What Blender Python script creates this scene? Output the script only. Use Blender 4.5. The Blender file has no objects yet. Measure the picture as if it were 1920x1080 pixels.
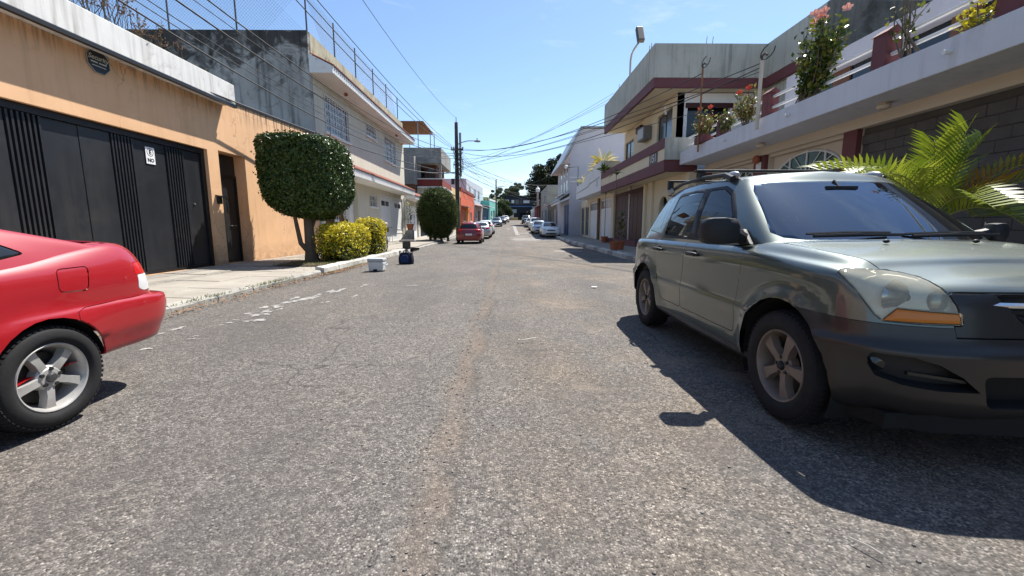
import bpy, bmesh, math, random
import numpy as np
from mathutils import Vector, Matrix
R = math.radians
random.seed(7); rng = np.random.default_rng(11)
SC = bpy.context.scene
COL = SC.collection

# ------------------------------------------------------------------ camera, sky, sun, exposure
cam = bpy.data.cameras.new('camera'); camo = bpy.data.objects.new('camera', cam); COL.objects.link(camo)
cam.sensor_width = 36.0; cam.lens = 790.0 / 1920.0 * 36.0
cam.clip_start = 0.05; cam.clip_end = 3000
camo.location = (0, 0, 1.22)
camo.rotation_euler = (R(90 - 8.353), 0, R(-0.574))
SC.camera = camo

SUNV = Vector((0.37, 0.48, 1.0)).normalized()          # towards the sun
world = bpy.data.worlds.new('World'); SC.world = world; world.use_nodes = True
wn = world.node_tree.nodes; wl = world.node_tree.links
sky = wn.new('ShaderNodeTexSky'); sky.sky_type = 'NISHITA'; sky.sun_disc = False
sky.sun_elevation = math.asin(SUNV.z); sky.sun_rotation = math.atan2(SUNV.x, SUNV.y)
sky.air_density = 1.15; sky.dust_density = 0.6; sky.ozone_density = 4.0; sky.altitude = 600
wn['Background'].inputs['Strength'].default_value = 0.10
tc = wn.new('ShaderNodeTexCoord'); mp = wn.new('ShaderNodeMapping'); mp.inputs['Scale'].default_value = (2.2, 2.2, 7.0)      # faint wisps of cloud
cn_ = wn.new('ShaderNodeTexNoise'); cn_.inputs['Scale'].default_value = 1.7; cn_.inputs['Detail'].default_value = 9; cn_.inputs['Roughness'].default_value = .62; cn_.inputs['Distortion'].default_value = .6
cr_ = wn.new('ShaderNodeValToRGB'); cr_.color_ramp.elements[0].position = .56; cr_.color_ramp.elements[0].color = (0,0,0,1); cr_.color_ramp.elements[1].position = .82; cr_.color_ramp.elements[1].color = (.30,.30,.30,1)
cm_ = wn.new('ShaderNodeMix'); cm_.data_type = 'RGBA'; cm_.inputs[7].default_value = (7.6, 8.0, 8.6, 1)
wl.new(tc.outputs['Generated'], mp.inputs[0]); wl.new(mp.outputs[0], cn_.inputs['Vector']); wl.new(cn_.outputs['Fac'], cr_.inputs[0]); wl.new(cr_.outputs[0], cm_.inputs[0]); wl.new(sky.outputs[0], cm_.inputs[6])
wl.new(cm_.outputs[2], wn['Background'].inputs['Color'])
sl = bpy.data.lights.new('sun', 'SUN'); so = bpy.data.objects.new('sun', sl); COL.objects.link(so)
sl.energy = 5.0; sl.angle = R(0.53); sl.color = (1.0, 0.955, 0.88)
so.rotation_euler = SUNV.to_track_quat('Z', 'Y').to_euler(); so.location = (20, 20, 60)
SC.view_settings.view_transform = 'Standard'; SC.view_settings.look = 'None'
SC.view_settings.exposure = 0.95; SC.view_settings.gamma = 1.0
SC.render.engine = 'CYCLES'
SC.cycles.max_bounces = 6; SC.cycles.transparent_max_bounces = 12

# ------------------------------------------------------------------ helpers
def G(y):                                               # the street climbs gently in the distance
    t = (y - 37.0) / 4.0
    return 0.038 * 4.0 * (math.log1p(math.exp(t)) if t < 30 else t)

class MB:
    def __init__(s): s.v = []; s.f = []
    def add(s, vs, fs):
        n = len(s.v); s.v += [tuple(map(float, p)) for p in vs]; s.f += [tuple(i + n for i in f) for f in fs]
        return s
    def poly(s, pts): return s.add(pts, [tuple(range(len(pts)))])
    def box(s, x0, x1, y0, y1, z0, z1):
        if x0 > x1: x0, x1 = x1, x0
        if y0 > y1: y0, y1 = y1, y0
        if z0 > z1: z0, z1 = z1, z0
        v = [(x0,y0,z0),(x1,y0,z0),(x1,y1,z0),(x0,y1,z0),(x0,y0,z1),(x1,y0,z1),(x1,y1,z1),(x0,y1,z1)]
        return s.add(v, [(3,2,1,0),(4,5,6,7),(0,1,5,4),(1,2,6,5),(2,3,7,6),(3,0,4,7)])
    def prism(s, pts, vec):
        n = len(pts); vec = Vector(vec)
        v = [Vector(p) for p in pts] + [Vector(p) + vec for p in pts]
        f = [tuple(range(n))[::-1], tuple(range(n, 2*n))] + [(i, (i+1) % n, n + (i+1) % n, n + i) for i in range(n)]
        return s.add(v, f)
    def tube(s, pts, r, n=6, cap=True):
        pts = [Vector(p) for p in pts]; m = len(pts)
        rr = list(r) if hasattr(r, '__len__') else [r] * m
        vs = []; up = None
        for i, p in enumerate(pts):
            t = (pts[min(i+1, m-1)] - pts[max(i-1, 0)])
            t = t.normalized() if t.length > 1e-9 else Vector((0,0,1))
            if up is None:
                a = Vector((0,0,1)) if abs(t.z) < .9 else Vector((1,0,0)); up = t.cross(a).normalized()
            else:
                up = (up - t * up.dot(t)); up = up.normalized() if up.length > 1e-6 else t.orthogonal().normalized()
            b = t.cross(up)
            for k in range(n):
                a = 2 * math.pi * k / n
                vs.append(p + (up * math.cos(a) + b * math.sin(a)) * rr[i])
        fs = [(i*n + k, i*n + (k+1) % n, (i+1)*n + (k+1) % n, (i+1)*n + k) for i in range(m-1) for k in range(n)]
        if cap: fs += [tuple(range(n))[::-1], tuple((m-1)*n + k for k in range(n))]
        return s.add(vs, fs)
    def lathe(s, prof, c=(0,0,0), ax='z', n=24, a0=0.0, a1=None):
        full = a1 is None; a1 = 2*math.pi if full else a1
        m = n if full else n + 1; vs = []
        for (r, h) in prof:
            for k in range(m):
                a = a0 + (a1 - a0) * k / n; x, y = r*math.cos(a), r*math.sin(a)
                p = {'z': (x, y, h), 'x': (h, x, y), 'y': (y, h, x)}[ax]
                vs.append((p[0]+c[0], p[1]+c[1], p[2]+c[2]))
        fs = []
        for i in range(len(prof)-1):
            for k in range(n):
                k2 = (k+1) % m
                fs.append((i*m+k, i*m+k2, (i+1)*m+k2, (i+1)*m+k))
        return s.add(vs, fs)
    def ball(s, c, r, n=10, m=7, jit=0.0):
        if not hasattr(r, '__len__'): r = (r, r, r)
        vs = []
        for i in range(m+1):
            t = math.pi*i/m
            for k in range(n):
                a = 2*math.pi*k/n; j = 1 + random.uniform(-jit, jit)
                vs.append((c[0]+r[0]*math.sin(t)*math.cos(a)*j, c[1]+r[1]*math.sin(t)*math.sin(a)*j, c[2]+r[2]*math.cos(t)*j))
        fs = [(i*n+k, (i+1)*n+k, (i+1)*n+(k+1) % n, i*n+(k+1) % n) for i in range(m) for k in range(n)]
        return s.add(vs, fs)
    def xf(s, M): s.v = [tuple(M @ Vector(p)) for p in s.v]; return s
    def mesh(s, name, off=(0,0,0), smooth=False, angle=35, recalc=True):
        me = bpy.data.meshes.new(name)
        o = off
        me.from_pydata([(p[0]-o[0], p[1]-o[1], p[2]-o[2]) for p in s.v], [], s.f)
        if recalc:
            bm = bmesh.new(); bm.from_mesh(me)
            bmesh.ops.recalc_face_normals(bm, faces=bm.faces[:]); bm.to_mesh(me); bm.free()
        if smooth:
            me.polygons.foreach_set('use_smooth', [True]*len(me.polygons)); me.set_sharp_from_angle(angle=R(angle))
        return me

def obj(name, me, m=None, parent=None, loc=None):
    o = bpy.data.objects.new(name, me); COL.objects.link(o)
    if m is not None and me is not None and not me.materials: me.materials.append(m)
    if parent is not None: o.parent = parent
    if loc is not None: o.location = loc
    return o
def tag(o, label=None, cat=None, group=None, kind=None):
    if label: o['label'] = label
    if cat: o['category'] = cat
    if group: o['group'] = group
    if kind: o['kind'] = kind
    return o
def thing(name, label, cat, loc=(0,0,0), group=None, rz=0.0):
    o = bpy.data.objects.new(name, None); COL.objects.link(o); o.location = loc; o.rotation_euler = (0,0,rz)
    o.empty_display_size = .2
    return tag(o, label, cat, group)
def rootof(o):
    while o.parent is not None: o = o.parent
    return o
def part(par, name, mb, m, smooth=False, bevel=0, angle=35, local=False, recalc=True, kind=None, label=None):
    """a mesh child of par; mb is in world coordinates unless local"""
    off = (0,0,0) if local else tuple(rootof(par).location)
    o = obj(name, mb.mesh(name, off, smooth, angle, recalc), m, par)
    if bevel:
        b = o.modifiers.new('bevel', 'BEVEL'); b.width = bevel; b.segments = 2; b.limit_method = 'ANGLE'
    if kind: o['kind'] = kind
    if label: o['label'] = label
    return o
def single(name, mb, m, label, cat, loc=None, group=None, kind=None, **k):
    """a thing that is one mesh"""
    off = loc or (0,0,0)
    o = obj(name, mb.mesh(name, off, k.get('smooth', False), k.get('angle', 35)), m)
    o.location = off
    if k.get('bevel'):
        b = o.modifiers.new('bevel', 'BEVEL'); b.width = k['bevel']; b.segments = 2; b.limit_method = 'ANGLE'
    return tag(o, label, cat, group, kind)
def copy_tree(o, parent=None):
    c = o.copy(); COL.objects.link(c); c.parent = parent
    for ch in list(o.children): copy_tree(ch, c)
    return c

class Fr:                                               # a wall frame: u along, v up, n out of the wall
    def __init__(s, o, u, n, v=(0,0,1)): s.o = Vector(o); s.u = Vector(u); s.v = Vector(v); s.n = Vector(n)
    def p(s, u, v, d=0.0): return s.o + s.u*u + s.v*v + s.n*d
def fbox(mb, fr, u0, u1, v0, v1, d0, d1):
    c = [fr.p(u, v, d) for d in (d0, d1) for (u, v) in ((u0,v0),(u1,v0),(u1,v1),(u0,v1))]
    return mb.add(c, [(3,2,1,0),(4,5,6,7),(0,1,5,4),(1,2,6,5),(2,3,7,6),(3,0,4,7)])
def fquad(mb, fr, u0, u1, v0, v1, d): return mb.add([fr.p(u0,v0,d),fr.p(u1,v0,d),fr.p(u1,v1,d),fr.p(u0,v1,d)], [(0,1,2,3)])
def wall(mb, fr, u0, u1, v0, v1, holes=(), depth=.2, thick=.25):
    """a wall face with real openings and reveals; holes are (u0,u1,v0,v1[,depth])"""
    us = sorted({u0, u1, *[h[0] for h in holes], *[h[1] for h in holes]}); us = [u for u in us if u0 <= u <= u1]
    vs = sorted({v0, v1, *[h[2] for h in holes], *[h[3] for h in holes]}); vs = [v for v in vs if v0 <= v <= v1]
    for a, b in zip(us, us[1:]):
        for c, d in zip(vs, vs[1:]):
            mu, mv = (a+b)/2, (c+d)/2
            if not any(h[0] < mu < h[1] and h[2] < mv < h[3] for h in holes): fquad(mb, fr, a, b, c, d, 0)
    for h in holes:
        a, b, c, d = h[:4]; k = -(h[4] if len(h) > 4 else depth)
        for q in (((a,c),(a,d)), ((b,c),(b,d)), ((a,c),(b,c)), ((a,d),(b,d))):
            (p0, p1) = q
            mb.add([fr.p(*p0,0), fr.p(*p1,0), fr.p(*p1,k), fr.p(*p0,k)], [(0,1,2,3)])
        fquad(mb, fr, a, b, c, d, k - .004)
    for q in (((u0,v0),(u0,v1)), ((u1,v0),(u1,v1)), ((u0,v1),(u1,v1))):
        (p0, p1) = q
        mb.add([fr.p(*p0,0), fr.p(*p1,0), fr.p(*p1,-thick), fr.p(*p0,-thick)], [(0,1,2,3)])
    return mb

# ------------------------------------------------------------------ materials
MATS = {}
class NT:
    def __init__(s, name):
        s.m = bpy.data.materials.new(name); s.m.use_nodes = True; s.t = s.m.node_tree
        s.n = s.t.nodes; s.b = s.n['Principled BSDF']; s.out = s.n['Material Output']
    def new(s, t, **k):
        x = s.n.new('ShaderNode' + t)
        for a, b in k.items(): setattr(x, a, b)
        return x
    def link(s, a, b): s.t.links.new(a, b)
    def pos(s):
        if not hasattr(s, '_p'): s._p = s.new('NewGeometry')
        return s._p.outputs['Position']
    def mapped(s, scale):
        m = s.new('Mapping'); m.inputs['Scale'].default_value = scale; s.link(s.pos(), m.inputs['Vector']); return m.outputs[0]
    def noise(s, scale, detail=5, rough=.55, vec=None, dist=0):
        x = s.new('TexNoise'); x.inputs['Scale'].default_value = scale; x.inputs['Detail'].default_value = detail
        x.inputs['Roughness'].default_value = rough; x.inputs['Distortion'].default_value = dist
        s.link(vec if vec is not None else s.pos(), x.inputs['Vector']); return x.outputs['Fac']
    def vor(s, scale, feature='F1', vec=None, out='Distance', rand=1):
        x = s.new('TexVoronoi', feature=feature); x.inputs['Scale'].default_value = scale; x.inputs['Randomness'].default_value = rand
        s.link(vec if vec is not None else s.pos(), x.inputs['Vector']); return x.outputs[out]
    def ramp(s, fac, stops, interp='LINEAR'):
        r = s.new('ValToRGB'); e = r.color_ramp; e.interpolation = interp
        while len(e.elements) < len(stops): e.elements.new(0.5)
        for el, (p, c) in zip(e.elements, stops):
            el.position = p; el.color = (c if hasattr(c, '__len__') else (c, c, c)) [:3] + (1,) if hasattr(c, '__len__') else (c, c, c, 1)
        s.link(fac, r.inputs[0]); return r.outputs[0]
    def mix(s, fac, a, b, mode='MIX'):
        x = s.new('Mix', data_type='RGBA', blend_type=mode)
        for sock, v in ((x.inputs[0], fac), (x.inputs[6], a), (x.inputs[7], b)):
            if hasattr(v, 'is_linked'): s.link(v, sock)
            elif hasattr(v, '__len__'): sock.default_value = tuple(v)[:3] + (1,)
            else: sock.default_value = v
        return x.outputs[2]
    def math(s, op, a, b=0.0, c=None):
        x = s.new('Math', operation=op)
        for i, v in enumerate((a, b, c)):
            if v is None: continue
            if hasattr(v, 'is_linked'): s.link(v, x.inputs[i])
            else: x.inputs[i].default_value = v
        return x.outputs[0]
    def sep(s, v=None):
        x = s.new('SeparateXYZ'); s.link(v if v is not None else s.pos(), x.inputs[0]); return x.outputs
    def bump(s, h, strength=.3, dist=.01):
        b = s.new('Bump'); b.inputs['Strength'].default_value = strength; b.inputs['Distance'].default_value = dist
        s.link(h, b.inputs['Height']); s.link(b.outputs[0], s.b.inputs['Normal']); return b
    def set(s, **k):
        for a, v in k.items():
            i = s.b.inputs[a.replace('_', ' ')]
            if hasattr(v, 'is_linked'): s.link(v, i)
            elif hasattr(v, '__len__'): i.default_value = tuple(v)[:3] + (1,)
            else: i.default_value = v
        return s

def C(*c): return c
def mul(c, k): return tuple(min(1, x*k) for x in c)
def mat(name, col, rough=.85, var=.18, vs=1.2, bump=.25, bs=70, metal=0.0, spec=.3, stain=None, streak=None, fine=.12, coat=0, bd=.006):
    """plain surface: two scales of colour variation, optional blotchy stain (colour, amount) and vertical streaks (colour, amount)"""
    if name in MATS: return MATS[name]
    n = NT(name)
    f1 = n.noise(vs, 6, .6); f2 = n.noise(bs, 3, .6)
    c = n.mix(n.ramp(f1, [(.25, 0), (.75, 1)]), mul(col, 1-var), mul(col, 1+var*.6))
    c = n.mix(n.math('MULTIPLY', f2, fine*2), c, mul(col, .55))
    if stain:
        s1 = n.noise(.9, 8, .68, dist=.6)
        c = n.mix(n.ramp(s1, [(stain[2] if len(stain) > 2 else .52, 0), (.72, stain[1])]), c, stain[0])
    if streak:
        s2 = n.noise(1.0, 6, .6, vec=n.mapped((6, 6, .35)))
        s3 = n.noise(.5, 3, .5)
        c = n.mix(n.math('MULTIPLY', n.ramp(s2, [(.48, 0), (.72, streak[1])]), n.ramp(s3, [(.35, .25), (.6, 1)])), c, streak[0])
    n.set(Base_Color=c, Roughness=rough, Metallic=metal)
    n.b.inputs['Specular IOR Level'].default_value = spec; n.b.inputs['Coat Weight'].default_value = coat
    if bump: n.bump(n.mix(.5, f2, n.noise(bs*.17, 4, .6)), bump, bd)
    MATS[name] = n.m; return n.m
def leafmat(name, cols, rough=.45, trans=.25):
    if name in MATS: return MATS[name]
    n = NT(name); g = n.new('NewGeometry')
    k = len(cols)
    c = n.ramp(g.outputs['Random Per Island'], [(i/(k-1) if k > 1 else 0, cc) for i, cc in enumerate(cols)])
    n.set(Base_Color=c, Roughness=rough); n.b.inputs['Specular IOR Level'].default_value = .35
    t = n.new('BsdfTranslucent'); n.link(n.mix(.0, c, c), t.inputs['Color'])
    mx = n.new('MixShader'); mx.inputs[0].default_value = trans
    n.link(n.b.outputs[0], mx.inputs[1]); n.link(t.outputs[0], mx.inputs[2]); n.link(mx.outputs[0], n.out.inputs[0])
    MATS[name] = n.m; return n.m
def glassmat(name, tint=(.25,.28,.28), rough=.015, ior=1.5, haze=0.0, hazecol=(.6,.6,.58), refl=(1.0,1.0,1.0)):
    """see-through tinted pane: fresnel reflection over tinted transmission, with optional dust haze"""
    if name in MATS: return MATS[name]
    n = NT(name)
    tr = n.new('BsdfTransparent'); tr.inputs[0].default_value = tint + (1,)
    gl = n.new('BsdfGlossy'); gl.inputs['Roughness'].default_value = rough; gl.inputs['Color'].default_value = refl + (1,)
    fr = n.new('Fresnel'); fr.inputs[0].default_value = ior
    mx = n.new('MixShader'); n.link(fr.outputs[0], mx.inputs[0]); n.link(tr.outputs[0], mx.inputs[1]); n.link(gl.outputs[0], mx.inputs[2])
    last = mx
    if haze:
        df = n.new('BsdfDiffuse'); df.inputs[0].default_value = hazecol + (1,)
        m2 = n.new('MixShader'); n.link(n.math('MULTIPLY', n.noise(3, 6, .7), haze), m2.inputs[0])
        n.link(mx.outputs[0], m2.inputs[1]); n.link(df.outputs[0], m2.inputs[2]); last = m2
    n.link(last.outputs[0], n.out.inputs[0]); MATS[name] = n.m; return n.m
def paintmat(name, col, metal=.0, rough=.35, coat=1.0, coatr=.04, dust=.12, dustcol=(.35,.32,.28), flake=0):
    if name in MATS: return MATS[name]
    n = NT(name)
    f = n.noise(2.2, 7, .65); up = n.sep(n._p.outputs['Normal'])[2]
    d = n.math('MULTIPLY', n.ramp(f, [(.3, .35), (.75, 1)]), n.ramp(up, [(0.0, dust*.35), (1.0, dust)]))
    c = n.mix(d, col, dustcol)
    n.set(Base_Color=c, Metallic=metal); n.link(n.math('MULTIPLY_ADD', d, .9, rough), n.b.inputs['Roughness'])
    n.b.inputs['Coat Weight'].default_value = coat
    n.link(n.math('MULTIPLY_ADD', d, .8, coatr), n.b.inputs['Coat Roughness'])
    MATS[name] = n.m; return n.m
def dark_pane(name='dark_pane', col=(.012,.014,.016), rough=.06):
    if name in MATS: return MATS[name]
    n = NT(name); n.set(Base_Color=col); n.b.inputs['Specular IOR Level'].default_value = .6
    n.link(n.math('MULTIPLY_ADD', n.noise(6, 4), .12, rough), n.b.inputs['Roughness'])
    MATS[name] = n.m; return n.m
def flat(name, col, rough=.6, metal=0.0, spec=.4, var=.08):
    return mat(name, col, rough, var, 4, .0, 90, metal, spec, fine=.04)

# ------------------------------------------------------------------ ground, road, pavements
def road_material():
    n = NT('old_asphalt')
    X, Y, Z = n.sep()
    st = n.vor(100, out='Color'); sr = n.sep(st)[0]                       # aggregate stones
    sd = n.vor(100)
    fine = n.noise(190, 2, .6)
    big = n.noise(.5, 6, .6); mid = n.noise(2.6, 6, .65)
    s2 = n.sep(n.vor(34, out='Color'))[0]; s3 = n.noise(30, 4, .8); s4 = n.sep(n.vor(14, out='Color'))[1]
    stone = n.ramp(sr, [(0, (.022,.021,.021)), (.25, (.062,.058,.054)), (.5, (.145,.136,.126)), (.8, (.27,.255,.238)), (1, (.45,.427,.40))])
    bind = n.ramp(fine, [(.32, (.04,.038,.036)), (.68, (.205,.192,.178))])
    c = n.mix(n.ramp(sd, [(.36, 0), (.66, .75)]), stone, bind)
    c = n.mix(n.ramp(s2, [(.0, .5), (.26, .0)]), c, (.04,.039,.038))
    c = n.mix(n.ramp(s2, [(.76, .0), (1, .26)]), c, (.36,.34,.31))
    c = n.mix(n.ramp(s4, [(.0, .16), (.3, .0)]), c, (.07,.066,.062))
    c = n.mix(n.ramp(s3, [(.36, .5), (.58, 0)]), c, (.05,.047,.045))
    c = n.mix(n.ramp(mid, [(.3, .40), (.62, 0)]), c, (.10,.094,.09))
    big2 = n.noise(.8, 6, .65, vec=n.mapped((1, .45, 1)))
    c = n.mix(n.ramp(big2, [(.45, .0), (.62, .75)]), c, n.mix(.6, c, (.07,.068,.069)))
    # tyre-polished paler tracks and dusty tan areas, tinting the grain rather than hiding it
    tr = n.math('MULTIPLY', n.ramp(n.math('ABSOLUTE', n.math('ADD', n.math('MULTIPLY_ADD', n.noise(.6, 4), .8, -.4), n.math('ADD', X, .95))), [(.0, .55), (.35, 0)]), n.ramp(big, [(.35, .2), (.65, 1)]))
    c = n.mix(tr, c, (1.22,1.2,1.16), 'MULTIPLY')
    dust = n.math('MULTIPLY', n.ramp(n.noise(.42, 6, .6), [(.44, 0), (.66, .9)]), n.ramp(n.math('MULTIPLY_ADD', X, .25, .5), [(.35, .25), (.6, 1)]))
    c = n.mix(dust, c, (1.30,1.15,.97), 'MULTIPLY')
    # sandy joint down the middle of the carriageway
    wob = n.math('MULTIPLY_ADD', n.noise(1.3, 5, .6), .40, -.20)
    d = n.math('ABSOLUTE', n.math('ADD', n.math('ADD', X, .36), wob))
    patch = n.noise(1.1, 5, .6)
    seam = n.math('MULTIPLY', n.ramp(d, [(.0, 1), (.05, .8), (.13, 0)]), n.ramp(patch, [(.34, .2), (.58, 1)]))
    c = n.mix(n.math('MULTIPLY', seam, .40), c, (.17,.145,.125))
    c = n.mix(seam, c, (1.04,.96,.89), 'MULTIPLY')
    dk = n.math('ABSOLUTE', n.math('ADD', n.math('ADD', X, .27), wob))
    c = n.mix(n.math('MULTIPLY', n.ramp(dk, [(.0, .7), (.05, 0)]), n.ramp(patch, [(.4, .2), (.6, 1)])), c, n.mix(.65, c, (.04,.036,.034)))
    # crumbled pale blotches on the right
    bl = n.math('MULTIPLY', n.ramp(n.noise(.9, 7, .7, dist=.4), [(.53, 0), (.68, .6)]), n.ramp(X, [(0.45, .0), (.55, 1)]))
    c = n.mix(bl, c, n.mix(.5, c, (.42,.33,.25)))
    c = n.mix(1.0, c, (1.03,.995,.955), 'MULTIPLY')
    # hairline cracks
    wv = n.new('VectorMath', operation='ADD'); ns = n.new('TexNoise'); ns.inputs['Scale'].default_value = 2.5; n.link(n.pos(), ns.inputs['Vector'])
    sc = n.new('VectorMath', operation='SCALE'); sc.inputs['Scale'].default_value = .5; n.link(ns.outputs['Color'], sc.inputs[0])
    n.link(n.pos(), wv.inputs[0]); n.link(sc.outputs[0], wv.inputs[1])
    cr = n.vor(.42, 'DISTANCE_TO_EDGE', vec=wv.outputs[0])
    crk = n.math('MULTIPLY', n.ramp(cr, [(.0, .8), (.007, 0)]), n.ramp(n.noise(.7, 3), [(.45, 0), (.6, 1)]))
    c = n.mix(crk, c, (.03,.028,.027))
    hp = n.math('MULTIPLY', n.ramp(sr, [(.93, 0), (.97, .85)]), n.ramp(n.noise(14, 2), [(.5, 0), (.62, 1)]))
    c = n.mix(hp, c, (.02,.02,.02))                                      # holes left by lost stones
    n.set(Base_Color=c, Roughness=.86); n.b.inputs['Specular IOR Level'].default_value = .28
    h = n.mix(.35, n.ramp(sd, [(0, 1), (.7, 0)]), fine)
    h = n.mix(.35, h, sr)
    h = n.mix(n.math('MULTIPLY', crk, .8), h, (0,0,0))
    n.bump(n.mix(.3, h, s2), .95, .012)
    return n.m
M_ROAD = road_material()

def strip(name, xs, ys, zf, m, label=None, kind='structure'):
    mb = MB(); nx = len(xs)
    for y in ys:
        for x in xs: mb.v.append((x, y, zf(x, y)))
    for j in range(len(ys)-1):
        for i in range(nx-1):
            mb.f.append((j*nx+i, j*nx+i+1, (j+1)*nx+i+1, (j+1)*nx+i))
    o = obj(name, mb.mesh(name, smooth=True, recalc=False), m); o['kind'] = kind
    return o
ys = [-300, -60, -25] + list(np.arange(-12, 132, 2.0)) + [200, 400, 900]
def gz(y): return G(min(y, 120)) + max(0, min(y, 400)-120)*.03
M_SOIL = mat('dry_soil', (.13,.10,.075), .95, .3, 1.5, .5, 40)
ground = strip('ground', [-900, -200, -60, -20, -8, 8, 20, 60, 200, 900], ys, lambda x, y: gz(y) - .16, M_SOIL)
road = strip('road', list(np.linspace(-4.95, 4.55, 9)), list(np.arange(-16, 126, 2.0)), lambda x, y: gz(y) + .03*(1-(x/4.7)**2) - .03, M_ROAD)

# worn white paint on the carriageway
def paint_material():
    n = NT('worn_white_paint')
    c = n.ramp(n.noise(9, 6, .7), [(.36, (.14,.133,.125)), (.60, (.36,.345,.32))])
    n.set(Base_Color=c, Roughness=.8); n.bump(n.noise(120, 3), .4, .006); return n.m
M_PAINT = paint_material()
def blob(mb, cx, cy, rx, ry, z, n=22, jag=.45, ang=0):
    pts = []; ph = random.random()*9
    for k in range(n):
        a = 2*math.pi*k/n
        j = 1 + jag*(.5*math.sin(3*a+ph) + .35*math.sin(5*a+ph*2) + random.uniform(-.4, .4))
        x, y = rx*math.cos(a)*j, ry*math.sin(a)*j
        pts.append((cx + x*math.cos(ang) - y*math.sin(ang), cy + x*math.sin(ang) + y*math.cos(ang), z))
    mb.poly(pts)
def roadz(x, y): return gz(y) + .03*(1-(x/4.7)**2) - .03
for (cx, cy, rx, ry) in [(-3.25,8.1,.10,.42),(-3.42,7.75,.09,.30),(-3.5,7.35,.12,.28),(-3.58,6.95,.09,.22),(-3.62,6.45,.11,.20),(-3.42,6.2,.09,.16),(-3.6,5.95,.15,.13),(-3.28,5.5,.12,.09),
        (-3.48,5.45,.16,.06),(-3.62,5.32,.06,.06),(-3.95,5.1,.10,.08),(-4.05,4.85,.06,.06),(-3.68,4.2,.06,.06),(-3.52,4.65,.05,.05),(-1.95,8.7,.16,.05),(-3.0,8.9,.05,.18),(-2.7,7.4,.04,.14),(-2.95,6.9,.05,.16)]:
    for _ in range(4):
        mb = MB(); ax_, ay_ = cx+random.gauss(0, rx*.7), cy+random.gauss(0, ry*.7); blob(mb, ax_, ay_, rx*random.uniform(.25,.6), ry*random.uniform(.25,.6), roadz(ax_, ay_)+.004+.001*_, 18, .6)
        part(road, 'paint_patch', mb, M_PAINT, recalc=False)
for (x0, x1, y0, y1) in [(.3,4.1,35.2,36.2),(.5,3.4,37.2,37.9),(.2,3.9,38.6,39.2),(.6,2.4,33.6,34.1),(.9,2.0,42.0,42.6),(2.3,3.7,20.6,21.1),(.8,1.25,44.5,70.0),(1.3,3.6,47.5,48.3),(-.1,.2,56,62)]:
    mb = MB(); n = 16; pts = []
    for k in range(n+1): pts.append((x0+(x1-x0)*k/n, y0+random.uniform(-.12,.12)*min(1,y1-y0), 0))
    for k in range(n, -1, -1): pts.append((x0+(x1-x0)*k/n, y1+random.uniform(-.12,.12)*min(1,y1-y0), 0))
    if y1-y0 > 3:
        m = 14
        for k in range(m):
            a, b = y0+(y1-y0)*k/m, y0+(y1-y0)*(k+1)/m
            mb.add([(x0+random.uniform(-.08,.08),a,roadz(x0,a)+.012),(x1+random.uniform(-.1,.1),a,roadz(x1,a)+.012),(x1,b-.4,roadz(x1,b)+.004),(x0,b-.4,roadz(x0,b)+.004)],[(0,1,2,3)])
    else:
        mb.poly([(x, y, roadz(x, y)+.006) for x, y, z in pts])
    part(road, 'paint_patch', mb, M_PAINT, recalc=False)

# left pavement: sloped driveway slabs, kerb stones, planting bed
M_SLAB = mat('pavement_concrete', (.34,.31,.265), .9, .22, 1.1, .35, 60, stain=((.16,.145,.12), .6), fine=.2)
M_SLAB2 = M_SLAB
M_KERB = mat('kerb_concrete', (.36,.345,.31), .9, .25, 2.0, .45, 45, stain=((.13,.12,.10), .8, .48), fine=.25)
M_KERBW = mat('kerb_white_paint', (.60,.58,.53), .85, .2, 3.0, .4, 40, stain=((.22,.20,.17), .95, .47), fine=.2)
M_BED = mat('bed_soil', (.085,.062,.042), .95, .35, 4, .7, 30)
def lz(x, y):                                             # top of the left pavement
    t = min(1, max(0, (x + 7.9)/3.0))
    low = .15 - .09*t
    if y > 11.6: low = .15
    return low + gz(y)
def slab(par, x0, x1, y0, y1, zf, m, h=.10, name='slab'):
    g = .014; mb = MB(); dz = random.uniform(-.006, .006); tl = random.uniform(-.004, .004)
    x0 += g; x1 -= g; y0 += g; y1 -= g; e = .012
    def ring(i, z): return [(x0+i, y0+i, zf(x0,y0)+z+dz), (x1-i, y0+i, zf(x1,y0)+z+dz), (x1-i, y1-i, zf(x1,y1)+z+dz+tl), (x0+i, y1-i, zf(x0,y1)+z+dz+tl)]
    mb.add(ring(0,-h) + ring(0,-.008) + ring(e,0), [(0,1,5,4),(1,2,6,5),(2,3,7,6),(3,0,4,7),(4,5,9,8),(5,6,10,9),(6,7,11,10),(7,4,8,11),(8,9,10,11)])
    return part(par, name, mb, m, recalc=False)
sw_l = strip('pavement_left', [-8.0, -7.0, -6.0, -5.05], list(np.arange(-14, 118, 2.0)), lambda x, y: lz(x, y)-.035, M_SLAB)
for j in range(10):                                      # driveway slabs in front of the black gate
    y0 = 2.0 + j*.96
    for (a, b) in ((-7.9, -6.9), (-6.9, -5.95), (-5.95, -5.02)): slab(sw_l, a, b, y0, y0+.96, lz, M_SLAB)
for j in range(7):
    y0 = 11.6 + j*1.0
    slab(sw_l, -7.9, -6.5, y0, y0+1.0, lz, M_SLAB)
for j in range(11):
    y0 = 18.6 + j*1.5
    for (a, b) in ((-7.9, -6.5), (-6.5, -5.02)): slab(sw_l, a, b, y0, y0+1.5, lz, M_SLAB)
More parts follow.
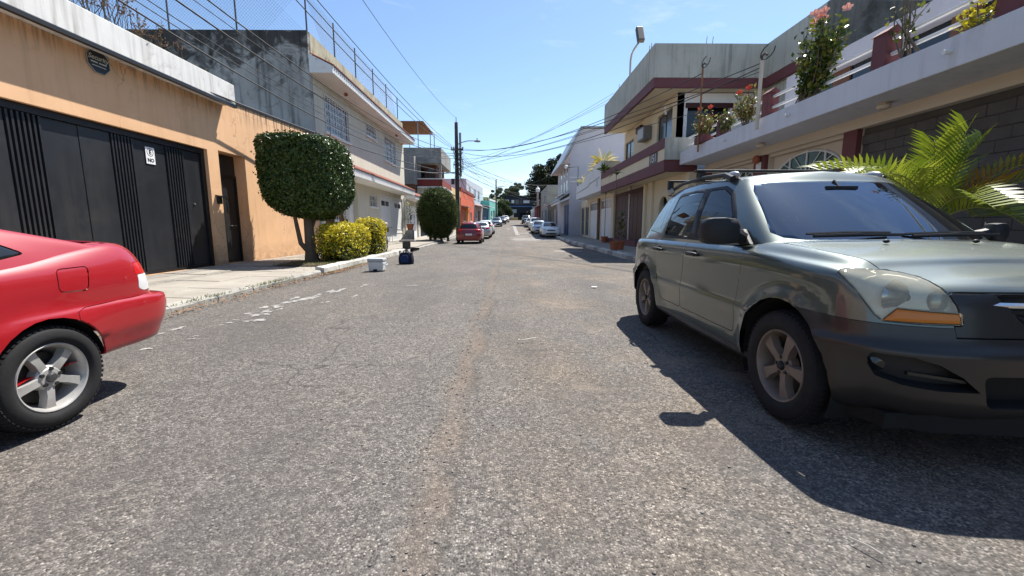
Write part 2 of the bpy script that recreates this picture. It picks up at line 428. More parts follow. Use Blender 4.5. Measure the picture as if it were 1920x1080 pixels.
def kerb(par, x, y0, y1, zt, m, side, w=.16):
    """one kerb stone with worn rounded arris; side = +1 when the road is at larger x"""
    n = 5; mb = MB(); prof = [(0, -.25), (0, -.002), (.035*side, .0), (w*.75*side, -.004), (w*side, -.035), (w*1.03*side, -.30)]
    for j in range(n+1):
        y = y0 + .006 + (y1-y0-.012)*j/n
        for i, (dx, dz) in enumerate(prof):
            k = 0 if i in (0, 5) else 1
            mb.v.append((x + dx + random.uniform(-.012,.012)*k, y, zt(y) + dz + random.uniform(-.012,.010)*k))
    m_ = len(prof)
    for j in range(n):
        for i in range(m_-1): mb.f.append((j*m_+i, j*m_+i+1, (j+1)*m_+i+1, (j+1)*m_+i))
    mb.f.append(tuple(range(m_))); mb.f.append(tuple(n*m_+i for i in range(m_))[::-1])
    return part(par, 'kerb_stone', mb, m)
for j in range(44):
    y0 = -3 + j*1.0
    hi = 11.4 < y0 + .5 < 22
    kerb(sw_l, -5.02, y0, y0+1.0, (lambda y, hi=hi: (.17 if hi else .085) + gz(y)), M_KERBW if hi else M_KERB, 1, .22 if hi else .17)
mb = MB(); nx, ny = 7, 15
for j in range(ny+1):
    for i in range(nx+1):
        x = -6.5 + 1.45*i/nx; y = 11.7 + 6.8*j/ny
        e = min(i, nx-i, j, ny-j); mb.v.append((x, y, .135 + (.0 if e == 0 else .04 + random.uniform(-.02, .02))))
for j in range(ny):
    for i in range(nx): mb.f.append((j*(nx+1)+i, j*(nx+1)+i+1, (j+1)*(nx+1)+i+1, (j+1)*(nx+1)+i))
bed = obj('planting_bed', mb.mesh('planting_bed', smooth=True), M_BED); bed['kind'] = 'structure'

# right pavement
def rz(x, y): return .15 + gz(y)
sw_r = strip('pavement_right', [4.70, 5.7, 6.7, 9.0], list(np.arange(-14, 118, 2.0)), lambda x, y: rz(x, y)-.035, M_SLAB2)
for j in range(17):
    y0 = 10.0 + j*1.5
    for (a, b) in ((4.72, 6.2), (6.2, 7.65)): slab(sw_r, a, b, y0, y0+1.5, rz, M_SLAB2)
for j in range(44):
    y0 = -3 + j*1.0
    kerb(sw_r, 4.72, y0, y0+1.0, (lambda y: .165 + gz(y)), M_KERBW if j % 3 else M_KERB, -1, .24)

# leaf litter and grass along the kerbs
def leafmesh(name, pts, nrm, ln, wd, bend=.0, fold=True):
    """many small leaves: pts (N,3), nrm (N,3), sizes; one kite-shaped leaf of four triangles each"""
    N = len(pts); nrm = nrm/np.maximum(np.linalg.norm(nrm, axis=1, keepdims=True), 1e-6)
    r = rng.normal(size=(N,3)); t = np.cross(nrm, r); t /= np.maximum(np.linalg.norm(t, axis=1, keepdims=True), 1e-6)
    b = np.cross(nrm, t); ln = np.broadcast_to(ln, (N,))[:,None]; wd = np.broadcast_to(wd, (N,))[:,None]
    v = np.empty((N,4,3)); v[:,0] = pts - t*ln*.5; v[:,1] = pts + b*wd*.5 + nrm*wd*.16; v[:,2] = pts + t*ln*.5 - nrm*ln*bend; v[:,3] = pts - b*wd*.5 + nrm*wd*.16
    f = np.arange(N*4).reshape(N,4)
    me = bpy.data.meshes.new(name)
    fa = np.concatenate([f[:,[0,1,2]], f[:,[0,2,3]]])
    me.vertices.add(N*4); me.vertices.foreach_set('co', v.reshape(-1))
    me.loops.add(len(fa)*3); me.loops.foreach_set('vertex_index', fa.reshape(-1).astype(np.int32))
    me.polygons.add(len(fa)); me.polygons.foreach_set('loop_start', np.arange(0, len(fa)*3, 3, dtype=np.int32))
    me.update(calc_edges=True); me.validate(); return me
def join_meshes(name, meshes):
    bm = bmesh.new()
    for me in meshes: bm.from_mesh(me)
    me = bpy.data.meshes.new(name); bm.to_mesh(me); bm.free(); return me
def blades(name, pts, h, w, lean=.35):
    N = len(pts); a = rng.uniform(0, 2*np.pi, N); d = np.stack([np.cos(a), np.sin(a), np.zeros(N)], 1)
    s = np.stack([-np.sin(a), np.cos(a), np.zeros(N)], 1)*w
    hh = h*rng.uniform(.5, 1.2, N)[:,None]; L = rng.uniform(.1, lean*2, N)[:,None]
    v = np.empty((N,5,3)); up = np.array([0,0,1.])
    v[:,0] = pts - s; v[:,1] = pts + s; v[:,2] = pts + s*.7 + up*hh*.6 + d*hh*L*.35; v[:,3] = pts - s*.7 + up*hh*.6 + d*hh*L*.35; v[:,4] = pts + up*hh*(1-.3*L) + d*hh*L
    f = np.arange(N*5).reshape(N,5); me = bpy.data.meshes.new(name)
    fa = np.concatenate([f[:,[0,1,2]], f[:,[0,2,3]], f[:,[3,2,4]]])
    me.vertices.add(N*5); me.vertices.foreach_set('co', v.reshape(-1)); me.loops.add(len(fa)*3)
    me.loops.foreach_set('vertex_index', fa.reshape(-1).astype(np.int32)); me.polygons.add(len(fa))
    me.polygons.foreach_set('loop_start', np.arange(0, len(fa)*3, 3, dtype=np.int32)); me.update(calc_edges=True); me.validate(); return me
ML_DRY = leafmat('dry_leaves', [(.10,.055,.03), (.22,.11,.055), (.30,.17,.09), (.20,.15,.09)], .8, .1)
ML_GRASS = leafmat('grass_blades', [(.05,.08,.018), (.10,.13,.03), (.19,.18,.06), (.28,.25,.11)], .7, .3)
N = 2600
y = np.concatenate([rng.uniform(3.5, 12, 1500), rng.uniform(11.0, 16.5, 1100)]); x = -4.80 + np.abs(rng.normal(0, .16, N)) + np.where(y > 11, .04, 0)
keep = rng.uniform(size=N) < np.where((y > 10.2) & (y < 13), 1, .45)
x, y = x[keep], y[keep]; p = np.stack([x, y, np.full(len(x), .012)], 1); nn = np.stack([rng.normal(0,.35,len(x)), rng.normal(0,.35,len(x)), np.ones(len(x))], 1)
lit = obj('leaf_litter', leafmesh('leaf_litter', p, nn, rng.uniform(.025,.07,len(x)), rng.uniform(.015,.04,len(x))), ML_DRY)
tag(lit, 'brown dry leaf litter scattered along the left kerb', 'leaf litter', kind='stuff')
gp = []
for (cx, cy, sx, sy, n) in [(-4.86,8.6,.06,.5,260),(-4.86,6.8,.05,.4,120),(-4.85,5.6,.05,.3,90),(-5.9,12.3,.4,.5,900),(-5.35,12.5,.18,.6,700),(-5.3,15.5,.2,1.6,1100),(-4.72,13.4,.04,1.0,200),(-5.4,17.6,.4,.5,350),(-4.72,11.1,.05,.3,120)]:
    q = np.stack([rng.normal(cx, sx, n), rng.normal(cy, sy, n), np.zeros(n)], 1)
    q[:,2] = np.where(q[:,0] > -4.8, .0, np.where(q[:,1] > 11.6, .16, .07)); gp.append(q)
gr = obj('grass', blades('grass', np.concatenate(gp), .055, .005, .8), ML_GRASS)
tag(gr, 'short dry grass in the planting bed and along the kerb', 'grass', kind='stuff')
# loose stones on the road
mb = MB()
for k in range(420):
    if k < 260: x = -.37 + random.gauss(0, .09); y = random.uniform(1.2, 8)
    else: x = random.uniform(-1.6, 1.6); y = random.uniform(1.2, 6)
    s_ = random.uniform(.003, .008)
    mb.ball((x, y, roadz(x, y)+s_*.4), (s_*1.2, s_, s_*.7), 5, 3, .25)
st = obj('gravel', mb.mesh('gravel'), mat('loose_stone', (.22,.20,.18), .9, .4, 30, 0)); tag(st, 'loose gravel grains along the sandy joint of the road', 'gravel', kind='stuff')

# ------------------------------------------------------------------ buildings
def orange_material():
    n = NT('orange_render'); X, Y, Z = n.sep()
    c = n.mix(n.ramp(n.noise(.7, 6, .6), [(.3, 0), (.7, 1)]), (.66,.40,.22), (.76,.475,.275))
    c = n.mix(n.ramp(n.noise(1.3, 8, .68, dist=.6), [(.55, 0), (.74, .5)]), c, (.50,.27,.14))
    st = n.noise(1.0, 6, .6, vec=n.mapped((6, 6, .3)))
    c = n.mix(n.math('MULTIPLY', n.ramp(st, [(.48, 0), (.7, .4)]), n.ramp(n.noise(.5, 3), [(.4, .2), (.6, 1)])), c, (.36,.21,.12))
    dr = n.math('MULTIPLY', n.ramp(n.math('MULTIPLY', Z, .2), [(.82, 0), (.95, 1)]), n.ramp(n.noise(1.0, 6, .65, vec=n.mapped((11, 11, .8))), [(.46, 0), (.62, .9)]))
    c = n.mix(dr, c, (.07,.055,.04))                                            # black drips below the coping
    sp = n.math('MULTIPLY', n.ramp(Z, [(.16, .85), (.75, 0)]), n.ramp(n.noise(2.6, 8, .7, vec=n.mapped((1, 1, 2.2))), [(.38, .1), (.62, 1)]))
    c = n.mix(sp, c, (.33,.20,.12))                                             # splash dirt above the pavement
    sc = n.ramp(n.noise(1.0, 7, .75, vec=n.mapped((1, .5, 9))), [(.60, 0), (.70, .35)]); c = n.mix(sc, c, (.52,.30,.17))
    wv = n.new('VectorMath', operation='ADD'); ns = n.new('TexNoise'); ns.inputs['Scale'].default_value = 1.8; ns.inputs['Detail'].default_value = 6; n.link(n.pos(), ns.inputs['Vector']); n.link(n.pos(), wv.inputs[0]); n.link(ns.outputs['Color'], wv.inputs[1])
    ck = n.math('MULTIPLY', n.ramp(n.vor(.55, 'DISTANCE_TO_EDGE', vec=wv.outputs[0]), [(.0, .7), (.006, 0)]), n.ramp(n.noise(.9, 3), [(.52, 0), (.6, 1)])); c = n.mix(ck, c, (.22,.12,.07))
    n.set(Base_Color=c, Roughness=.9); n.b.inputs['Specular IOR Level'].default_value = .25
    n.bump(n.mix(.5, n.noise(70, 3), n.noise(6, 5, .65)), .4, .012); return n.m
M_ORANGE = orange_material()
M_OWHITE = mat('weathered_white_paint', (.72,.71,.68), .85, .12, 1.5, .3, 60, stain=((.20,.19,.16), .75, .53), streak=((.16,.15,.12), .8), fine=.12)
M_BLACKM = mat('black_steel_sheet', (.020,.022,.026), .36, .25, 2.5, .08, 30, spec=.5, fine=.1, stain=((.05,.048,.046), .5, .5), streak=((.045,.043,.04), .4))
M_BLACKR = flat('black_steel_slat', (.012,.012,.013), .45)
M_DARK = flat('dark_void', (.006,.006,.006), .9)
M_CREAM = mat('cream_render', (.60,.56,.46), .9, .10, .8, .25, 80, stain=((.40,.36,.28), .4, .55), streak=((.30,.27,.21), .35), fine=.08)
M_WHITE = mat('white_render', (.74,.73,.71), .85, .08, 1.0, .2, 80, stain=((.45,.44,.41), .4, .57), fine=.06)
M_LILAC = mat('pale_lilac_render', (.52,.505,.535), .85, .10, 1.0, .25, 70, stain=((.42,.41,.43), .35, .58), fine=.08)
M_GCONC = mat('stained_grey_concrete', (.17,.168,.155), .95, .3, .7, .5, 40, stain=((.018,.018,.016), .95, .47), streak=((.02,.02,.018), .9), fine=.2)
def mould_material():
    n = NT('mould_stained_concrete'); X, Y, Z = n.sep()
    c = n.mix(n.ramp(n.noise(.8, 7, .65), [(.3, 0), (.7, 1)]), (.29,.283,.265), (.50,.48,.44))
    top = n.math('MULTIPLY_ADD', Z, .16, -.95)                                   # mould is thickest below the coping
    m1 = n.math('ADD', n.noise(1.1, 9, .72, dist=.8), n.math('MAXIMUM', n.math('MULTIPLY', top, .55), -.12))
    c = n.mix(n.ramp(m1, [(.58, 0), (.72, .88)]), c, (.02,.016,.014))
    st = n.noise(1.0, 6, .6, vec=n.mapped((5, 5, .3))); c = n.mix(n.math('MULTIPLY', n.ramp(st, [(.5, 0), (.7, .7)]), n.ramp(Z, [(.3, .3), (.9, 1)])), c, (.022,.022,.02))
    c = n.mix(n.ramp(n.noise(2.0, 5, .6, dist=1.5), [(.62, 0), (.70, .5)]), c, (.34,.33,.30))
    n.set(Base_Color=c, Roughness=.95); n.bump(n.noise(25, 5, .7), .5, .01); return n.m
M_MOULD = mould_material()
M_PARA = mat('stained_cream_parapet', (.44,.40,.29), .95, .25, 1.0, .4, 50, stain=((.14,.12,.08), .75, .49), streak=((.10,.085,.06), .75), fine=.2)
M_TILE = mat('red_clay_tile', (.24,.085,.06), .85, .3, 5, .3, 50, stain=((.07,.05,.04), .6, .5))
M_MAROON = mat('maroon_paint', (.155,.055,.058), .7, .15, 1.2, .15, 80, fine=.08)
M_MAROOND = mat('dark_maroon_steel', (.055,.014,.013), .5, .2, 3, .05, 40)
M_FASC = mat('grey_streaked_fascia', (.50,.49,.42), .92, .15, .8, .3, 60, stain=((.27,.27,.22), .6, .5), streak=((.15,.15,.12), .8), fine=.15)
M_PCREAM = mat('peach_cream_render', (.70,.60,.43), .9, .08, 1.0, .2, 80, stain=((.50,.42,.30), .35, .56), fine=.06)
M_WMETAL = flat('white_painted_metal', (.72,.72,.71), .5)
M_GALV = flat('galvanised_metal', (.34,.35,.36), .45, .7)
M_RUST = mat('rusty_sheet', (.26,.12,.055), .85, .35, 3, .2, 40)
M_TERRA = mat('terracotta', (.36,.12,.06), .85, .2, 6, .25, 50)
PANE = dark_pane()
PANE2 = dark_pane('grey_pane', (.06,.065,.075), .08)
GLASSG = dark_pane('green_tinted_pane', (.012,.045,.028), .08)

def window(par, fr, u0, u1, v0, v1, d=.12, fm=M_WMETAL, nx=2, ny=1, bars=None, sill=True, pane=PANE, fw=.045, barm=None):
    """window = frame mesh; children: panes one by one, sill, grille bars"""
    mb = MB()
    fbox(mb, fr, u0, u1, v0, v0+fw, -d, -d+.05); fbox(mb, fr, u0, u1, v1-fw, v1, -d, -d+.05)
    fbox(mb, fr, u0, u0+fw, v0+fw, v1-fw, -d, -d+.05); fbox(mb, fr, u1-fw, u1, v0+fw, v1-fw, -d, -d+.05)
    for i in range(1, nx):
        c = u0 + (u1-u0)*i/nx; fbox(mb, fr, c-.02, c+.02, v0+fw, v1-fw, -d, -d+.045)
    for j in range(1, ny):
        c = v0 + (v1-v0)*j/ny; fbox(mb, fr, u0+fw, u1-fw, c-.018, c+.018, -d+.001, -d+.044)
    w = part(par, 'window', mb, fm)
    for i in range(nx):
        for j in range(ny):
            a, b = u0+(u1-u0)*i/nx, u0+(u1-u0)*(i+1)/nx; c, e = v0+(v1-v0)*j/ny, v0+(v1-v0)*(j+1)/ny
            q = MB(); fbox(q, fr, a+.01, b-.01, c+.01, e-.01, -d+.012, -d+.02); part(w, 'pane', q, pane)
    if sill:
        q = MB(); fbox(q, fr, u0-.12, u1+.12, v0-.10, v0, -.01, .10); part(w, 'sill', q, fm if fm is not M_WMETAL else M_WHITE)
    if bars:
        q = MB(); bx, by = bars; r = .011
        for i in range(bx+1):
            c = u0 + (u1-u0)*i/bx; fbox(q, fr, c-r, c+r, v0, v1, .02, .042)
        for j in range(by+1):
            c = v0 + (v1-v0)*j/by; fbox(q, fr, u0-.02, u1+.02, c-r, c+r, .043, .06)
        part(w, 'grille', q, barm or M_WMETAL)
    return w
def text3d(par, s, fr, u, v, size, m, d=.004, name='lettering', shear=0.0, sx=1.0, bold=0.0):
    cu = bpy.data.curves.new('t', 'FONT'); cu.body = s; cu.size = size; cu.align_x = 'CENTER'; cu.align_y = 'CENTER'; cu.shear = shear; cu.extrude = .001; cu.offset = bold
    cu.resolution_u = 3
    o = bpy.data.objects.new('t', cu); COL.objects.link(o)
    me = bpy.data.meshes.new_from_object(o.evaluated_get(bpy.context.evaluated_depsgraph_get())) if False else None
    bpy.context.view_layer.update()
    me = o.to_mesh().copy(); o.to_mesh_clear(); bpy.data.objects.remove(o)
    off = Vector(rootof(par).location)
    for vx in me.vertices:
        vx.co = fr.p(u + vx.co.x*sx, v + vx.co.y, d + vx.co.z) - off
    me.materials.clear()
    return obj(name, me, m, par)

# ---- orange house with the black gate (left)
WL = -7.9
orange = thing('house', 'single-storey orange house with black garage gate and white stained parapet', 'house', (WL, 8, 0))
fl = Fr((WL, 0, 0), (0,1,0), (1,0,0))
mb = MB(); wall(mb, fl, -6, 17.98, 0, 4.52, [(3.4, 11.56, .15, 3.22, .16), (11.99, 13.17, .15, 3.27, .36)], thick=.3)
part(orange, 'wall', mb, M_ORANGE)
mb = MB(); mb.box(-20, WL-.31, -6, 17.95, 4.40, 4.52); part(orange, 'roof', mb, M_GCONC)
mb = MB()
fbox(mb, fl, -6, 12.38, 4.525, 5.06, -.3, .36); part(orange, 'parapet', mb, M_OWHITE, bevel=.015)
mb = MB(); fbox(mb, fl, -6, 12.40, 4.455, 4.522, .29, .372); part(orange, 'shadow_gap_strip', mb, M_BLACKR)  # black strip standing in for the shadow gap under the parapet
mb = MB()
mb.prism([fl.p(12.40,4.525,-.28), fl.p(17.97,4.525,-.28), fl.p(17.97,4.93,-.28), fl.p(12.40,4.68,-.28)], (.278,0,0)); part(orange, 'upstand', mb, M_ORANGE)
mb = MB(); mb.prism([fl.p(12.41,4.683,-.3), fl.p(17.97,4.935,-.3), fl.p(17.97,4.995,-.3), fl.p(12.41,4.743,-.3)], (.33,0,0)); part(orange, 'coping', mb, M_BLACKR)
# garage gate: sheet panels, groups of vertical slats
gd = -.155
gate = None
mb = MB(); fbox(mb, fl, 3.42, 11.55, 3.09, 3.215, gd, gd+.07); fbox(mb, fl, 11.44, 11.55, .16, 3.088, gd, gd+.07); fbox(mb, fl, 3.42, 11.43, .16, .22, gd, gd+.05)
gate = part(orange, 'garage_gate', mb, M_BLACKR)
slat_groups = [(4.75, 5.50), (7.10, 7.66), (8.92, 9.45), (10.30, 10.86)]
edges = [3.45] + [e for g in slat_groups for e in g] + [11.43]
for a, b in zip(edges[0::2], edges[1::2]):
    n = max(1, round((b-a)/.8))
    for i in range(n):
        u0, u1 = a+(b-a)*i/n, a+(b-a)*(i+1)/n
        q = MB(); fbox(q, fl, u0+.004, u1-.004, .225, 3.085, gd+.004, gd+.022+.01*(i % 2)); part(gate, 'panel', q, M_BLACKM, bevel=.004)
for (a, b) in slat_groups:
    q = MB(); fbox(q, fl, a+.005, b-.005, .225, 3.085, gd+.001, gd+.008); part(gate, 'backing_sheet', q, M_BLACKR)
    me = None
    for i in range(7):
        c = a + (b-a)*(i+.5)/7
        if me is None:
            q = MB(); fbox(q, Fr((0,0,0),(0,1,0),(1,0,0)), -.017, .017, .23, 3.08, 0, .042); me = q.mesh('slat'); me.materials.append(M_BLACKM)
        o = obj('slat', me, None, gate); o.location = Vector((WL+gd+.009, c, 0)) - Vector(orange.location)
q = MB(); q.lathe([(0,0),(.022,0),(.022,.02),(0,.02)], (WL+gd+.03, 11.08, 1.78), 'x', 12); part(gate, 'lock', q, M_GALV)
# pedestrian door
dd = -.355
mb = MB(); fbox(mb, fl, 12.0, 13.16, 2.62, 2.70, dd, dd+.05); fbox(mb, fl, 12.0, 12.06, .16, 2.618, dd, dd+.05); fbox(mb, fl, 13.10, 13.16, .16, 2.618, dd, dd+.05)
door = part(orange, 'door', mb, M_BLACKR)
q = MB(); fbox(q, fl, 12.0, 13.16, 2.705, 3.26, dd, dd+.02); part(door, 'transom_panel', q, M_BLACKM)
q = MB(); fbox(q, fl, 12.065, 13.095, .17, 2.615, dd+.002, dd+.02); part(door, 'door_leaf', q, M_BLACKM)
for i in range(5):
    q = MB(); fbox(q, fl, 12.12+i*.085, 12.155+i*.085, .2, 2.6, dd+.021, dd+.05); part(door, 'slat', q, M_BLACKR)
q = MB(); fbox(q, fl, 12.72, 12.98, 1.22, 1.25, dd+.021, dd+.06); part(door, 'handle', q, M_GALV)
q = MB(); fbox(q, fl, 12.66, 12.8, 1.62, 1.9, dd+.021, dd+.03); fbox(q, fl, 12.66, 12.8, 2.0, 2.06, dd+.021, dd+.03); part(door, 'letter_slot', q, M_BLACKR)
# signs and wall lamp
sg = thing('octagonal_sign', 'dark octagonal alarm sign under the eave of the orange house', 'sign', (WL+.02, 8.74, 4.36))
oc = [fl.p(8.74+.245*math.cos(R(22.5+45*k)), 4.355+.235*math.sin(R(22.5+45*k)), .012) for k in range(8)]
part(sg, 'plate', MB().prism(oc, (.012,0,0)), flat('sign_black', (.012,.016,.02), .4))
rim = MB(); rim.tube([p + Vector((.014,0,0)) for p in oc] + [oc[0] + Vector((.014,0,0))], .008, 5); part(sg, 'rim', rim, flat('sign_rim', (.32,.34,.32), .5))
M_SILV = flat('sign_lettering', (.55,.56,.52), .5)
text3d(sg, 'Security', fl, 8.74, 4.41, .125, M_SILV, .027, shear=.3, bold=.002)
for (a, b, v, h) in [(8.58,8.72,4.325,.026),(8.745,8.9,4.325,.026),(8.60,8.88,4.262,.014)]:
    q = MB(); fbox(q, fl, a, b, v-h/2, v+h/2, .0255, .027); part(sg, 'text_line', q, M_SILV)
ns = thing('parking_sign', 'white no-parking plate with circled E and NO on black gate', 'sign', (WL+gd+.03, 9.86, 2.78))
fs = Fr((WL+gd, 0, 0), (0,1,0), (1,0,0))
part(ns, 'plate', fbox(MB(), fs, 9.745, 9.985, 2.60, 2.965, .035, .04), flat('sign_white', (.78,.78,.78), .45))
M_INK = flat('sign_ink', (.02,.02,.02), .5)
q = MB()
for k in range(28):
    a0, a1 = 2*math.pi*k/28, 2*math.pi*(k+1)/28
    q.add([fs.p(9.865+r*math.cos(a), 2.855+r*math.sin(a), .0415) for (r, a) in ((.075,a0),(.088,a0),(.088,a1),(.075,a1))], [(0,1,2,3)])
part(ns, 'ring', q, M_INK)
text3d(ns, 'E', fs, 9.865, 2.855, .13, M_INK, .042, bold=.004); text3d(ns, 'NO', fs, 9.865, 2.68, .11, M_INK, .042, bold=.004)
wlp = thing('intercom_hood', 'small black hooded intercom box on the orange pier', 'intercom', (WL, 11.8, 1.95))
q = MB(); fbox(q, fl, 11.74, 11.88, 1.82, 2.02, .002, .07); part(wlp, 'body', q, M_BLACKR, bevel=.008)
q = MB(); q.prism([fl.p(11.70,2.02,.0), fl.p(11.70,2.06,.0), fl.p(11.70,2.03,.14), fl.p(11.70,2.0,.14)], (0,.22,0)); part(wlp, 'hood', q, M_BLACKM)

# ---- two-storey cream house with the fenced roof (left)
h2 = thing('house', 'two-storey cream house with barred windows, tiled eaves and dark stained side wall', 'house', (WL, 25, 0))
Y0, Y1 = 18.2, 33.2
W1 = (19.2,21.95,5.30,6.82); W2 = (24.65,26.35,6.28,6.92); W3 = (28.15,30.85,5.45,6.98)
D1 = (21.4,22.75,.16,3.0); W4 = (24.7,25.95,2.35,3.0); W5 = (18.9,20.9,1.5,2.7); GA = (26.7,32.35,.16,3.2)
mb = MB(); wall(mb, fl, Y0+.002, Y1, 0, 8.0, [W1, W2, W3, D1+(.30,), W4, W5, GA+(.12,)], .14, .3); part(h2, 'wall', mb, M_CREAM)
mb = MB(); fbox(mb, fl, Y0, Y1, 8.003, 8.86, -.25, -.002); part(h2, 'parapet', mb, M_PARA)
mb = MB(); mb.box(-24, WL+.002, Y0-.25, Y0-.003, 0, 8.86); part(h2, 'side_wall', mb, M_MOULD, bevel=.02)
mb = MB(); mb.box(-24, WL-.3, Y1-.25, Y1, 0, 8.7); mb.box(-24, WL-.3, Y0, Y1-.26, 7.9, 8.0); part(h2, 'rear_shell', mb, M_GCONC)
for w, nx, ny, bars in ((W1,4,1,(10,5)), (W2,2,1,(6,3)), (W3,3,1,(9,5)), (W4,2,1,(5,2)), (W5,3,1,(10,5))):
    window(h2, fl, *w, d=.10, nx=nx, ny=ny, bars=bars, pane=PANE2 if w in (W1, W3) else PANE)
def eave(par, y0, y1, xo, zt, zb, zw, thick=.22):
    """tiled eave along the left side: soffit slab, scalloped fascia, clay tiles"""
    pr = [(WL+.003, zw), (WL+.003, zb), (xo, zb), (xo, zt)]
    mb = MB().prism([(x, y0, z) for x, z in pr], (0, y1-y0, 0)); e = part(par, 'eave', mb, M_WHITE)
    tl = MB(); fs_ = MB(); n = int((y1-y0)/.21)
    sl = Vector((xo-WL, 0, zt-zw)); 
    for i in range(n):
        c = y0 + (i+.5)*(y1-y0)/n; r = (y1-y0)/n*.5
        arc = [(math.cos(math.pi*k/5)*r, math.sin(math.pi*k/5)*r*.62) for k in range(6)]
        a = [(WL+.05, c+u, zw+.01+v) for u, v in arc]; b = [(xo+.07, c+u, zt+.005+v) for u, v in arc]
        tl.add(a+b, [(k, k+1, 7+k, 6+k) for k in range(5)] + [(6,7,8,9,10,11)])
        fs_.add([(xo+.012, c+u*.95, zb+.02) for u in (-r, 0, r)] + [(xo+.012, c-r*.95, zt-.01), (xo+.05, c, zt-.01), (xo+.012, c+r*.95, zt-.01)], [(0,1,4,3), (1,2,5,4)])
    part(e, 'roof_tiles', tl, M_TILE, smooth=True, kind='stuff'); part(e, 'scalloped_fascia', fs_, M_WHITE, kind='stuff')
    return e
eave(h2, 17.95, 33.0, -7.0, 7.56, 7.28, 8.0)
eave(h2, 18.3, 32.0, -6.9, 3.78, 3.46, 4.25)
for yy in (20.6, 29.5):
    part(h2, 'soffit_lamp', MB().lathe([(0,7.15),(.07,7.16),(.09,7.22),(.06,7.279),(0,7.279)], (-7.45, yy, 0), 'z', 12), M_TERRA, smooth=True)
# ground-floor doors
q = MB(); fbox(q, fl, *D1, -.29, -.26); dr = part(h2, 'door', q, M_WMETAL)
for k in range(3): part(dr, 'panel', fbox(MB(), fl, 21.55, 22.6, .35+k*.88, 1.1+k*.88, -.259, -.235), M_WMETAL, bevel=.01)
q = MB(); fbox(q, fl, 26.72, 32.33, 3.05, 3.19, -.115, -.06); fbox(q, fl, 29.45, 29.6, .17, 3.048, -.115, -.055); gdr = part(h2, 'garage_door', q, M_WMETAL)
for k in range(8):
    a = 26.75 + k*.335 + (0 if k < 8 else 0)
    part(gdr, 'panel', fbox(MB(), fl, a, a+.325, .18, 3.04, -.115, -.085), M_WMETAL, bevel=.012)
    a = 29.62 + k*.335; part(gdr, 'panel', fbox(MB(), fl, a, a+.325, .18, 3.04, -.115, -.085), M_WMETAL, bevel=.012)
for u in (27.2, 28.1, 30.3, 31.2): part(gdr, 'pane', fbox(MB(), fl, u, u+.72, 2.52, 2.82, -.083, -.07), PANE)
for z in (.72, .98): part(gdr, 'rail', fbox(MB(), fl, 26.76, 32.3, z, z+.05, -.083, -.06), M_WMETAL)
part(h2, 'meter_box', fbox(MB(), fl, 24.3, 24.62, 1.35, 1.75, .002, .09), M_GALV)
part(h2, 'downpipe', MB().tube([(WL+.07, 32.75, .2), (WL+.07, 32.75, 3.4)], .06, 8), M_WHITE, smooth=True)
# roof fence: posts one by one, wire mesh joined
rf = thing('chain_link_fence', 'chain-link fence on dark posts along the roof of the cream house', 'fence', (WL-.12, 18.2, 8.86))
pm = flat('fence_post_steel', (.10,.10,.11), .6, .4)
for (x, y) in [(-18.2,18.08),(-15.8,18.08),(-13.35,18.08),(-10.7,18.08),(-8.0,18.2)] + [(-8.02, y) for y in (21.0,23.75,26.7,29.45,32.3)]:
    part(rf, 'post', MB().tube([(x, y, 8.70), (x, y, 10.45)], .032, 6), pm)
mb = MB(); r = .0032; st_ = .13
def wire(a, b):
    mb.tube([a, b], r, 3, False)
for i in range(-14, int(10.2/st_)):
    u0 = i*st_
    for s_ in (1, -1):
        a, b = (u0, 8.86), (u0 + 1.55, 10.41)
        if s_ < 0: a, b = (u0 + 1.55, 8.86), (u0, 10.41)
        pa = [Vector((-18.2 + min(10.2, max(0, q[0])), 18.08, q[1] if 0 <= q[0] <= 10.2 else 8.86)) for q in (a, b)]
        if 0 <= a[0] <= 10.2 and 0 <= b[0] <= 10.2: wire(pa[0], pa[1])
for i in range(0, int(12.5/st_)):
    u0 = i*st_
    wire((-8.02, 18.25+u0, 8.86), (-8.02, 18.25+u0+1.5, 10.36)); wire((-8.02, 18.25+u0+1.5, 8.86), (-8.02, 18.25+u0, 10.36))
wire((-18.2,18.08,10.42), (-8,18.08,10.42)); wire((-8.02,18.2,10.42), (-8.02,32.3,10.42)); wire((-8.02,18.2,9.7), (-8.02,32.3,9.7))
part(rf, 'wire_mesh', mb, pm, kind='stuff', recalc=False)

# ---- low garage next door (left)
h2b = thing('garage', 'low white garage with tiled eave past the two-storey cream house', 'garage', (WL, 36, 0))
mb = MB(); wall(mb, fl, 33.25, 38.6, 0, 3.9, [(33.7,37.8,.16,2.95,.15)], .15); part(h2b, 'wall', mb, M_CREAM)
q = MB(); fbox(q, fl, 33.72, 37.78, .17, 2.94, -.14, -.11); g_ = part(h2b, 'garage_door', q, M_WHITE)
for k in range(3): part(g_, 'slot', fbox(MB(), fl, 34.3+k*1.1, 34.52+k*1.1, 1.45, 2.1, -.109, -.095), PANE)
eave(h2b, 33.05, 38.6, -7.1, 3.52, 3.28, 3.95)
mb = MB(); mb.box(-16, WL-.3, 33.26, 38.6, 3.3, 3.4); part(h2b, 'roof', mb, M_GCONC)

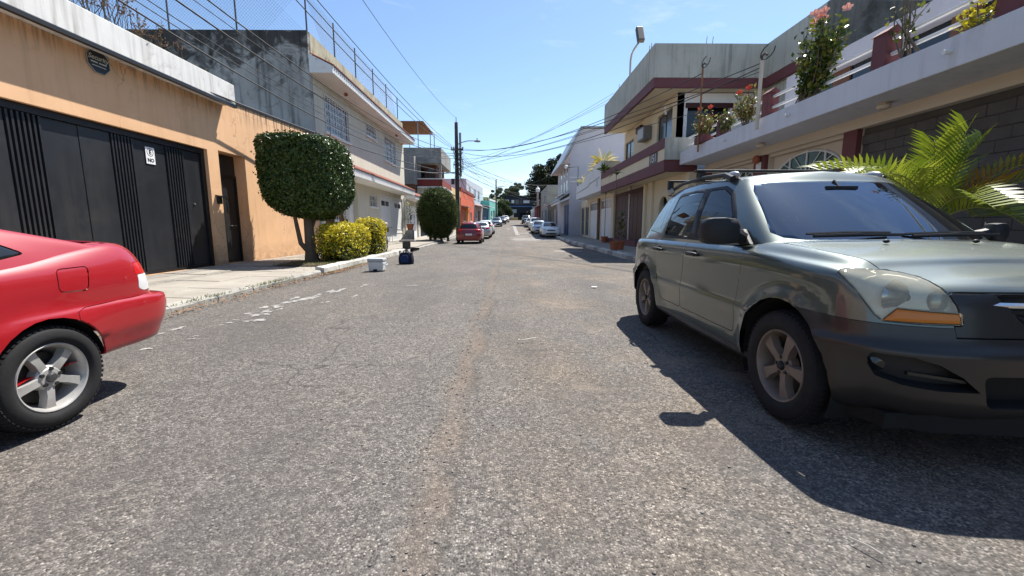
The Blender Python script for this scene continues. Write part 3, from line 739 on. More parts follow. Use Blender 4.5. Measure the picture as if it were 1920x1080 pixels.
# ---- generic far house on the left / right
def far_house(label, p0, p1, h, m, wins=(), side=-1, depth=9, roof=None, cat='house', name='house', base=None, doors=(), awn=None, par=None):
    """facade from p0 to p1 (nearest first), body behind it; wins/doors as (u0,u1,v0,v1[,material]) in metres"""
    g = min(gz(p0[1]), gz(p1[1])) if base is None else base
    t = thing(name, label, cat, (p0[0], p0[1], g))
    d = Vector((p1[0]-p0[0], p1[1]-p0[1], 0)); L = d.length; d.normalize()
    n = Vector((-d.y, d.x, 0)) * (1 if side > 0 else -1)          # side -1: left row, faces +x
    fr = Fr((p0[0], p0[1], g), d, n)
    mb = MB(); wall(mb, fr, 0, L, -.6, h, [w[:4] + (.12,) for w in wins] + [w[:4] + (.15,) for w in doors], .12, depth); 
    fquad(mb, fr, 0, L, -.6, h, -depth); part(t, 'wall', mb, m)
    for w in wins: window(t, fr, *w[:4], d=.10, nx=2, sill=True, pane=PANE2, bars=(5, 3) if len(w) > 4 else None)
    for w in doors:
        dm = w[4] if len(w) > 4 else M_GALV
        dr = part(t, 'door', fbox(MB(), fr, *w[:4], -.145, -.11), dm)
        k = max(2, round((w[1]-w[0])/.45))
        for i in range(k): part(dr, 'panel', fbox(MB(), fr, w[0]+(w[1]-w[0])*i/k+.02, w[0]+(w[1]-w[0])*(i+1)/k-.02, w[2]+.05, w[3]-.05, -.109, -.09), dm)
    if par: part(t, 'parapet', fbox(MB(), fr, -.02, L+.02, h+.002, h+par[0], -.2, .06), par[1])
    if awn: part(t, 'awning', MB().prism([fr.p(awn[0],awn[2],0.003), fr.p(awn[0],awn[2]-.25,awn[3]), fr.p(awn[0],awn[2]-.33,awn[3]), fr.p(awn[0],awn[2]-.12,.003)], d*(awn[1]-awn[0])), awn[4])
    return t, fr, L
# grey block with a red balcony
l3 = thing('house', 'unfinished grey block house with red balcony and roof canopy', 'house', (-6.9, 45, gz(45)))
M_G3 = mat('bare_grey_plaster', (.30,.29,.27), .95, .25, .8, .4, 50, stain=((.12,.11,.10), .7, .5), streak=((.10,.10,.09), .6))
M_RED = mat('brick_red_paint', (.22,.045,.035), .85, .15, 1, .2, 60)
M_BRN = mat('brown_brick_wall', (.15,.075,.05), .9, .25, 3, .3, 30)
mb = MB(); mb.box(-12.5, -6.8, 44.7, 52.0, 7.62, 9.15); part(l3, 'top_storey', mb, M_G3)
mb = MB(); mb.box(-12.3, -7.6, 46.2, 52, 5.3, 7.615); part(l3, 'upper_wall', mb, M_BRN)
for (a, b) in ((-9.6, -8.8), (-8.45, -7.8)): part(l3, 'window', MB().box(a, b, 46.14, 46.197, 6.0, 7.2), PANE)
mb = MB(); mb.box(-9.3, -6.75, 44.75, 44.95, 5.30, 6.0); mb.box(-6.95, -6.75, 44.952, 51.9, 5.30, 6.0); part(l3, 'balcony_parapet', mb, M_RED)
mb = MB(); mb.box(-9.35, -6.65, 44.70, 52, 5.10, 5.298); mb.box(-9.35, -6.65, 44.68, 45.0, 6.003, 6.10); part(l3, 'balcony_slab', mb, M_WHITE)
for x in (-9.15, -6.98): part(l3, 'column', MB().box(x-.12, x+.12, 44.97, 45.2, 6.0, 7.615), M_G3)
mb = MB(); frl = Fr((0, 44.9, 0), (-1,0,0), (0,-1,0))
wall(mb, frl, 6.7, 9.4, 0, 5.095, [(6.95+.62*k, 7.35+.62*k, 2.9, 4.6, .3) for k in range(4)], .3); part(l3, 'arcade_wall', mb, M_CREAM)
mb = MB(); mb.box(-12.3, -7.0, 45.3, 52, 0, 5.095); part(l3, 'lower_wall', mb, M_CREAM)
mb = MB(); mb.box(-13.0, -9.32, 43.4, 51.8, 5.4, 8.2); part(l3, 'side_annex', mb, M_G3)
mb = MB(); mb.box(-13.0, -9.42, 43.6, 51.8, 0, 5.395); part(l3, 'annex_base', mb, M_BRN)
cn = thing('roof_canopy', 'rusty sheet roof canopy on thin posts above the grey block house', 'canopy', (-9.5, 46.5, 9.15))
part(cn, 'roof_sheet', MB().prism([(-11.4,45.0,11.75),(-8.6,45.0,11.75),(-8.0,47.8,11.05),(-10.8,47.8,11.05)], (0,0,.07)), M_RUST)
for (x, y) in ((-9.2,45.2),(-8.3,47.2),(-11.2,45.2),(-10.6,47.5)): part(cn, 'post', MB().tube([(x,y,9.15),(x,y,11.75-(y-45)*.25)], .05, 6), M_GALV)
part(l3, 'vent_pipe', MB().tube([(-7.6,45.5,9.15),(-7.6,45.5,10.6),(-7.9,45.5,10.75)], .05, 6), M_GALV)
M_YEL = mat('pale_yellow_render', (.62,.47,.22), .9, .12, 1, .2, 60)
M_ORR = mat('orange_red_render', (.62,.13,.065), .9, .12, 1, .2, 60, stain=((.35,.08,.05), .4, .55))
M_ORL = mat('light_orange_render', (.72,.33,.10), .9, .1, 1, .2, 60)
M_PINK = mat('pale_pink_render', (.55,.44,.41), .9, .12, 1, .2, 60)
M_TEAL = mat('teal_render', (.18,.50,.42), .85, .12, 1, .2, 60)
M_TEALD = mat('dark_teal_paint', (.06,.17,.20), .7, .15, 1, .1, 60)
M_BGREY = mat('blue_grey_render', (.46,.49,.53), .9, .1, 1, .2, 60)
M_BLUE = mat('blue_paint', (.10,.17,.33), .7, .15, 1, .1, 60)
far_house('pale yellow house with brown door before the utility pole', (-7.0,52.2), (-6.7,60.5), 4.6, M_YEL, [(1.0,2.4,1.2,2.6)], doors=[(4,6.5,.05,2.8,M_BRN)], awn=(.5,7.5,3.6,.9,M_TILE), par=(.8,M_YEL))
t, fr, L = far_house('orange-red house with light orange entrance pier', (-6.6,60.6), (-5.9,75), 5.3, M_ORR, [(2,4,1.1,2.6),(9.5,11.5,1.1,2.6)], doors=[(5.2,8.2,.05,2.9,M_GALV)], awn=(0.2,5.0,3.3,1.0,M_G3), par=(.45,M_RED))
part(t, 'pier', fbox(MB(), fr, 4.4, 5.1, -.3, 3.2, .003, .35), M_ORL)
far_house('pink rendered house with sloping pale awning', (-5.85,75.2), (-5.0,85), 3.9, M_PINK, [(1,2.5,1.1,2.3)], doors=[(4,6.4,.05,2.6,M_BRN)], awn=(.2,9,3.5,1.3,M_LILAC))
far_house('tall blue-grey house with two dark upper windows', (-7.5,78.5), (-5.6,97), 8.2, M_BGREY, [(2,4,5.4,7),(7,9.5,5.2,7),(12,14,5.2,7)], base=gz(78))
far_house('dark teal shopfront with white awning', (-4.95,85.2), (-4.0,93.5), 3.7, M_TEALD, [(1,2.4,1.1,2.4)], doors=[(3.4,6,.05,2.6,M_BLUE)], awn=(.2,8,3.6,1.2,M_WHITE))
far_house('mint green house at the far left end', (-3.95,93.7), (-2.5,104), 4.6, M_TEAL, [(1.5,3,1.1,2.4)], doors=[(4.2,6.6,.05,2.6,M_GALV)], par=(.4,M_WHITE))

# ------------------------------------------------------------------ right-hand buildings
WR = 7.7
r1 = thing('house', 'house with long white balcony slab, maroon posts and dark block wall', 'house', (WR, 8, 0))
fr1 = Fr((WR, 0, 0), (0,1,0), (-1,0,0))
M_SLABW = mat('white_balcony_concrete', (.63,.63,.66), .85, .08, 1.2, .25, 80, stain=((.42,.42,.44), .4, .56), streak=((.35,.34,.33), .35), fine=.1)
M_BEAM = mat('cream_beam', (.60,.52,.42), .9, .08, 1, .2, 70, fine=.06)
M_BLOCK = mat('grey_painted_block', (.105,.094,.084), .92, .25, 2.2, .5, 45, stain=((.065,.056,.05), .6, .5), fine=.2)
M_MORT = mat('block_mortar', (.085,.077,.07), .95, .2, 3, .3, 40)
mb = MB(); wall(mb, fr1, 9.45, 16.6, 0, 3.52, [(9.85,12.75,.16,3.22,.15),(13.35,16.2,.16,3.22,.15)], .15, .25); part(r1, 'wall', mb, M_BEAM)
mb = MB(); fbox(mb, fr1, -6, 9.44, 0, 3.3, -.25, -.03); part(r1, 'block_wall_core', mb, M_MORT)
me = None; nb = 0
for row in range(16):
    z = .16 + row*.2
    if z + .19 > 3.31: break
    for c in range(14):
        yc = 9.42 - .4*(c+.5) - (.2 if row % 2 else 0)
        if yc < 3.7: continue
        if me is None:
            q = MB(); q.box(0, .05, -.1972, .1972, .0, .1945); me = q.mesh('block'); me.materials.append(M_BLOCK)
        o = obj('block', me, None, r1); o.location = Vector((WR-.022+random.uniform(-.004,.004), yc, z)) - Vector(r1.location)
        bv = o.modifiers.new('b', 'BEVEL'); bv.width = .006; bv.segments = 1
        nb += 1
q = MB()
for row in range(15):
    z = .16 + row*.2
    for c in range(24):
        yc = 3.7 - .4*(c+.5) - (.2 if row % 2 else 0)
        q.box(WR-.022, WR+.02, yc-.1955, yc+.1955, z, z+.19)
part(r1, 'block_courses', q, M_BLOCK, kind='stuff')
part(r1, 'beam', fbox(MB(), fr1, -6, 16.58, 3.303, 3.522, .0, .14), M_BEAM)
part(r1, 'balcony_slab', MB().box(6.55, 9.6, -6, 16.52, 3.525, 3.985), M_SLABW, bevel=.012)
for (a, b) in ((9.45, 9.83), (12.78, 13.32), (16.22, 16.58)): part(r1, 'column', fbox(MB(), fr1, a, b, .16, 3.30, .002, .12), M_MAROON)
# arched gates: green panes behind a white sunburst
for (a, b) in ((9.87, 12.73), (13.37, 16.18)):
    c = (a+b)/2; hw = (b-a)/2 - .12
    q = MB(); fbox(q, fr1, a, b, .17, 2.42, -.14, -.10); g_ = part(r1, 'arched_gate', q, M_WMETAL)
    for k in range(4): part(g_, 'panel', fbox(MB(), fr1, a+.06+k*(b-a-.12)/4+.03, a+.06+(k+1)*(b-a-.12)/4-.03, .3, 2.3, -.099, -.08), M_WMETAL, bevel=.012)
    q = MB(); fbox(q, fr1, a, b, 2.425, 3.21, -.148, -.14); part(g_, 'spandrel', q, M_BEAM)
    n = 16; arc = [(c + hw*math.cos(math.pi*k/n), 2.44 + .70*math.sin(math.pi*k/n)) for k in range(n+1)]
    for k in range(4):
        seg = arc[k*4:k*4+5]; pts = [fr1.p(c, 2.44, -.138)] + [fr1.p(u, v, -.138) for u, v in seg]
        part(g_, 'pane', MB().prism(pts, fr1.n*.012), GLASSG)
    q = MB(); hub = [(c+.24*math.cos(math.pi*k/8), 2.44+.24*math.sin(math.pi*k/8)) for k in range(9)]
    q.prism([fr1.p(u, v, -.124) for u, v in hub], fr1.n*.02); part(g_, 'sun_boss', q, M_WMETAL)
    q = MB(); q.tube([fr1.p(u, v, -.11) for u, v in arc], .025, 5)
    for k in range(1, 8):
        t = math.pi*k/8; q.tube([fr1.p(c+.2*math.cos(t), 2.44+.2*math.sin(t), -.108), fr1.p(c+hw*math.cos(t), 2.44+.7*math.sin(t), -.108)], .014, 4)
    for u in (c-hw*.5, c+hw*.5, c): fbox(q, fr1, u-.022, u+.022, 2.43, 3.18 if u == c else 3.08, -.124, -.098)
    part(g_, 'sunburst_bars', q, M_WMETAL)
# balcony: floor, upper wall, posts, rails
fru = Fr((9.3, 0, 0), (0,1,0), (-1,0,0))
mb = MB(); wall(mb, fru, -6, 14.8, 3.99, 6.1, [(-4,-1,4.0,5.62,.3),(0.2,3.7,4.0,5.62,.3),(4.2,7.4,4.0,5.62,.3),(7.9,10.8,4.0,5.62,.3),(11.3,14.0,4.0,5.62,.3)], .3, .3); part(r1, 'upper_wall', mb, M_LILAC)
for a, b in ((4.2,7.4),(7.9,10.8),(11.3,14.0),(.2,3.7)):
    part(r1, 'balcony_door', fbox(MB(), fru, a, b, 4.0, 5.62, -.29, -.25), PANE)
    part(r1, 'door_pier', fbox(MB(), fru, (a+b)/2-.3, (a+b)/2+.3, 4.0, 5.62, -.249, -.2), M_BRN)
part(r1, 'upper_roof', MB().box(9.305, 16, -6, 14.8, 5.9, 6.05), M_GCONC)
for yy in (-3.4, -.3, 2.9, 5.98, 7.96, 11.3, 13.7):
    q = MB(); q.box(6.60, 6.86, yy-.14, yy+.14, 3.987, 4.56); q.prism([(6.57,yy-.17,4.562),(6.89,yy-.17,4.562),(6.73,yy-.17,4.68)], (0,.34,0)); part(r1, 'baluster_post', q, M_MAROON)
PY = [-3.4, -.3, 2.9, 5.98, 7.96, 11.3, 13.7, 16.4]
for a, b in zip(PY, PY[1:]):
    for z in (4.20, 4.46): part(r1, 'rail', MB().tube([(6.73, a+.14, z), (6.73, b-.14, z)], .036, 8), M_WMETAL, smooth=True)
for yy in (6.6, 10.2, 13.1): part(r1, 'drain_spout', MB().tube([(6.56,yy,3.78),(6.44,yy,3.76)], .035, 8), M_WMETAL, smooth=True)
for yy in (8.3, 12.2): part(r1, 'soffit_lamp', MB().lathe([(0,3.40),(.09,3.41),(.12,3.46),(.08,3.523),(0,3.523)], (7.1, yy, 0), 'z', 12), M_BEAM, smooth=True)
part(r1, 'wall_lamp', MB().lathe([(0,0),(.12,.01),(.13,.08),(.09,.13),(0,.13)], (7.43, 13.05, 3.2), 'x', 14), M_TERRA, smooth=True)
part(r1, 'number_plate', fbox(MB(), fr1, 12.92, 13.18, 2.86, 3.12, .122, .13), M_WMETAL)

# ---- cream and maroon two-storey house
r2 = thing('house', 'two-storey cream house with maroon bands, deep grey roof fascia and balcony', 'house', (7.0, 22, 0))
XR = 7.0; fr2 = Fr((XR, 0, 0), (0,1,0), (-1,0,0))
GT = (21.9, 28.3, .42, 3.28)
mb = MB(); wall(mb, fr2, 16.68, 28.6, 0, 3.32, [GT+(.18,), (18.7,19.8,1.1,2.55,.25)], .2, .3); part(r2, 'wall', mb, M_PCREAM)
part(r2, 'gate_step', MB().box(6.55, XR-.003, 21.7, 28.5, .12, .44), M_MAROON, bevel=.01)
q = MB(); fbox(q, fr2, GT[0], GT[1], 3.1, 3.27, -.17, -.1); g_ = part(r2, 'garage_gate', q, M_MAROOND)
for k in range(8):
    a = GT[0] + (GT[1]-GT[0])*k/8; part(g_, 'panel', fbox(MB(), fr2, a+.015, a+(GT[1]-GT[0])/8-.015, .43, 3.09, -.17, -.14), M_MAROOND, bevel=.01)
part(g_, 'mullion', fbox(MB(), fr2, 25.05, 25.15, .43, 3.09, -.139, -.1), M_WMETAL)
q = MB(); fbox(q, fr2, 18.72, 19.78, 1.12, 2.53, -.24, -.22); aw = part(r2, 'arched_window', q, PANE)
n = 10; sp = [(18.7,2.55)] + [(19.25+.55*math.cos(math.pi-math.pi*k/n), 2.0+.55*math.sin(math.pi*k/n)) for k in range(n+1)] + [(19.8,2.55)]
for half in (0, 1):
    pts = sp[:7] + [(19.25, 2.55)] if half == 0 else [(19.25,2.55)] + sp[6:]
    part(aw, 'spandrel', MB().prism([fr2.p(u, v, -.12) for u, v in pts], fr2.n*.117), M_PCREAM)
for u in (20.5, 21.5): part(r2, 'pilaster', fbox(MB(), fr2, u, u+.28, .15, 3.31, .002, .12), M_PCREAM)
# balcony
part(r2, 'balcony_floor', MB().box(6.04, 7.3, 16.72, 27.7, 3.325, 3.42), M_PCREAM)
part(r2, 'balcony_band', MB().box(6.0, 6.16, 16.66, 27.72, 3.30, 3.74).box(6.162, 7.3, 16.66, 16.8, 3.30, 3.74), M_MAROON)
part(r2, 'balcony_wall', MB().box(6.03, 6.16, 16.70, 27.70, 3.742, 4.19), M_PCREAM)
part(r2, 'balcony_coping', MB().box(5.985, 6.18, 16.66, 27.72, 4.192, 4.55), M_MAROON)
part(r2, 'balcony_end_wall', MB().box(6.0, 8.4, 16.60, 16.655, 3.742, 4.56).box(6.182, 8.4, 16.657, 16.80, 3.742, 4.54), M_FASC)
nb_ = fbox(MB(), Fr((6.03,0,0),(0,1,0),(-1,0,0)), 17.45, 18.45, 3.745, 4.19, .001, .012); np_ = part(r2, 'number_board', nb_, flat('board_brown', (.11,.09,.085), .7))
f6 = Fr((6.018,0,0),(0,-1,0),(-1,0,0)); text3d(np_, '151', f6, -17.95, 3.965, .46, M_WMETAL, .006, sx=1.1)
# upper storey
XU = 7.3; fr2u = Fr((XU, 0, 0), (0,1,0), (-1,0,0))
mb = MB(); wall(mb, fr2u, 19.0, 27.3, 3.42, 6.86, [(19.5,21.4,4.56,6.45,.15),(25.3,27.0,4.75,6.25,.12)], .14, .3); part(r2, 'upper_wall', mb, M_PCREAM)
fr2s = Fr((0, 19.0, 0), (1,0,0), (0,-1,0))
mb = MB(); wall(mb, fr2s, 7.301, 10.8, 3.42, 6.86, [(7.75,9.6,4.4,6.35,.25)], .25, .3); part(r2, 'upper_end_wall', mb, M_WHITE)
part(r2, 'balcony_door', fbox(MB(), fr2s, 7.76, 9.59, 4.41, 6.34, -.24, -.2), PANE)
part(r2, 'door_lintel', fbox(MB(), fr2s, 7.66, 9.7, 6.25, 6.45, .002, .06), M_MAROOND)
part(r2, 'terrace_floor', MB().box(7.305, 10.8, 16.83, 18.98, 3.3, 3.42), M_GCONC)
window(r2, fr2u, 19.55, 21.35, 4.6, 6.4, d=.12, fm=M_BLACKM, nx=2, pane=PANE2, sill=False)
window(r2, fr2u, 25.35, 26.95, 4.8, 6.2, d=.10, fm=M_MAROOND, nx=2, pane=PANE2, sill=False)
ac = thing('air_conditioner', 'window air conditioner sticking out of the cream and maroon house', 'air conditioner', (XU-.2, 22.7, 5.7))
part(ac, 'case', fbox(MB(), fr2u, 22.15, 23.2, 5.6, 6.25, .003, .42), flat('ac_case', (.16,.155,.15), .5), bevel=.02)
part(ac, 'front_panel', fbox(MB(), fr2u, 22.22, 23.13, 5.68, 6.17, .423, .44), flat('ac_front', (.42,.43,.43), .5))
part(r2, 'vent_box', fbox(MB(), fr2u, 23.6, 24.3, 6.25, 6.6, .003, .2), M_MAROOND)
part(r2, 'wall_lamp', MB().tube([(7.15,19.9,6.2),(7.12,19.9,6.6)], .05, 8), M_WMETAL)
# roof slab and fascia
part(r2, 'roof_slab', MB().box(6.05, 10.7, 18.35, 27.2, 6.90, 7.0).box(10.72, 16, 15.1, 27.2, 6.9, 7.0), M_PCREAM)
part(r2, 'fascia_band', MB().box(6.0, 6.12, 18.3, 27.25, 6.87, 7.25).box(6.122, 10.6, 18.3, 18.42, 6.87, 7.25).box(10.6, 10.72, 15.05, 18.42, 6.87, 7.25), M_MAROON)
part(r2, 'fascia', MB().box(5.985, 6.12, 18.285, 27.26, 7.253, 8.56).box(6.122, 10.6, 18.285, 18.42, 7.253, 8.56).box(10.585, 10.72, 15.05, 18.42, 7.253, 8.56), M_FASC)
part(r2, 'rear_fascia', MB().box(10.585, 17, 14.9, 15.045, 6.87, 8.56), M_GCONC)
part(r2, 'rear_block', MB().box(10.8, 17, 15.3, 27, 3, 6.86), M_FASC)
q = MB()
for (x, y) in ((6.06,19.0),(6.06,19.25),(8.1,18.35),(8.35,18.35),(6.06,24.2)): q.tube([(x,y,8.55),(x+.02,y,8.85)], .012, 4)
part(r2, 'rebar_ends', q, M_RUST, kind='stuff')
for yy in (23.2, 26.4): part(r2, 'soffit_lamp', MB().lathe([(0,3.17),(.08,3.18),(.11,3.24),(.07,3.324),(0,3.324)], (6.6, yy, 0), 'z', 12), M_BEAM, smooth=True)
fl_ = thing('floodlight', 'grey floodlight on a bent pole above the maroon-banded house', 'street light', (6.08, 22.6, 8.0))
part(fl_, 'pole', MB().tube([(6.2,22.6,7.6),(6.2,22.6,9.45),(6.2,22.45,9.68),(6.2,22.1,9.78),(6.2,21.4,9.80)], .05, 8), M_GALV, smooth=True)
part(fl_, 'lamp_head', MB().box(-.17,.17,-.11,.11,-.42,.42).xf(Matrix.Translation((6.2,21.15,10.08)) @ Matrix.Rotation(R(-28),4,'X')), flat('lamp_grey', (.06,.062,.065), .5), bevel=.05)

# ---- white house with planted balcony
r3 = thing('house', 'white house with solid balcony full of plants and white folding doors', 'house', (7.0, 33, 0))
mb = MB(); wall(mb, fr2, 28.62, 41.0, -.1, 3.5, [(28.9,32.3,.16,3.2,.12),(33.0,36.4,.3,3.2,.12),(36.9,38.6,.4,2.9,.12),(39.0,40.7,.4,2.9,.12)], .12, .3); part(r3, 'wall', mb, M_PCREAM)
for (a, b) in ((28.9,32.3),(33.0,36.4)):
    g_ = part(r3, 'folding_door', fbox(MB(), fr2, a, b, .18, 3.18, -.11, -.09), M_WMETAL)
    for k in range(8):
        u = a+(b-a)*k/8; part(g_, 'panel', fbox(MB(), fr2, u+.02, u+(b-a)/8-.02, .25, 2.4, -.089, -.06), M_WHITE, bevel=.015)
        part(g_, 'pane', fbox(MB(), fr2, u+.06, u+(b-a)/8-.06, 2.5, 3.05, -.089, -.08), PANE2)
for (a, b) in ((36.95,38.55),(39.05,40.65)): window(r3, fr2, a, b, .45, 2.85, d=.1, nx=2, ny=2, fm=M_GALV, sill=False)
part(r3, 'pier', fbox(MB(), fr2, 32.35, 32.95, .1, 3.3, .002, .1), M_BRN)
pts = [(27.8,3.5),(37.6,3.5),(37.6,4.6),(36,4.62),(34.6,4.66),(33.6,4.8),(32.8,5.0),(31.8,5.1),(30.9,5.14),(30.4,5.3),(29.4,5.36),(27.8,5.38)]
part(r3, 'balcony_wall', MB().prism([(6.0, u, v) for u, v in pts], (.16,0,0)), M_WHITE)
part(r3, 'balcony_stripe', MB().prism([(5.985,28.2,4.42),(5.985,31.6,4.30),(5.985,32.2,4.16),(5.985,37.3,4.02),(5.985,37.3,3.98),(5.985,32.2,4.09),(5.985,31.6,4.23),(5.985,28.2,4.35)], (.013,0,0)), M_BLACKM)
part(r3, 'balcony_floor', MB().box(6.162, 9.5, 27.8, 37.6, 3.503, 3.62), M_WHITE)
part(r3, 'balcony_end_wall', MB().box(6.162, 7.2, 27.75, 27.9, 3.63, 5.36), M_FASC)
text3d(r3, '25', Fr((5.995,0,0),(0,-1,0),(-1,0,0)), -28.9, 4.05, .5, M_BLACKM, .004)
part(r3, 'upper_wall', MB().box(9.3, 14, 27.8, 40.8, 3.5, 6.3), M_WHITE)

# ---- tall white gabled house
r4 = thing('house', 'tall three-storey pale house with sloped roof edge beyond the planted balcony', 'house', (5.9, 44, gz(42)))
pts = [(5.9,0),(14,0),(14,10.0),(12,10.2),(6.9,10.25),(5.9,8.2)]
part(r4, 'wall', MB().prism([(x, 41.05, z) for x, z in pts], (0, 9.5, 0)), M_LILAC)
part(r4, 'roof_edge', MB().prism([(5.0,40.8,7.05),(5.15,40.8,6.98),(7.0,40.8,10.28),(6.85,40.8,10.45)], (0,10,0)), M_GALV)
part(r4, 'roof_plate', MB().box(6.95, 14.1, 40.8, 50.8, 10.28, 10.42), M_GALV)
part(r4, 'eave_soffit', MB().prism([(5.2,40.9,7.05),(5.897,40.9,7.05),(5.897,40.9,8.15)], (0,9.7,0)), M_PINK)
f4 = Fr((5.9,0,0), (0,1,0), (-1,0,0)); f4s = Fr((0,41.05,0), (1,0,0), (0,-1,0))
for (u, v) in ((42.2,4.6),(44.2,4.6),(46.6,4.6),(42.2,6.2),(44.2,6.2),(46.6,6.2)):
    q = fbox(MB(), f4, u, u+.9, v, v+1.1, .002, .03); w_ = part(r4, 'window', q, M_WMETAL); part(w_, 'pane', fbox(MB(), f4, u+.08, u+.82, v+.08, v+1.02, .031, .04), PANE2)
for z in (5.75, 5.35): part(r4, 'band', fbox(MB(), f4s, 5.88, 9, z, z+.1, .002, .08), M_WHITE)
part(r4, 'balcony_rail', MB().box(5.3, 5.897, 41.3, 48, 4.3, 4.4), M_WHITE)
part(r4, 'shop_wall', fbox(MB(), f4, 41.2, 44.5, 0, 3.3, .002, .05), M_BLUE)
for u in (41.5, 43.0): part(r4, 'shop_door', fbox(MB(), f4, u, u+1.2, .35, 2.9, .052, .09), flat('shop_door_blue', (.045,.07,.14), .5))
part(r4, 'awning', MB().prism([(5.89,41.0,4.05),(4.9,41.0,3.55),(4.9,41.0,3.40),(5.89,41.0,3.8)], (0,7.5,0)), M_WHITE)
part(r4, 'awning_roof', MB().prism([(5.89,40.9,4.5),(4.8,40.9,3.72),(4.8,40.9,3.64),(5.89,40.9,4.38)], (0,8.0,0)), M_GALV)
sl2 = thing('balcony_lamp', 'white globe lamp on a bracket in front of the pale tall house', 'lamp', (6.0, 37.6, 5.0))
part(sl2, 'bracket', MB().tube([(6.1,37.5,4.6),(6.1,37.5,6.3),(5.3,38.4,6.35)], .03, 5), M_BLACKM); part(sl2, 'globe', MB().ball((5.2,38.5,6.42), .17, 10, 7), M_WHITE, smooth=True)

# ---- farther right row
M_PGRN = mat('pale_green_block', (.36,.37,.31), .92, .15, .6, .3, 40, stain=((.22,.22,.18), .5, .5))
t, fr, L = far_house('pale green block building beside the big dark tree', (5.4,58), (5.4,70), 5.9, M_PGRN, [(3,5,3.6,4.8)], side=1, doors=[(1,4,.05,2.7,M_BLUE),(6,9,.05,2.7,M_GALV)])
for z in (2.0, 3.2, 4.4): part(t, 'course_line', MB().box(5.42, 12, 57.96, 57.998, gz(58)+z, gz(58)+z+.06), M_G3)
far_house('grey shopfront with steel shutters under the pale tall house', (5.8,51), (5.6,57.8), 3.6, M_G3, [], side=1, doors=[(.4,3,.1,2.8,M_GALV),(3.6,6.3,.1,2.8,M_BLACKM)], awn=(.1,6.5,3.5,.9,M_PINK))
far_house('red gated house wall with white lamp finial', (5.2,70.2), (5.0,80), 3.4, M_RED, [], side=1, doors=[(.5,3.5,.1,2.8,M_MAROOND)], awn=(.2,5,3.4,.8,M_WHITE))
lf = thing('lamp_post', 'white lantern finial on the red gate pier', 'lamp', (4.9, 70, gz(70)+3.4))
part(lf, 'stem', MB().tube([(4.9,70,gz(70)+3.2),(4.9,70,gz(70)+5.4)], .16, 8), M_PINK); part(lf, 'lantern', MB().lathe([(0,0),(.3,.05),(.36,.5),(.2,.7),(0,1.0)], (4.9,70,gz(70)+5.4), 'z', 10), M_WHITE, smooth=True)
far_house('low white wall house at the far right', (5.0,80.2), (4.9,100), 3.0, M_WHITE, [(6,8,1,2.2)], side=1, doors=[(2,4.6,.05,2.4,M_GALV)])
# dark building that closes the street
g = gz(112); eb = thing('building', 'dark navy two-storey building closing the far end of the street', 'building', (3.2, 112, g))
M_NAVY = mat('navy_cladding', (.022,.026,.042), .6, .2, .5, .1, 40)
fe = Fr((-1.2, 112, g-.4), (1,0,0), (0,-1,0))
mb = MB(); wall(mb, fe, 0, 8.6, 0, 3.9, [(1.0,2.9,.3,2.4),(4.4,7.6,.3,2.2)], .3, 6); part(eb, 'wall', mb, M_NAVY)
mb = MB(); wall(mb, fe, .2, 8.4, 3.92, 6.3, [(.4,1.9,.8,.9)], .2, 6); part(eb, 'upper_wall', mb, M_NAVY)
part(eb, 'floor_band', fbox(MB(), fe, -.1, 8.7, 3.7, 3.98, .002, .5), M_BLUE)
part(eb, 'roof', fbox(MB(), fe, .0, 8.6, 6.302, 6.6, -6, .5), M_NAVY)
for (a, b, c, d) in ((.3,1.5,4.6,5.6),(2.2,2.9,4.7,5.5),(5.3,6.9,4.7,5.4)): part(eb, 'window', fbox(MB(), fe, a, b, c, d, .003, .03), M_WHITE)
for (a, b) in ((3.2,4.2),(4.4,5.1),(7.1,8.1)): part(eb, 'dark_window', fbox(MB(), fe, a, b, 4.4, 5.6, .003, .03), PANE2)
part(eb, 'sign_board', fbox(MB(), fe, 2.3, 3.5, 2.2, 3.1, .003, .05), M_BGREY)
part(eb, 'door', fbox(MB(), fe, 1.05, 2.85, .35, 2.35, -.28, -.24), PANE)
part(eb, 'garage_opening', fbox(MB(), fe, 4.45, 7.55, .35, 2.15, -.28, -.24), M_DARK)
far_house('brick house half hidden behind the big dark tree', (7.3,104), (7.3,111.5), 6.5, M_PINK, [(2,4,3.5,5)], side=1, base=gz(104))
bw = thing('low_wall', 'low yellow painted wall in front of the dark end building', 'wall', (2.2, 109, gz(109)))
part(bw, 'wall', MB().box(-1.5, 2.6, 108.8, 109.1, gz(109)-.3, gz(109)+.7), M_YEL); part(bw, 'board', MB().box(.5,1.5,108.7,108.79,gz(109)+.6,gz(109)+2.0), M_WHITE)

# hills far behind
def hills_mat():
    n = NT('wooded_hill'); c = n.ramp(n.noise(.06, 8, .7), [(.3, (.035,.055,.03)), (.5, (.06,.085,.04)), (.7, (.10,.12,.06))])
    n.set(Base_Color=c, Roughness=.95); n.bump(n.noise(.12, 6, .7), 1, 2); return n.m
xs_ = np.linspace(-220, 260, 70); ys_ = np.linspace(230, 420, 26)
def hz(x, y):
    t = (y-230)/190
    return gz(120) - 1 + 24*math.sin(min(1, t*1.3)*math.pi/2)*(.72+.28*math.sin(x*.018+1.1)) + 1.6*math.sin(x*.21+y*.13) + 1.2*math.sin(x*.53-y*.37)
strip('hills', list(xs_), list(ys_), hz, hills_mat())

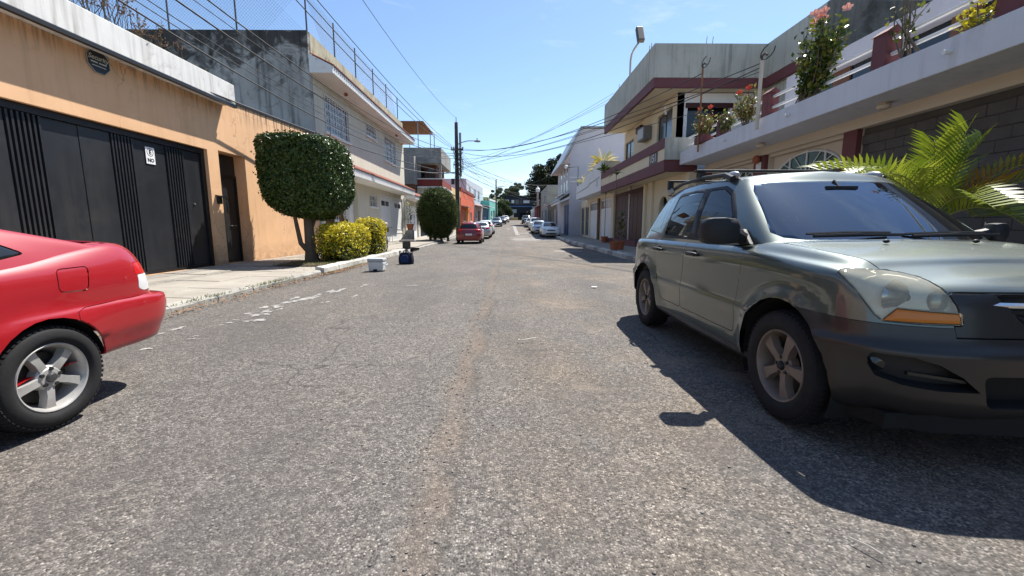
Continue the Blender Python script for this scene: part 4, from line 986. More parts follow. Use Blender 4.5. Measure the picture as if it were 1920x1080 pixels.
# ------------------------------------------------------------------ poles and cables
M_POLE = mat('old_pole', (.085,.075,.066), .9, .25, 3, .4, 40)
M_CABLE = flat('black_cable', (.02,.02,.022), .6)
M_CABLEG = flat('grey_cable', (.09,.09,.095), .6)
up = thing('utility_pole', 'dark utility pole with tangled cable hardware and street lamp arm', 'utility pole', (-4.08, 35, 0))
px, py = -4.08, 35.0
part(up, 'post', MB().tube([(px,py,0),(px,py,4.5),(px,py,9.35)], [.19,.17,.13], 12), M_POLE, smooth=True)
part(up, 'top_pin', MB().tube([(px,py,9.3),(px,py,9.75)], .03, 6), M_POLE)
part(up, 'lamp_arm', MB().tube([(px,py,7.6),(px+.3,py,7.8),(px+.9,py,7.95),(px+1.55,py,7.95)], .035, 6), M_GALV, smooth=True)
part(up, 'lamp_head', MB().lathe([(0,-.1),(.06,-.08),(.1,.2),(.07,.4),(0,.42)], (px+1.5,py,7.93), 'x', 10), M_GALV, smooth=True)
part(up, 'photocell', MB().tube([(px+1.65,py,8.0),(px+1.65,py,8.16)], .04, 8), M_GALV)
part(up, 'second_post', MB().tube([(px+.28,py+.15,5.2),(px+.28,py+.15,8.6)], .09, 8), M_G3)
part(up, 'crossarm', MB().box(px-.42,px+.55,py-.22,py-.14,7.18,7.30), M_POLE)
for i, (dx, z) in enumerate([(-.38,7.38),(-.2,7.38),(.32,7.38),(.5,7.38),(.2,6.9),(.22,6.5),(.22,6.05),(.22,5.7)]):
    part(up, 'insulator', MB().lathe([(0,0),(.05,.0),(.07,.06),(.04,.09),(.06,.14),(0,.17)], (px+dx,py-.18,z-.07), 'z', 8), M_BGREY, smooth=True)
part(up, 'junction_box', MB().box(px-.46,px-.2,py-.2,py+.05,4.55,5.0), M_BLACKM, bevel=.02)
q = MB()
for k in range(26):
    z0 = random.uniform(5.2, 7.3); a = random.uniform(0, 6.28); r_ = random.uniform(.2, .42); n = 12
    q.tube([(px+.15+r_*math.cos(a+k2*.5), py-.25+.15*math.sin(a+k2*.5), z0+.05*k2*random.uniform(-1,1)-.03*k2) for k2 in range(n)], .012, 4, False)
part(up, 'cable_tangle', q, M_CABLE, kind='stuff')
up2 = thing('utility_pole', 'thin grey utility pole near the mint green house', 'utility pole', (-2.15, 80, gz(80)))
part(up2, 'post', MB().tube([(-2.15,80,gz(80)-.3),(-2.15,80,9.7)], [.17,.11], 10), M_POLE, smooth=True)
part(up2, 'lamp_arm', MB().tube([(-2.15,80,8.2),(-1.5,80,8.5),(-.6,80,8.5)], .05, 6), M_GALV)
def cable(label, group, pts, r=.011, m=None, sag=0.0, n=28):
    """pts: two ends with sag, or three points for a parabola in y"""
    P_ = []
    a, b = Vector(pts[0]), Vector(pts[-1])
    for i in range(n+1):
        t = i/n; p = a.lerp(b, t)
        if len(pts) == 3:
            tm = (pts[1][1]-a.y)/(b.y-a.y); zl = a.z+(b.z-a.z)*tm; k = (pts[1][2]-zl)/(tm*(1-tm)); p.z += k*t*(1-t)
            xl = a.x+(b.x-a.x)*tm; p.x += (pts[1][0]-xl)/(tm*(1-tm))*t*(1-t)
        else: p.z -= sag*4*t*(1-t)
        P_.append(p)
    mid = tuple(P_[n//2]); mb = MB().tube(P_, r, 5, False)
    return single('overhead_cable', mb, m or M_CABLE, label, 'cable', tuple(P_[-1]), group)
_ord = {}
def ORD(t):
    i = _ord.get(t, 0); _ord[t] = i+1
    return ('first','second','third','fourth','fifth','sixth','seventh','eighth','ninth','tenth','eleventh','twelfth')[i] + ' ' + t
LA = 'black overhead cable running low along the orange house to the utility pole'
for (ym, zm, zb, r, xm) in [(7.1,4.67,6.9,.016,-6.0),(8.4,5.27,6.95,.018,-6.0),(9.25,5.7,7.2,.016,-6.0),(7.45,4.82,6.6,.009,-6.0),(7.7,4.95,6.55,.009,-6.0),(8.8,5.5,6.7,.009,-6.0)]:
    cable(ORD(LA), 'low cables along the left houses', [(-6.2,-9,zb+.3),(xm,ym,zm),(px,py-.2,zb)], r)
for (ym, zm, zb) in [(10.03,6.09,7.3),(10.6,6.35,7.35),(11.15,6.63,7.45)]:
    cable(ORD('grey overhead cable slanting past the roof fence to the pole crossarm'), 'upper cables on the left', [(-4.9,-9,zb+.2),(-4.6,ym,zm),(px-.2,py-.2,zb)], .012, M_CABLEG)
cable('lone thin wire from the top of the utility pole across the open sky', None, [(-5.0,-9,9.9),(-4.6,14.6,8.33),(px,py,9.7)], .010, M_CABLEG)
cable('thick black cable clipped along the coping of the orange house', None, [(-7.45,-4,4.62),(-7.5,12.4,4.60),(px,py-.15,5.35)], .024)
for (dx, z, r) in [(.3,5.55,.03),(.2,5.5,.014)]:
    cable(ORD('pale cable sagging from the grey block house to the utility pole'), 'cables to the grey block house', [(-7.2,27.0,4.95),(px,py,z)], r, M_CABLEG, .25)
RB = 'black service cable crossing the street to the roof mast of the slab balcony'
for (zp, e, sag, r) in [(7.35,(6.42,14.7,6.2),.95,.014),(7.2,(6.42,11.3,5.3),.7,.014),(7.1,(6.42,11.3,5.2),1.1,.014),(6.5,(6.42,14.7,5.6),.5,.010),(5.8,(6.42,14.7,5.0),.15,.010),(6.05,(6.42,11.3,5.1),.3,.010)]:
    cable(ORD(RB), 'service cables across the street', [(px+.2,py-.2,zp), e], r, M_CABLE, sag)
for (zp, z2, sag) in [(5.6,9.4,.3),(5.8,9.2,.35),(6.1,9.0,.3)]:
    cable(ORD('thin wire rising from the pole past the roof corner of the maroon-banded house'), 'wires to the roof corner', [(px+.2,py-.2,zp), (6.6,27.6,z2)], .009, M_CABLEG, sag)
far_t = [(-2.15,80,9.3),(-2.15,80,8.8),(-2.15,80,8.4),(-2.15,80,7.8),(5.6,52,5.2),(5.7,58,6.6),(5.3,63,6.9),(5.2,71,5.9),(6.0,45,4.4),(6.0,48,5.9),(5.8,51,3.9),(5.5,66,6.4)]
for i, e in enumerate(far_t):
    cable(ORD('thin wire fanning out from the utility pole towards the far houses'), 'wires fanning out from the pole', [(px+.2,py,7.3-.16*i), e], .013, M_CABLEG if i % 2 else M_CABLE, .5+.12*(i % 4))
for i, e in enumerate([(-6.2,66,5.4),(-5.8,75,5.6),(-5.2,84,5.0),(-6.6,58,5.0),(-2.15,80,7.2)]):
    cable(ORD('drooping wire from the utility pole to the far left house fronts'), 'wires to the far left houses', [(px+.15,py,5.6-.1*i), e], .018, M_CABLE, .9)
for i, (a, b) in enumerate([((-2.15,80,9.3),(6.5,108,11.0)),((-2.15,80,8.8),(5.6,60,8.0)),((-2.15,80,8.4),(5.4,72,8.4))]):
    cable(ORD('far thin wire strung from the second pole'), 'far wires', [a, b], .015, M_CABLEG, .8)
for (mx, my, z0, z1) in ((6.42,14.68,4.0,6.35),(6.42,11.28,3.99,5.35)):
    near = my < 12
    m_ = thing('service_mast', 'tall cream conduit mast with looped cable beside maroon balcony post' if near else 'thin rusty conduit mast at the far end of the slab balcony', 'mast', (mx, my, z0))
    part(m_, 'pipe', MB().tube([(mx,my,z0-.3),(mx,my,z1)], .045 if near else .03, 8), M_BEAM if near else M_RUST, smooth=True)
    part(m_, 'weatherhead', MB().tube([(mx,my,z1),(mx-.02,my-.02,z1+.1),(mx,my-.12,z1+.13),(mx,my-.2,z1+.06)], .028, 8), M_POLE, smooth=True)
    q = MB(); q.tube([(mx-.02,my+.3*math.sin(t*.6)-.25,z1+.12+.16*math.cos(t*.6)) for t in range(9)], .014, 5, False); part(m_, 'cable_loop', q, M_CABLE)

# ------------------------------------------------------------------ vegetation
M_BARK = mat('grey_bark', (.17,.135,.10), .95, .3, 8, .8, 25, bd=.02)
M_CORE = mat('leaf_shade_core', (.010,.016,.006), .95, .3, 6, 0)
ML_FICUS = leafmat('ficus_leaves', [(.015,.034,.007), (.036,.07,.013), (.065,.11,.022), (.11,.15,.036)], .32, .12)
ML_CYP = leafmat('thuja_sprays', [(.03,.06,.010), (.065,.10,.018), (.12,.15,.035)], .6, .15)
ML_YEL = leafmat('yellow_duranta_leaves', [(.14,.17,.012), (.42,.38,.02), (.70,.57,.025), (.78,.64,.06)], .45, .3)
ML_DGRN = leafmat('inner_green_leaves', [(.03,.05,.01), (.07,.10,.015)], .5, .2)
ML_DARK = leafmat('dark_tree_leaves', [(.008,.016,.006), (.016,.03,.010), (.035,.05,.016)], .5, .15)
ML_HIB = leafmat('hibiscus_leaves', [(.02,.045,.008), (.05,.085,.012), (.12,.15,.02), (.22,.20,.03)], .35, .3)
ML_MIX = leafmat('mixed_balcony_leaves', [(.05,.085,.015), (.14,.17,.03), (.24,.20,.05), (.22,.07,.04)], .45, .3)
ML_PALM = leafmat('palm_leaflets', [(.10,.15,.010), (.19,.24,.016), (.30,.33,.035)], .4, .3)
ML_PALMY = leafmat('yellow_palm_leaflets', [(.20,.22,.02), (.42,.28,.02), (.50,.22,.015)], .45, .3)
ML_FAR = leafmat('far_leaves', [(.03,.05,.02), (.06,.085,.03), (.10,.12,.045)], .8, .2)

def shell_pts(n, c, r, e=3.0, tilt=None, jit=.06, zmin=None, noise=.0):
    """points and normals near the surface of a superellipsoid (e large = boxier)"""
    d = rng.normal(size=(n,3)); d /= np.linalg.norm(d, axis=1, keepdims=True)
    k = (np.abs(d[:,0])**e + np.abs(d[:,1])**e + np.abs(d[:,2])**e)**(-1/e)
    lump = 1 + noise*(np.sin(d[:,0]*7+d[:,2]*5+c[0]*3)*np.sin(d[:,1]*6+c[1]*2) + .6*np.sin(d[:,2]*11+d[:,1]*9))
    q = d*(k*lump)[:,None]
    nr = np.sign(q)*np.abs(q)**(e-1)/np.array(r); nr /= np.maximum(np.linalg.norm(nr, axis=1, keepdims=True), 1e-6)
    depth = 1 - np.abs(rng.normal(0, jit, n)); q = q*depth[:,None]*np.array(r)
    if tilt is not None: q[:,2] += q[:,0]*tilt[0] + q[:,1]*tilt[1]
    return q + np.array(c), nr
def core_blob(c, r, e, tilt=None, s=.86, n=26, m=16):
    mb = MB()
    for i in range(m+1):
        t = math.pi*i/m
        for k in range(n):
            a = 2*math.pi*k/n; d = (math.sin(t)*math.cos(a), math.sin(t)*math.sin(a), math.cos(t))
            kk = (abs(d[0])**e+abs(d[1])**e+abs(d[2])**e)**(-1/e)*s
            x, y, z = d[0]*kk*r[0], d[1]*kk*r[1], d[2]*kk*r[2]
            if tilt is not None: z += x*tilt[0]+y*tilt[1]
            mb.v.append((c[0]+x, c[1]+y, c[2]+z))
    mb.f = [(i*n+k, (i+1)*n+k, (i+1)*n+(k+1) % n, i*n+(k+1) % n) for i in range(m) for k in range(n)]
    return mb
def leafpart(par, name, pts, nr, ln, wd, m, spread=.6, bend=.1):
    nr = nr + rng.normal(0, spread, nr.shape)
    me = leafmesh(name, pts - np.array(rootof(par).location), nr, ln*rng.uniform(.7, 1.25, len(pts)), wd*rng.uniform(.75, 1.2, len(pts)), bend)
    return obj(name, me, m, par)

# clipped ficus by the orange house
t1 = thing('clipped_tree', 'large clipped box-shaped dark green tree in front of the orange house', 'tree', (-6.1, 13.1, .16))
cc, rr = (-6.08, 13.3, 2.66), (1.10, 1.12, 1.18)
part(t1, 'trunk', MB().tube([(-6.05,13.1,.12),(-6.08,13.1,.5),(-6.1,13.12,1.0),(-6.12,13.15,1.7),(-6.0,13.2,2.6)], [.23,.16,.14,.13,.08], 10), M_BARK, smooth=True)
part(t1, 'limb', MB().tube([(-6.12,13.1,.42),(-6.32,13.0,.7),(-6.40,13.0,1.2),(-6.5,13.0,1.9)], [.09,.07,.06,.04], 8), M_BARK, smooth=True)
part(t1, 'limb', MB().tube([(-6.06,13.1,1.1),(-5.8,13.2,1.5),(-5.4,13.3,2.2)], [.08,.06,.03], 8), M_BARK, smooth=True)
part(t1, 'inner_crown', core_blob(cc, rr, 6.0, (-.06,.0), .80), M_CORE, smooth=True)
p_, n_ = shell_pts(46000, cc, rr, 6.0, (-.06,0), .05, noise=.02)
low = p_[:,2] < cc[2]; sh = 1 - .42*np.clip((cc[2]-p_[:,2])/rr[2], 0, 1)**2.8
p_[:,0] = cc[0] + (p_[:,0]-cc[0])*sh; p_[:,1] = cc[1] + (p_[:,1]-cc[1])*sh
p_ = p_ + n_*(np.abs(rng.normal(0,1,(len(p_),1)))**2)*.010
leafpart(t1, 'crown', p_, n_, .092, .05, ML_FICUS, .6)
sel = rng.choice(len(p_), 150, replace=False); sp_, sn_ = [], []                       # stray shoots breaking the clipped outline
for i in sel:
    if p_[i,2] < cc[2]-.2: continue
    d_ = n_[i]*.6 + np.array([0,0,.5]) + rng.normal(0,.25,3); L_ = rng.uniform(.06,.2)
    for j in range(7): sp_.append(p_[i] + d_*L_*j/6 + rng.normal(0,.012,3)); sn_.append(rng.normal(0,1,3))
leafpart(t1, 'shoots', np.array(sp_), np.array(sn_), .07, .04, ML_FICUS, .4)['kind'] = 'stuff'
for v in t1.children[3].data.vertices:
    z = v.co.z + .16
    if z < cc[2]:
        k = 1 - .42*min(1, (cc[2]-z)/rr[2])**2.8
        v.co.x = (cc[0]+6.1) + (v.co.x-(cc[0]+6.1))*k; v.co.y = (cc[1]-13.1) + (v.co.y-(cc[1]-13.1))*k
# round conifer further along
t2 = thing('round_shrub_tree', 'bushy egg-shaped dark green conifer beyond the bench', 'tree', (-5.15, 31.5, .16))
cc, rr = (-5.15, 31.5, 2.15), (1.42, 1.4, 1.80)
for dx in (-.6, -.25, .25, .75): part(t2, 'trunk', MB().tube([(-5.15+dx,31.5,.1),(-5.15+dx*.8,31.5,1.2)], .10, 7), M_BARK, smooth=True)
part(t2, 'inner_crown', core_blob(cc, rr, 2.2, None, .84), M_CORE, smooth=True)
p_, n_ = shell_pts(17000, cc, rr, 2.2, None, .12, noise=.05)
leafpart(t2, 'crown', p_ + np.abs(rng.normal(0,.08,(len(p_),1)))*n_, n_*np.array([.5,.5,.2])+np.array([0,0,.2]), .22, .03, ML_CYP, .9)
# yellow hedges
for i, (cc, rr, lab) in enumerate([((-5.33,13.95,.72), (.50,1.42,.57), 'long clipped yellow-green hedge beside the clipped tree'), ((-5.35,16.55,.82), (.52,.72,.68), 'short rounded yellow-green hedge next to the bicycle')]):
    h = thing('hedge', lab, 'hedge', (cc[0], cc[1], .16), 'yellow hedges in the planting bed')
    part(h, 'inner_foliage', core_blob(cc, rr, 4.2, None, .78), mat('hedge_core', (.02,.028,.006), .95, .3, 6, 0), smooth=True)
    p_, n_ = shell_pts(10000 if i == 0 else 5000, cc, rr, 4.2, None, .10, noise=.05)
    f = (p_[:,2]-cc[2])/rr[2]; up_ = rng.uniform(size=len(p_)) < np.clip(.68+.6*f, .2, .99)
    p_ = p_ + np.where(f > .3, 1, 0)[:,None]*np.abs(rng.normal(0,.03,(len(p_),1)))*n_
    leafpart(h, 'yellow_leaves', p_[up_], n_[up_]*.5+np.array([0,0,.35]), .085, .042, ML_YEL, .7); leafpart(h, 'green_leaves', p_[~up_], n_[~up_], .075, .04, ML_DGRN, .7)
    q = MB()
    for k in range(14):
        x, y = cc[0]+random.uniform(-.7,.7)*rr[0], cc[1]+random.uniform(-.8,.8)*rr[1]; q.tube([(x,y,.1),(x+random.uniform(-.1,.1),y,cc[2])], .012, 4)
    part(h, 'stems', q, M_BARK, kind='stuff')
# pruned bare trunks behind the hedge
for i, (x, y, h_, lab) in enumerate([(-6.6,17.0,2.45,'bare pruned tree trunk with knots rising behind the yellow hedge'),(-6.55,15.6,1.75,'short bare stump partly hidden by the clipped tree')]):
    b = thing('bare_trunk', lab, 'tree trunk', (x, y, .15))
    part(b, 'trunk', MB().tube([(x,y,.1),(x-.03,y,.8),(x+.06,y,1.4),(x-.04,y,1.9),(x+.05,y,h_)], [.13,.11,.13,.09,.10], 9), M_BARK, smooth=True)
    part(b, 'stub', MB().tube([(x+.05,y,1.2),(x+.2,y,1.35),(x+.22,y,1.5)], [.06,.05,.045], 7), M_BARK, smooth=True)

def tree(label, base, h, crown, n, m, ls, clumps, trunk_r=.25, name='tree', cat='tree', group=None, seed=1, sprd=.9):
    """trunk, limbs and a crown of leaf clumps with gaps"""
    rs = random.Random(seed); x, y, z = base; t = thing(name, label, cat, base, group)
    (cx, cy, cz), (rx, ry, rz_) = crown
    part(t, 'trunk', MB().tube([(x,y,z-.2),(x+.1,y,z+h*.3),(cx-.1,cy,cz-rz_*.5),(cx,cy,cz+rz_*.3)], [trunk_r,trunk_r*.75,trunk_r*.55,trunk_r*.2], 8), M_BARK, smooth=True)
    P_, N_ = [], []; q = MB()
    for k in range(clumps):
        for _ in range(30):
            d = Vector((rs.uniform(-1,1), rs.uniform(-1,1), rs.uniform(-1,1)))
            if .3 < d.length < 1: break
        c = Vector((cx+d.x*rx, cy+d.y*ry, cz+d.z*rz_)); r_ = rs.uniform(.22,.42)*min(rx, rz_)
        q.tube([(cx,cy,cz-rz_*.4), (cx+d.x*rx*.4, cy+d.y*ry*.4, cz+d.z*rz_*.3), c], [trunk_r*.35,trunk_r*.2,.03], 5)
        pp, nn = shell_pts(n//clumps, (0,0,0), (r_*1.15, r_*1.15, r_*.8), 2.0, None, .35, noise=.1); P_.append(pp+np.array(c)); N_.append(nn)
    part(t, 'limbs', q, M_BARK, kind='stuff')
    leafpart(t, 'crown', np.concatenate(P_), np.concatenate(N_), ls, ls*.6, m, sprd)
    return t
tree('big dark tree towering behind the pale green building', (7.6,76,gz(76)), 8, ((7.6,76,9.0),(3.6,3.4,3.6)), 32000, ML_DARK, .42, 64, .4, seed=3)
tree('dark tree crown between the pale tall house and the sky', (10.6,80,gz(80)), 10, ((10.4,80,12.2),(2.4,2.6,2.2)), 9000, ML_DARK, .34, 18, .35, seed=5)
tree('low dark tree below the big tree by the red gate', (6.6,92,gz(92)), 3, ((6.6,92,4.5),(2.2,2.2,1.8)), 6000, ML_DARK, .34, 14, .2, seed=8)
tree('leafy green tree behind the thin utility pole', (-.9,104,gz(104)), 5, ((-1.3,105,5.4),(2.4,2.4,2.4)), 9000, ML_FAR, .36, 18, .25, seed=6)
tree('pale green tree beyond the dark end building', (1.5,150,gz(120)), 10, ((1.5,150,13.0),(5,4,3.6)), 7000, ML_FAR, .6, 16, .3, seed=9)
tree('bare feathery palm-like tree above the far roofs', (3.0,170,gz(120)), 12, ((3.2,170,17.0),(2.2,2.0,2.2)), 2600, ML_FAR, .6, 7, .2, seed=12)
tree('thin tree by the second utility pole', (-3.0,112,gz(112)), 6, ((-3.0,112,9.2),(1.6,1.6,1.5)), 2000, ML_FAR, .3, 9, .12, seed=15)
P_ = []
for k in range(60):
    c = (random.uniform(-70, 80), random.uniform(180, 228), gz(120)+random.uniform(2, 8)); P_.append(shell_pts(350, c, (5,5,4.5), 2, None, .3, noise=.15))
wd_ = obj('distant_wood', leafmesh('distant_wood', np.concatenate([a for a, b in P_]), np.concatenate([b for a, b in P_]) + rng.normal(0,.8,(60*350,3)), np.full(60*350, 1.1), np.full(60*350, .8)), ML_FAR)
tag(wd_, 'mass of distant trees on the hillside at the end of the street', 'trees', kind='stuff')

# areca palm beside the parked car
pal = thing('palm', 'areca palm with green and yellowing fronds behind the grey-green car', 'palm', (5.55, 5.55, .15))
bx, by = 5.55, 5.55
for (dx, dy, h_) in ((0,0,1.1),(.14,.1,.9),(-.12,.08,.8)): part(pal, 'stem', MB().tube([(bx+dx,by+dy,.1),(bx+dx*1.2,by+dy*1.2,h_)], [.06,.045], 8), M_BARK, smooth=True)
def frond(par, base, d, up_, L, droop, m, n=21, wl=.50, ww=.036, name='frond'):
    """one arching leaf: rachis with two rows of leaflets"""
    d = Vector(d); pts = []
    for i in range(14):
        t = i/13; p = Vector(base) + d*L*t*(.55+.45*t if up_ > .8 else .8) + Vector((0,0,1))*(up_*L*t - droop*L*t*t)
        pts.append(p)
    mb = MB().tube(pts, [.014*(1-.75*i/13) for i in range(14)], 5)
    fo = part(par, name, mb, mat('palm_rachis', (.20,.22,.05), .5, .1, 5, 0), smooth=True)
    lf_ = MB()
    for k in range(n):
        t = .22 + .78*k/n; i = min(12, int(t*13)); f = t*13-i; p = pts[i].lerp(pts[i+1], f); tg = (pts[i+1]-pts[i]).normalized()
        sd = tg.cross(Vector((0,0,1))); sd = sd.normalized() if sd.length > .05 else Vector((1,0,0)); nu = sd.cross(tg)
        l = wl*(1-.55*abs(t-.45))*random.uniform(.85,1.1)
        for s_ in (-1, 1):
            dr = (tg*.62 + sd*s_*.72 + nu*.42).normalized(); e1 = p + dr*l*.5 + Vector((0,0,.015)); e2 = p + dr*l - Vector((0,0,.10*l)); w_ = tg.cross(dr).cross(dr).normalized()*ww*.5
            lf_.add([p-w_*.4, p+w_*.4, e1+w_, e1-w_, e2], [(0,1,2,3),(3,2,4)])
    off = rootof(par).location; me = lf_.mesh('leaflets', off, recalc=False); obj('leaflets', me, m, fo); return fo
top = (bx, by, 1.2)
for (d, u, L, dr, m) in [((.05,-.2,0),1.15,1.3,.2,ML_PALM),((.32,-.1,0),1.1,1.3,.25,ML_PALM),((-.22,-.15,0),1.1,1.25,.25,ML_PALM),((-.95,.15,0),1.25,1.5,.75,ML_PALM),((-.80,-.25,0),1.15,1.5,.75,ML_PALM),((-.45,.5,0),1.1,1.4,.55,ML_PALM),
        ((.8,-.3,0),1.0,1.5,.42,ML_PALMY),((.7,-.65,0),.85,1.5,.42,ML_PALMY),((.5,.2,0),1.1,1.3,.45,ML_PALM),((1,.3,0),.7,1.3,.6,ML_PALM),((.15,-.9,0),.75,1.3,.75,ML_PALM),((-.3,-.8,0),.9,1.35,.75,ML_PALM)]:
    frond(pal, top, d, u, L, dr, m)

# potted plants on the right pavement
def pot(par, x, y, z, r, h, m=M_TERRA, name='pot'):
    o = part(par, name, MB().lathe([(0,0),(r*.72,0),(r*.95,h*.8),(r*1.08,h*.8),(r*1.1,h),(r*.92,h),(r*.88,h*.85),(0,h*.84)], (x,y,z), 'z', 20), m, smooth=True); return o
def stalk_plant(label, x, y, z, r, h, stem, leaves, lm, ll, lw, name='potted_plant', group=None, pm=M_TERRA, top_only=False):
    t = thing(name, label, 'potted plant', (x, y, z), group); pot(t, x, y, z, r, h, pm)
    part(t, 'stem', MB().tube([(x,y,z+h*.7),(x+.02,y,z+h+stem*.5),(x,y,z+h+stem)], [.022,.018,.012], 6), M_BARK, smooth=True)
    P_ = []; N_ = []; lf_ = MB()
    for k in range(leaves):
        f = random.uniform(.92,1.0) if top_only else random.uniform(.12,1.0); a = random.uniform(0, 6.28); zz = z+h+stem*f
        d = Vector((math.cos(a), math.sin(a), random.uniform(.1,.9))).normalized(); sd = d.cross(Vector((0,0,1))).normalized()*lw*.5; l = ll*random.uniform(.7,1.15)
        p = Vector((x,y,zz)); e1 = p+d*l*.5; e2 = p+d*l-Vector((0,0,l*.35)); lf_.add([p, e1+sd, e2, e1-sd], [(0,1,2,3)])
    part(t, 'leaves', lf_, lm, recalc=False); return t
stalk_plant('terracotta pot at the kerb with a tall thin stake plant', 4.75, 18.9, .15, .19, .38, 3.1, 26, ML_HIB, .42, .07, top_only=True)
stalk_plant('wide terracotta pot with a bushy corn plant by the maroon gate', 5.2, 19.5, .15, .20, .40, 1.35, 80, ML_HIB, .45, .08)
stalk_plant('dracaena with long leaves growing by the folding doors', 6.3, 27.6, .15, .22, .4, 2.9, 50, ML_HIB, .55, .07, top_only=True)
# plinth with potted cordyline on the left pavement
pl = thing('plinth', 'sloping grey concrete plinth by the white garage', 'plinth', (-7.0, 29.6, .15))
part(pl, 'block', MB().prism([(-7.5,29.3,.13),(-6.55,29.3,.13),(-6.55,29.3,.95),(-6.95,29.3,.95)], (0,.55,0)), M_G3, bevel=.02)
stalk_plant('red pot with dark-stemmed plant standing on the concrete plinth', -6.75, 29.55, .955, .24, .42, 1.35, 44, ML_HIB, .7, .10)

# hibiscus and other plants on the balcony
def bush(label, x, y, z, h, w, n, lm, ls, flowers=0, fm=None, name='flowering_shrub', cat='shrub', stems=9, planter=True, seed=1, lo=.25, group=None, fs=.075):
    rs = random.Random(seed); t = thing(name, label, cat, (x, y, z), group)
    if planter: part(t, 'planter', MB().box(x-.18, x+.18, y-.32, y+.32, z, z+.24), M_MAROON, bevel=.01)
    q = MB(); tips = []
    for k in range(stems):
        a = rs.uniform(0, 6.28); rr_ = w*rs.uniform(.3, 1.0); hh = h*rs.uniform(.65, 1.0)
        e = Vector((x+rr_*math.cos(a)*.45, y+rr_*math.sin(a), z+hh)); m_ = Vector((x+rr_*math.cos(a)*.3, y+rr_*math.sin(a)*.8, z+hh*.45))
        q.tube([(x+rs.uniform(-.08,.08),y+rs.uniform(-.5,.5)*w,z), m_, e], [.016,.011,.006], 5); tips.append((m_, e))
        if rs.random() < .8:
            e2 = m_ + Vector((rs.uniform(-.2,.2), rs.uniform(-.35,.35)*w*2, hh*.3)); q.tube([m_, e2], [.009,.005], 4); tips.append((m_, e2))
    part(t, 'stems', q, M_BARK, kind='stuff')
    if n:
        P_ = []
        for k in range(n):
            m_, e = rs.choice(tips); f = rs.uniform(lo, 1.02); b0 = Vector((x,y+rs.uniform(-.5,.5)*w,z+.05))
            p = b0.lerp(m_, f*2) if f < .5 else m_.lerp(e, f*2-1); P_.append((p.x+rs.gauss(0,.06), p.y+rs.gauss(0,.07), p.z+rs.gauss(0,.06)))
        P_ = np.array(P_); leafpart(t, 'leaves', P_, np.tile(np.array([[-.25,-.2,.5]]), (n,1)), ls, ls*.62, lm, .7, .15)
    tops = sorted(tips, key=lambda q_: -q_[1].z)
    for k in range(flowers):
        e = tops[k % len(tops)][1] + Vector((rs.uniform(-.08,.02), rs.uniform(-.1,.1), rs.uniform(.0,.05))); fl_ = MB()
        ax = Vector((-.6, -.7, .35)).normalized(); u = ax.orthogonal().normalized(); v = ax.cross(u)
        for j in range(5):
            a = 2*math.pi*j/5; d = u*math.cos(a)+v*math.sin(a); s_ = u*-math.sin(a)+v*math.cos(a)
            fl_.add([e, e+d*fs*.6+s_*fs*.55+ax*.02, e+d*fs*1.25+s_*fs*.3+ax*.035, e+d*fs*1.25-s_*fs*.3+ax*.035, e+d*fs*.6-s_*fs*.55+ax*.02], [(0,1,2,3,4)])
        fl_.tube([e, e+ax*.11], .008, 5)
        part(t, 'flower', fl_, fm, recalc=False)
    return t
MF_PINK = leafmat('salmon_petals', [(.75,.30,.22), (.80,.42,.33)], .5, .3)
MF_RED = leafmat('red_petals', [(.45,.05,.03), (.55,.10,.05)], .5, .3)
bush('big green hibiscus with salmon flowers on the slab balcony', 6.66, 9.75, 3.99, 1.65, .78, 1700, ML_HIB, .13, 7, MF_PINK, stems=26, seed=4, planter=False, lo=.08)
bush('sparse thorny plant with few leaves by the maroon balcony post', 6.66, 7.45, 3.99, 1.45, .40, 46, ML_HIB, .10, 3, MF_PINK, stems=8, seed=9, planter=False)
bush('yellow-green shrub with red bloom beside the conduit mast', 6.66, 12.35, 3.99, .95, .62, 420, ML_MIX, .11, 2, MF_RED, stems=12, seed=11, planter=False)
bush('reddish croton shrub at the far end of the slab balcony', 6.62, 14.75, 3.99, 1.15, .55, 380, ML_MIX, .12, 2, MF_RED, stems=10, seed=14)
bush('low pale-leaved plant between the far balcony posts', 6.66, 13.2, 3.99, .7, .45, 220, ML_HIB, .10, 0, None, stems=8, seed=17, planter=False)
bush('trailing yellow plant near the second maroon post', 6.66, 6.35, 3.99, .35, .35, 120, ML_YEL, .09, 0, None, stems=7, seed=18, planter=False)
bush('dry twiggy plant at the near end of the balcony', 6.66, 5.6, 3.99, .8, .3, 40, ML_HIB, .09, 1, MF_PINK, stems=7, seed=21, planter=False)
ML_BROM = leafmat('yellow_bromeliad_blades', [(.45,.36,.06), (.60,.48,.12), (.65,.60,.42), (.25,.28,.08)], .5, .3)
def spiky(label, x, y, z, h, n, m, name='spiky_plant', seed=1):
    rs = random.Random(seed); t = thing(name, label, 'plant', (x, y, z)); part(t, 'trunk', MB().tube([(x,y,z),(x,y,z+h*.4)], .06, 7), M_BARK); b = MB()
    for k in range(n):
        a = rs.uniform(0, 6.28); e = rs.uniform(.2, 1.3); L = h*rs.uniform(.5,.8); d = Vector((math.cos(a)*math.cos(e), math.sin(a)*math.cos(e), math.sin(e))); s_ = d.cross(Vector((0,0,1))).normalized()*.035
        p = Vector((x,y,z+h*rs.uniform(.2,.5))); b.add([p-s_, p+s_, p+d*L*.6+s_, p+d*L-Vector((0,0,L*.22)), p+d*L*.6-s_], [(0,1,2,3,4)])
    part(t, 'blades', b, m, recalc=False); return t
spiky('tall yellow spiky plant on the white balcony', 6.5, 29.6, 4.7, 1.7, 46, ML_BROM, seed=2)
spiky('cream-leaved spiky plant on the white balcony behind the yellow one', 6.5, 31.2, 4.6, 1.5, 40, ML_BROM, seed=3)
spiky('small yellow plant at the far corner of the white balcony', 6.3, 35.5, 4.4, 1.1, 30, ML_BROM, seed=4)
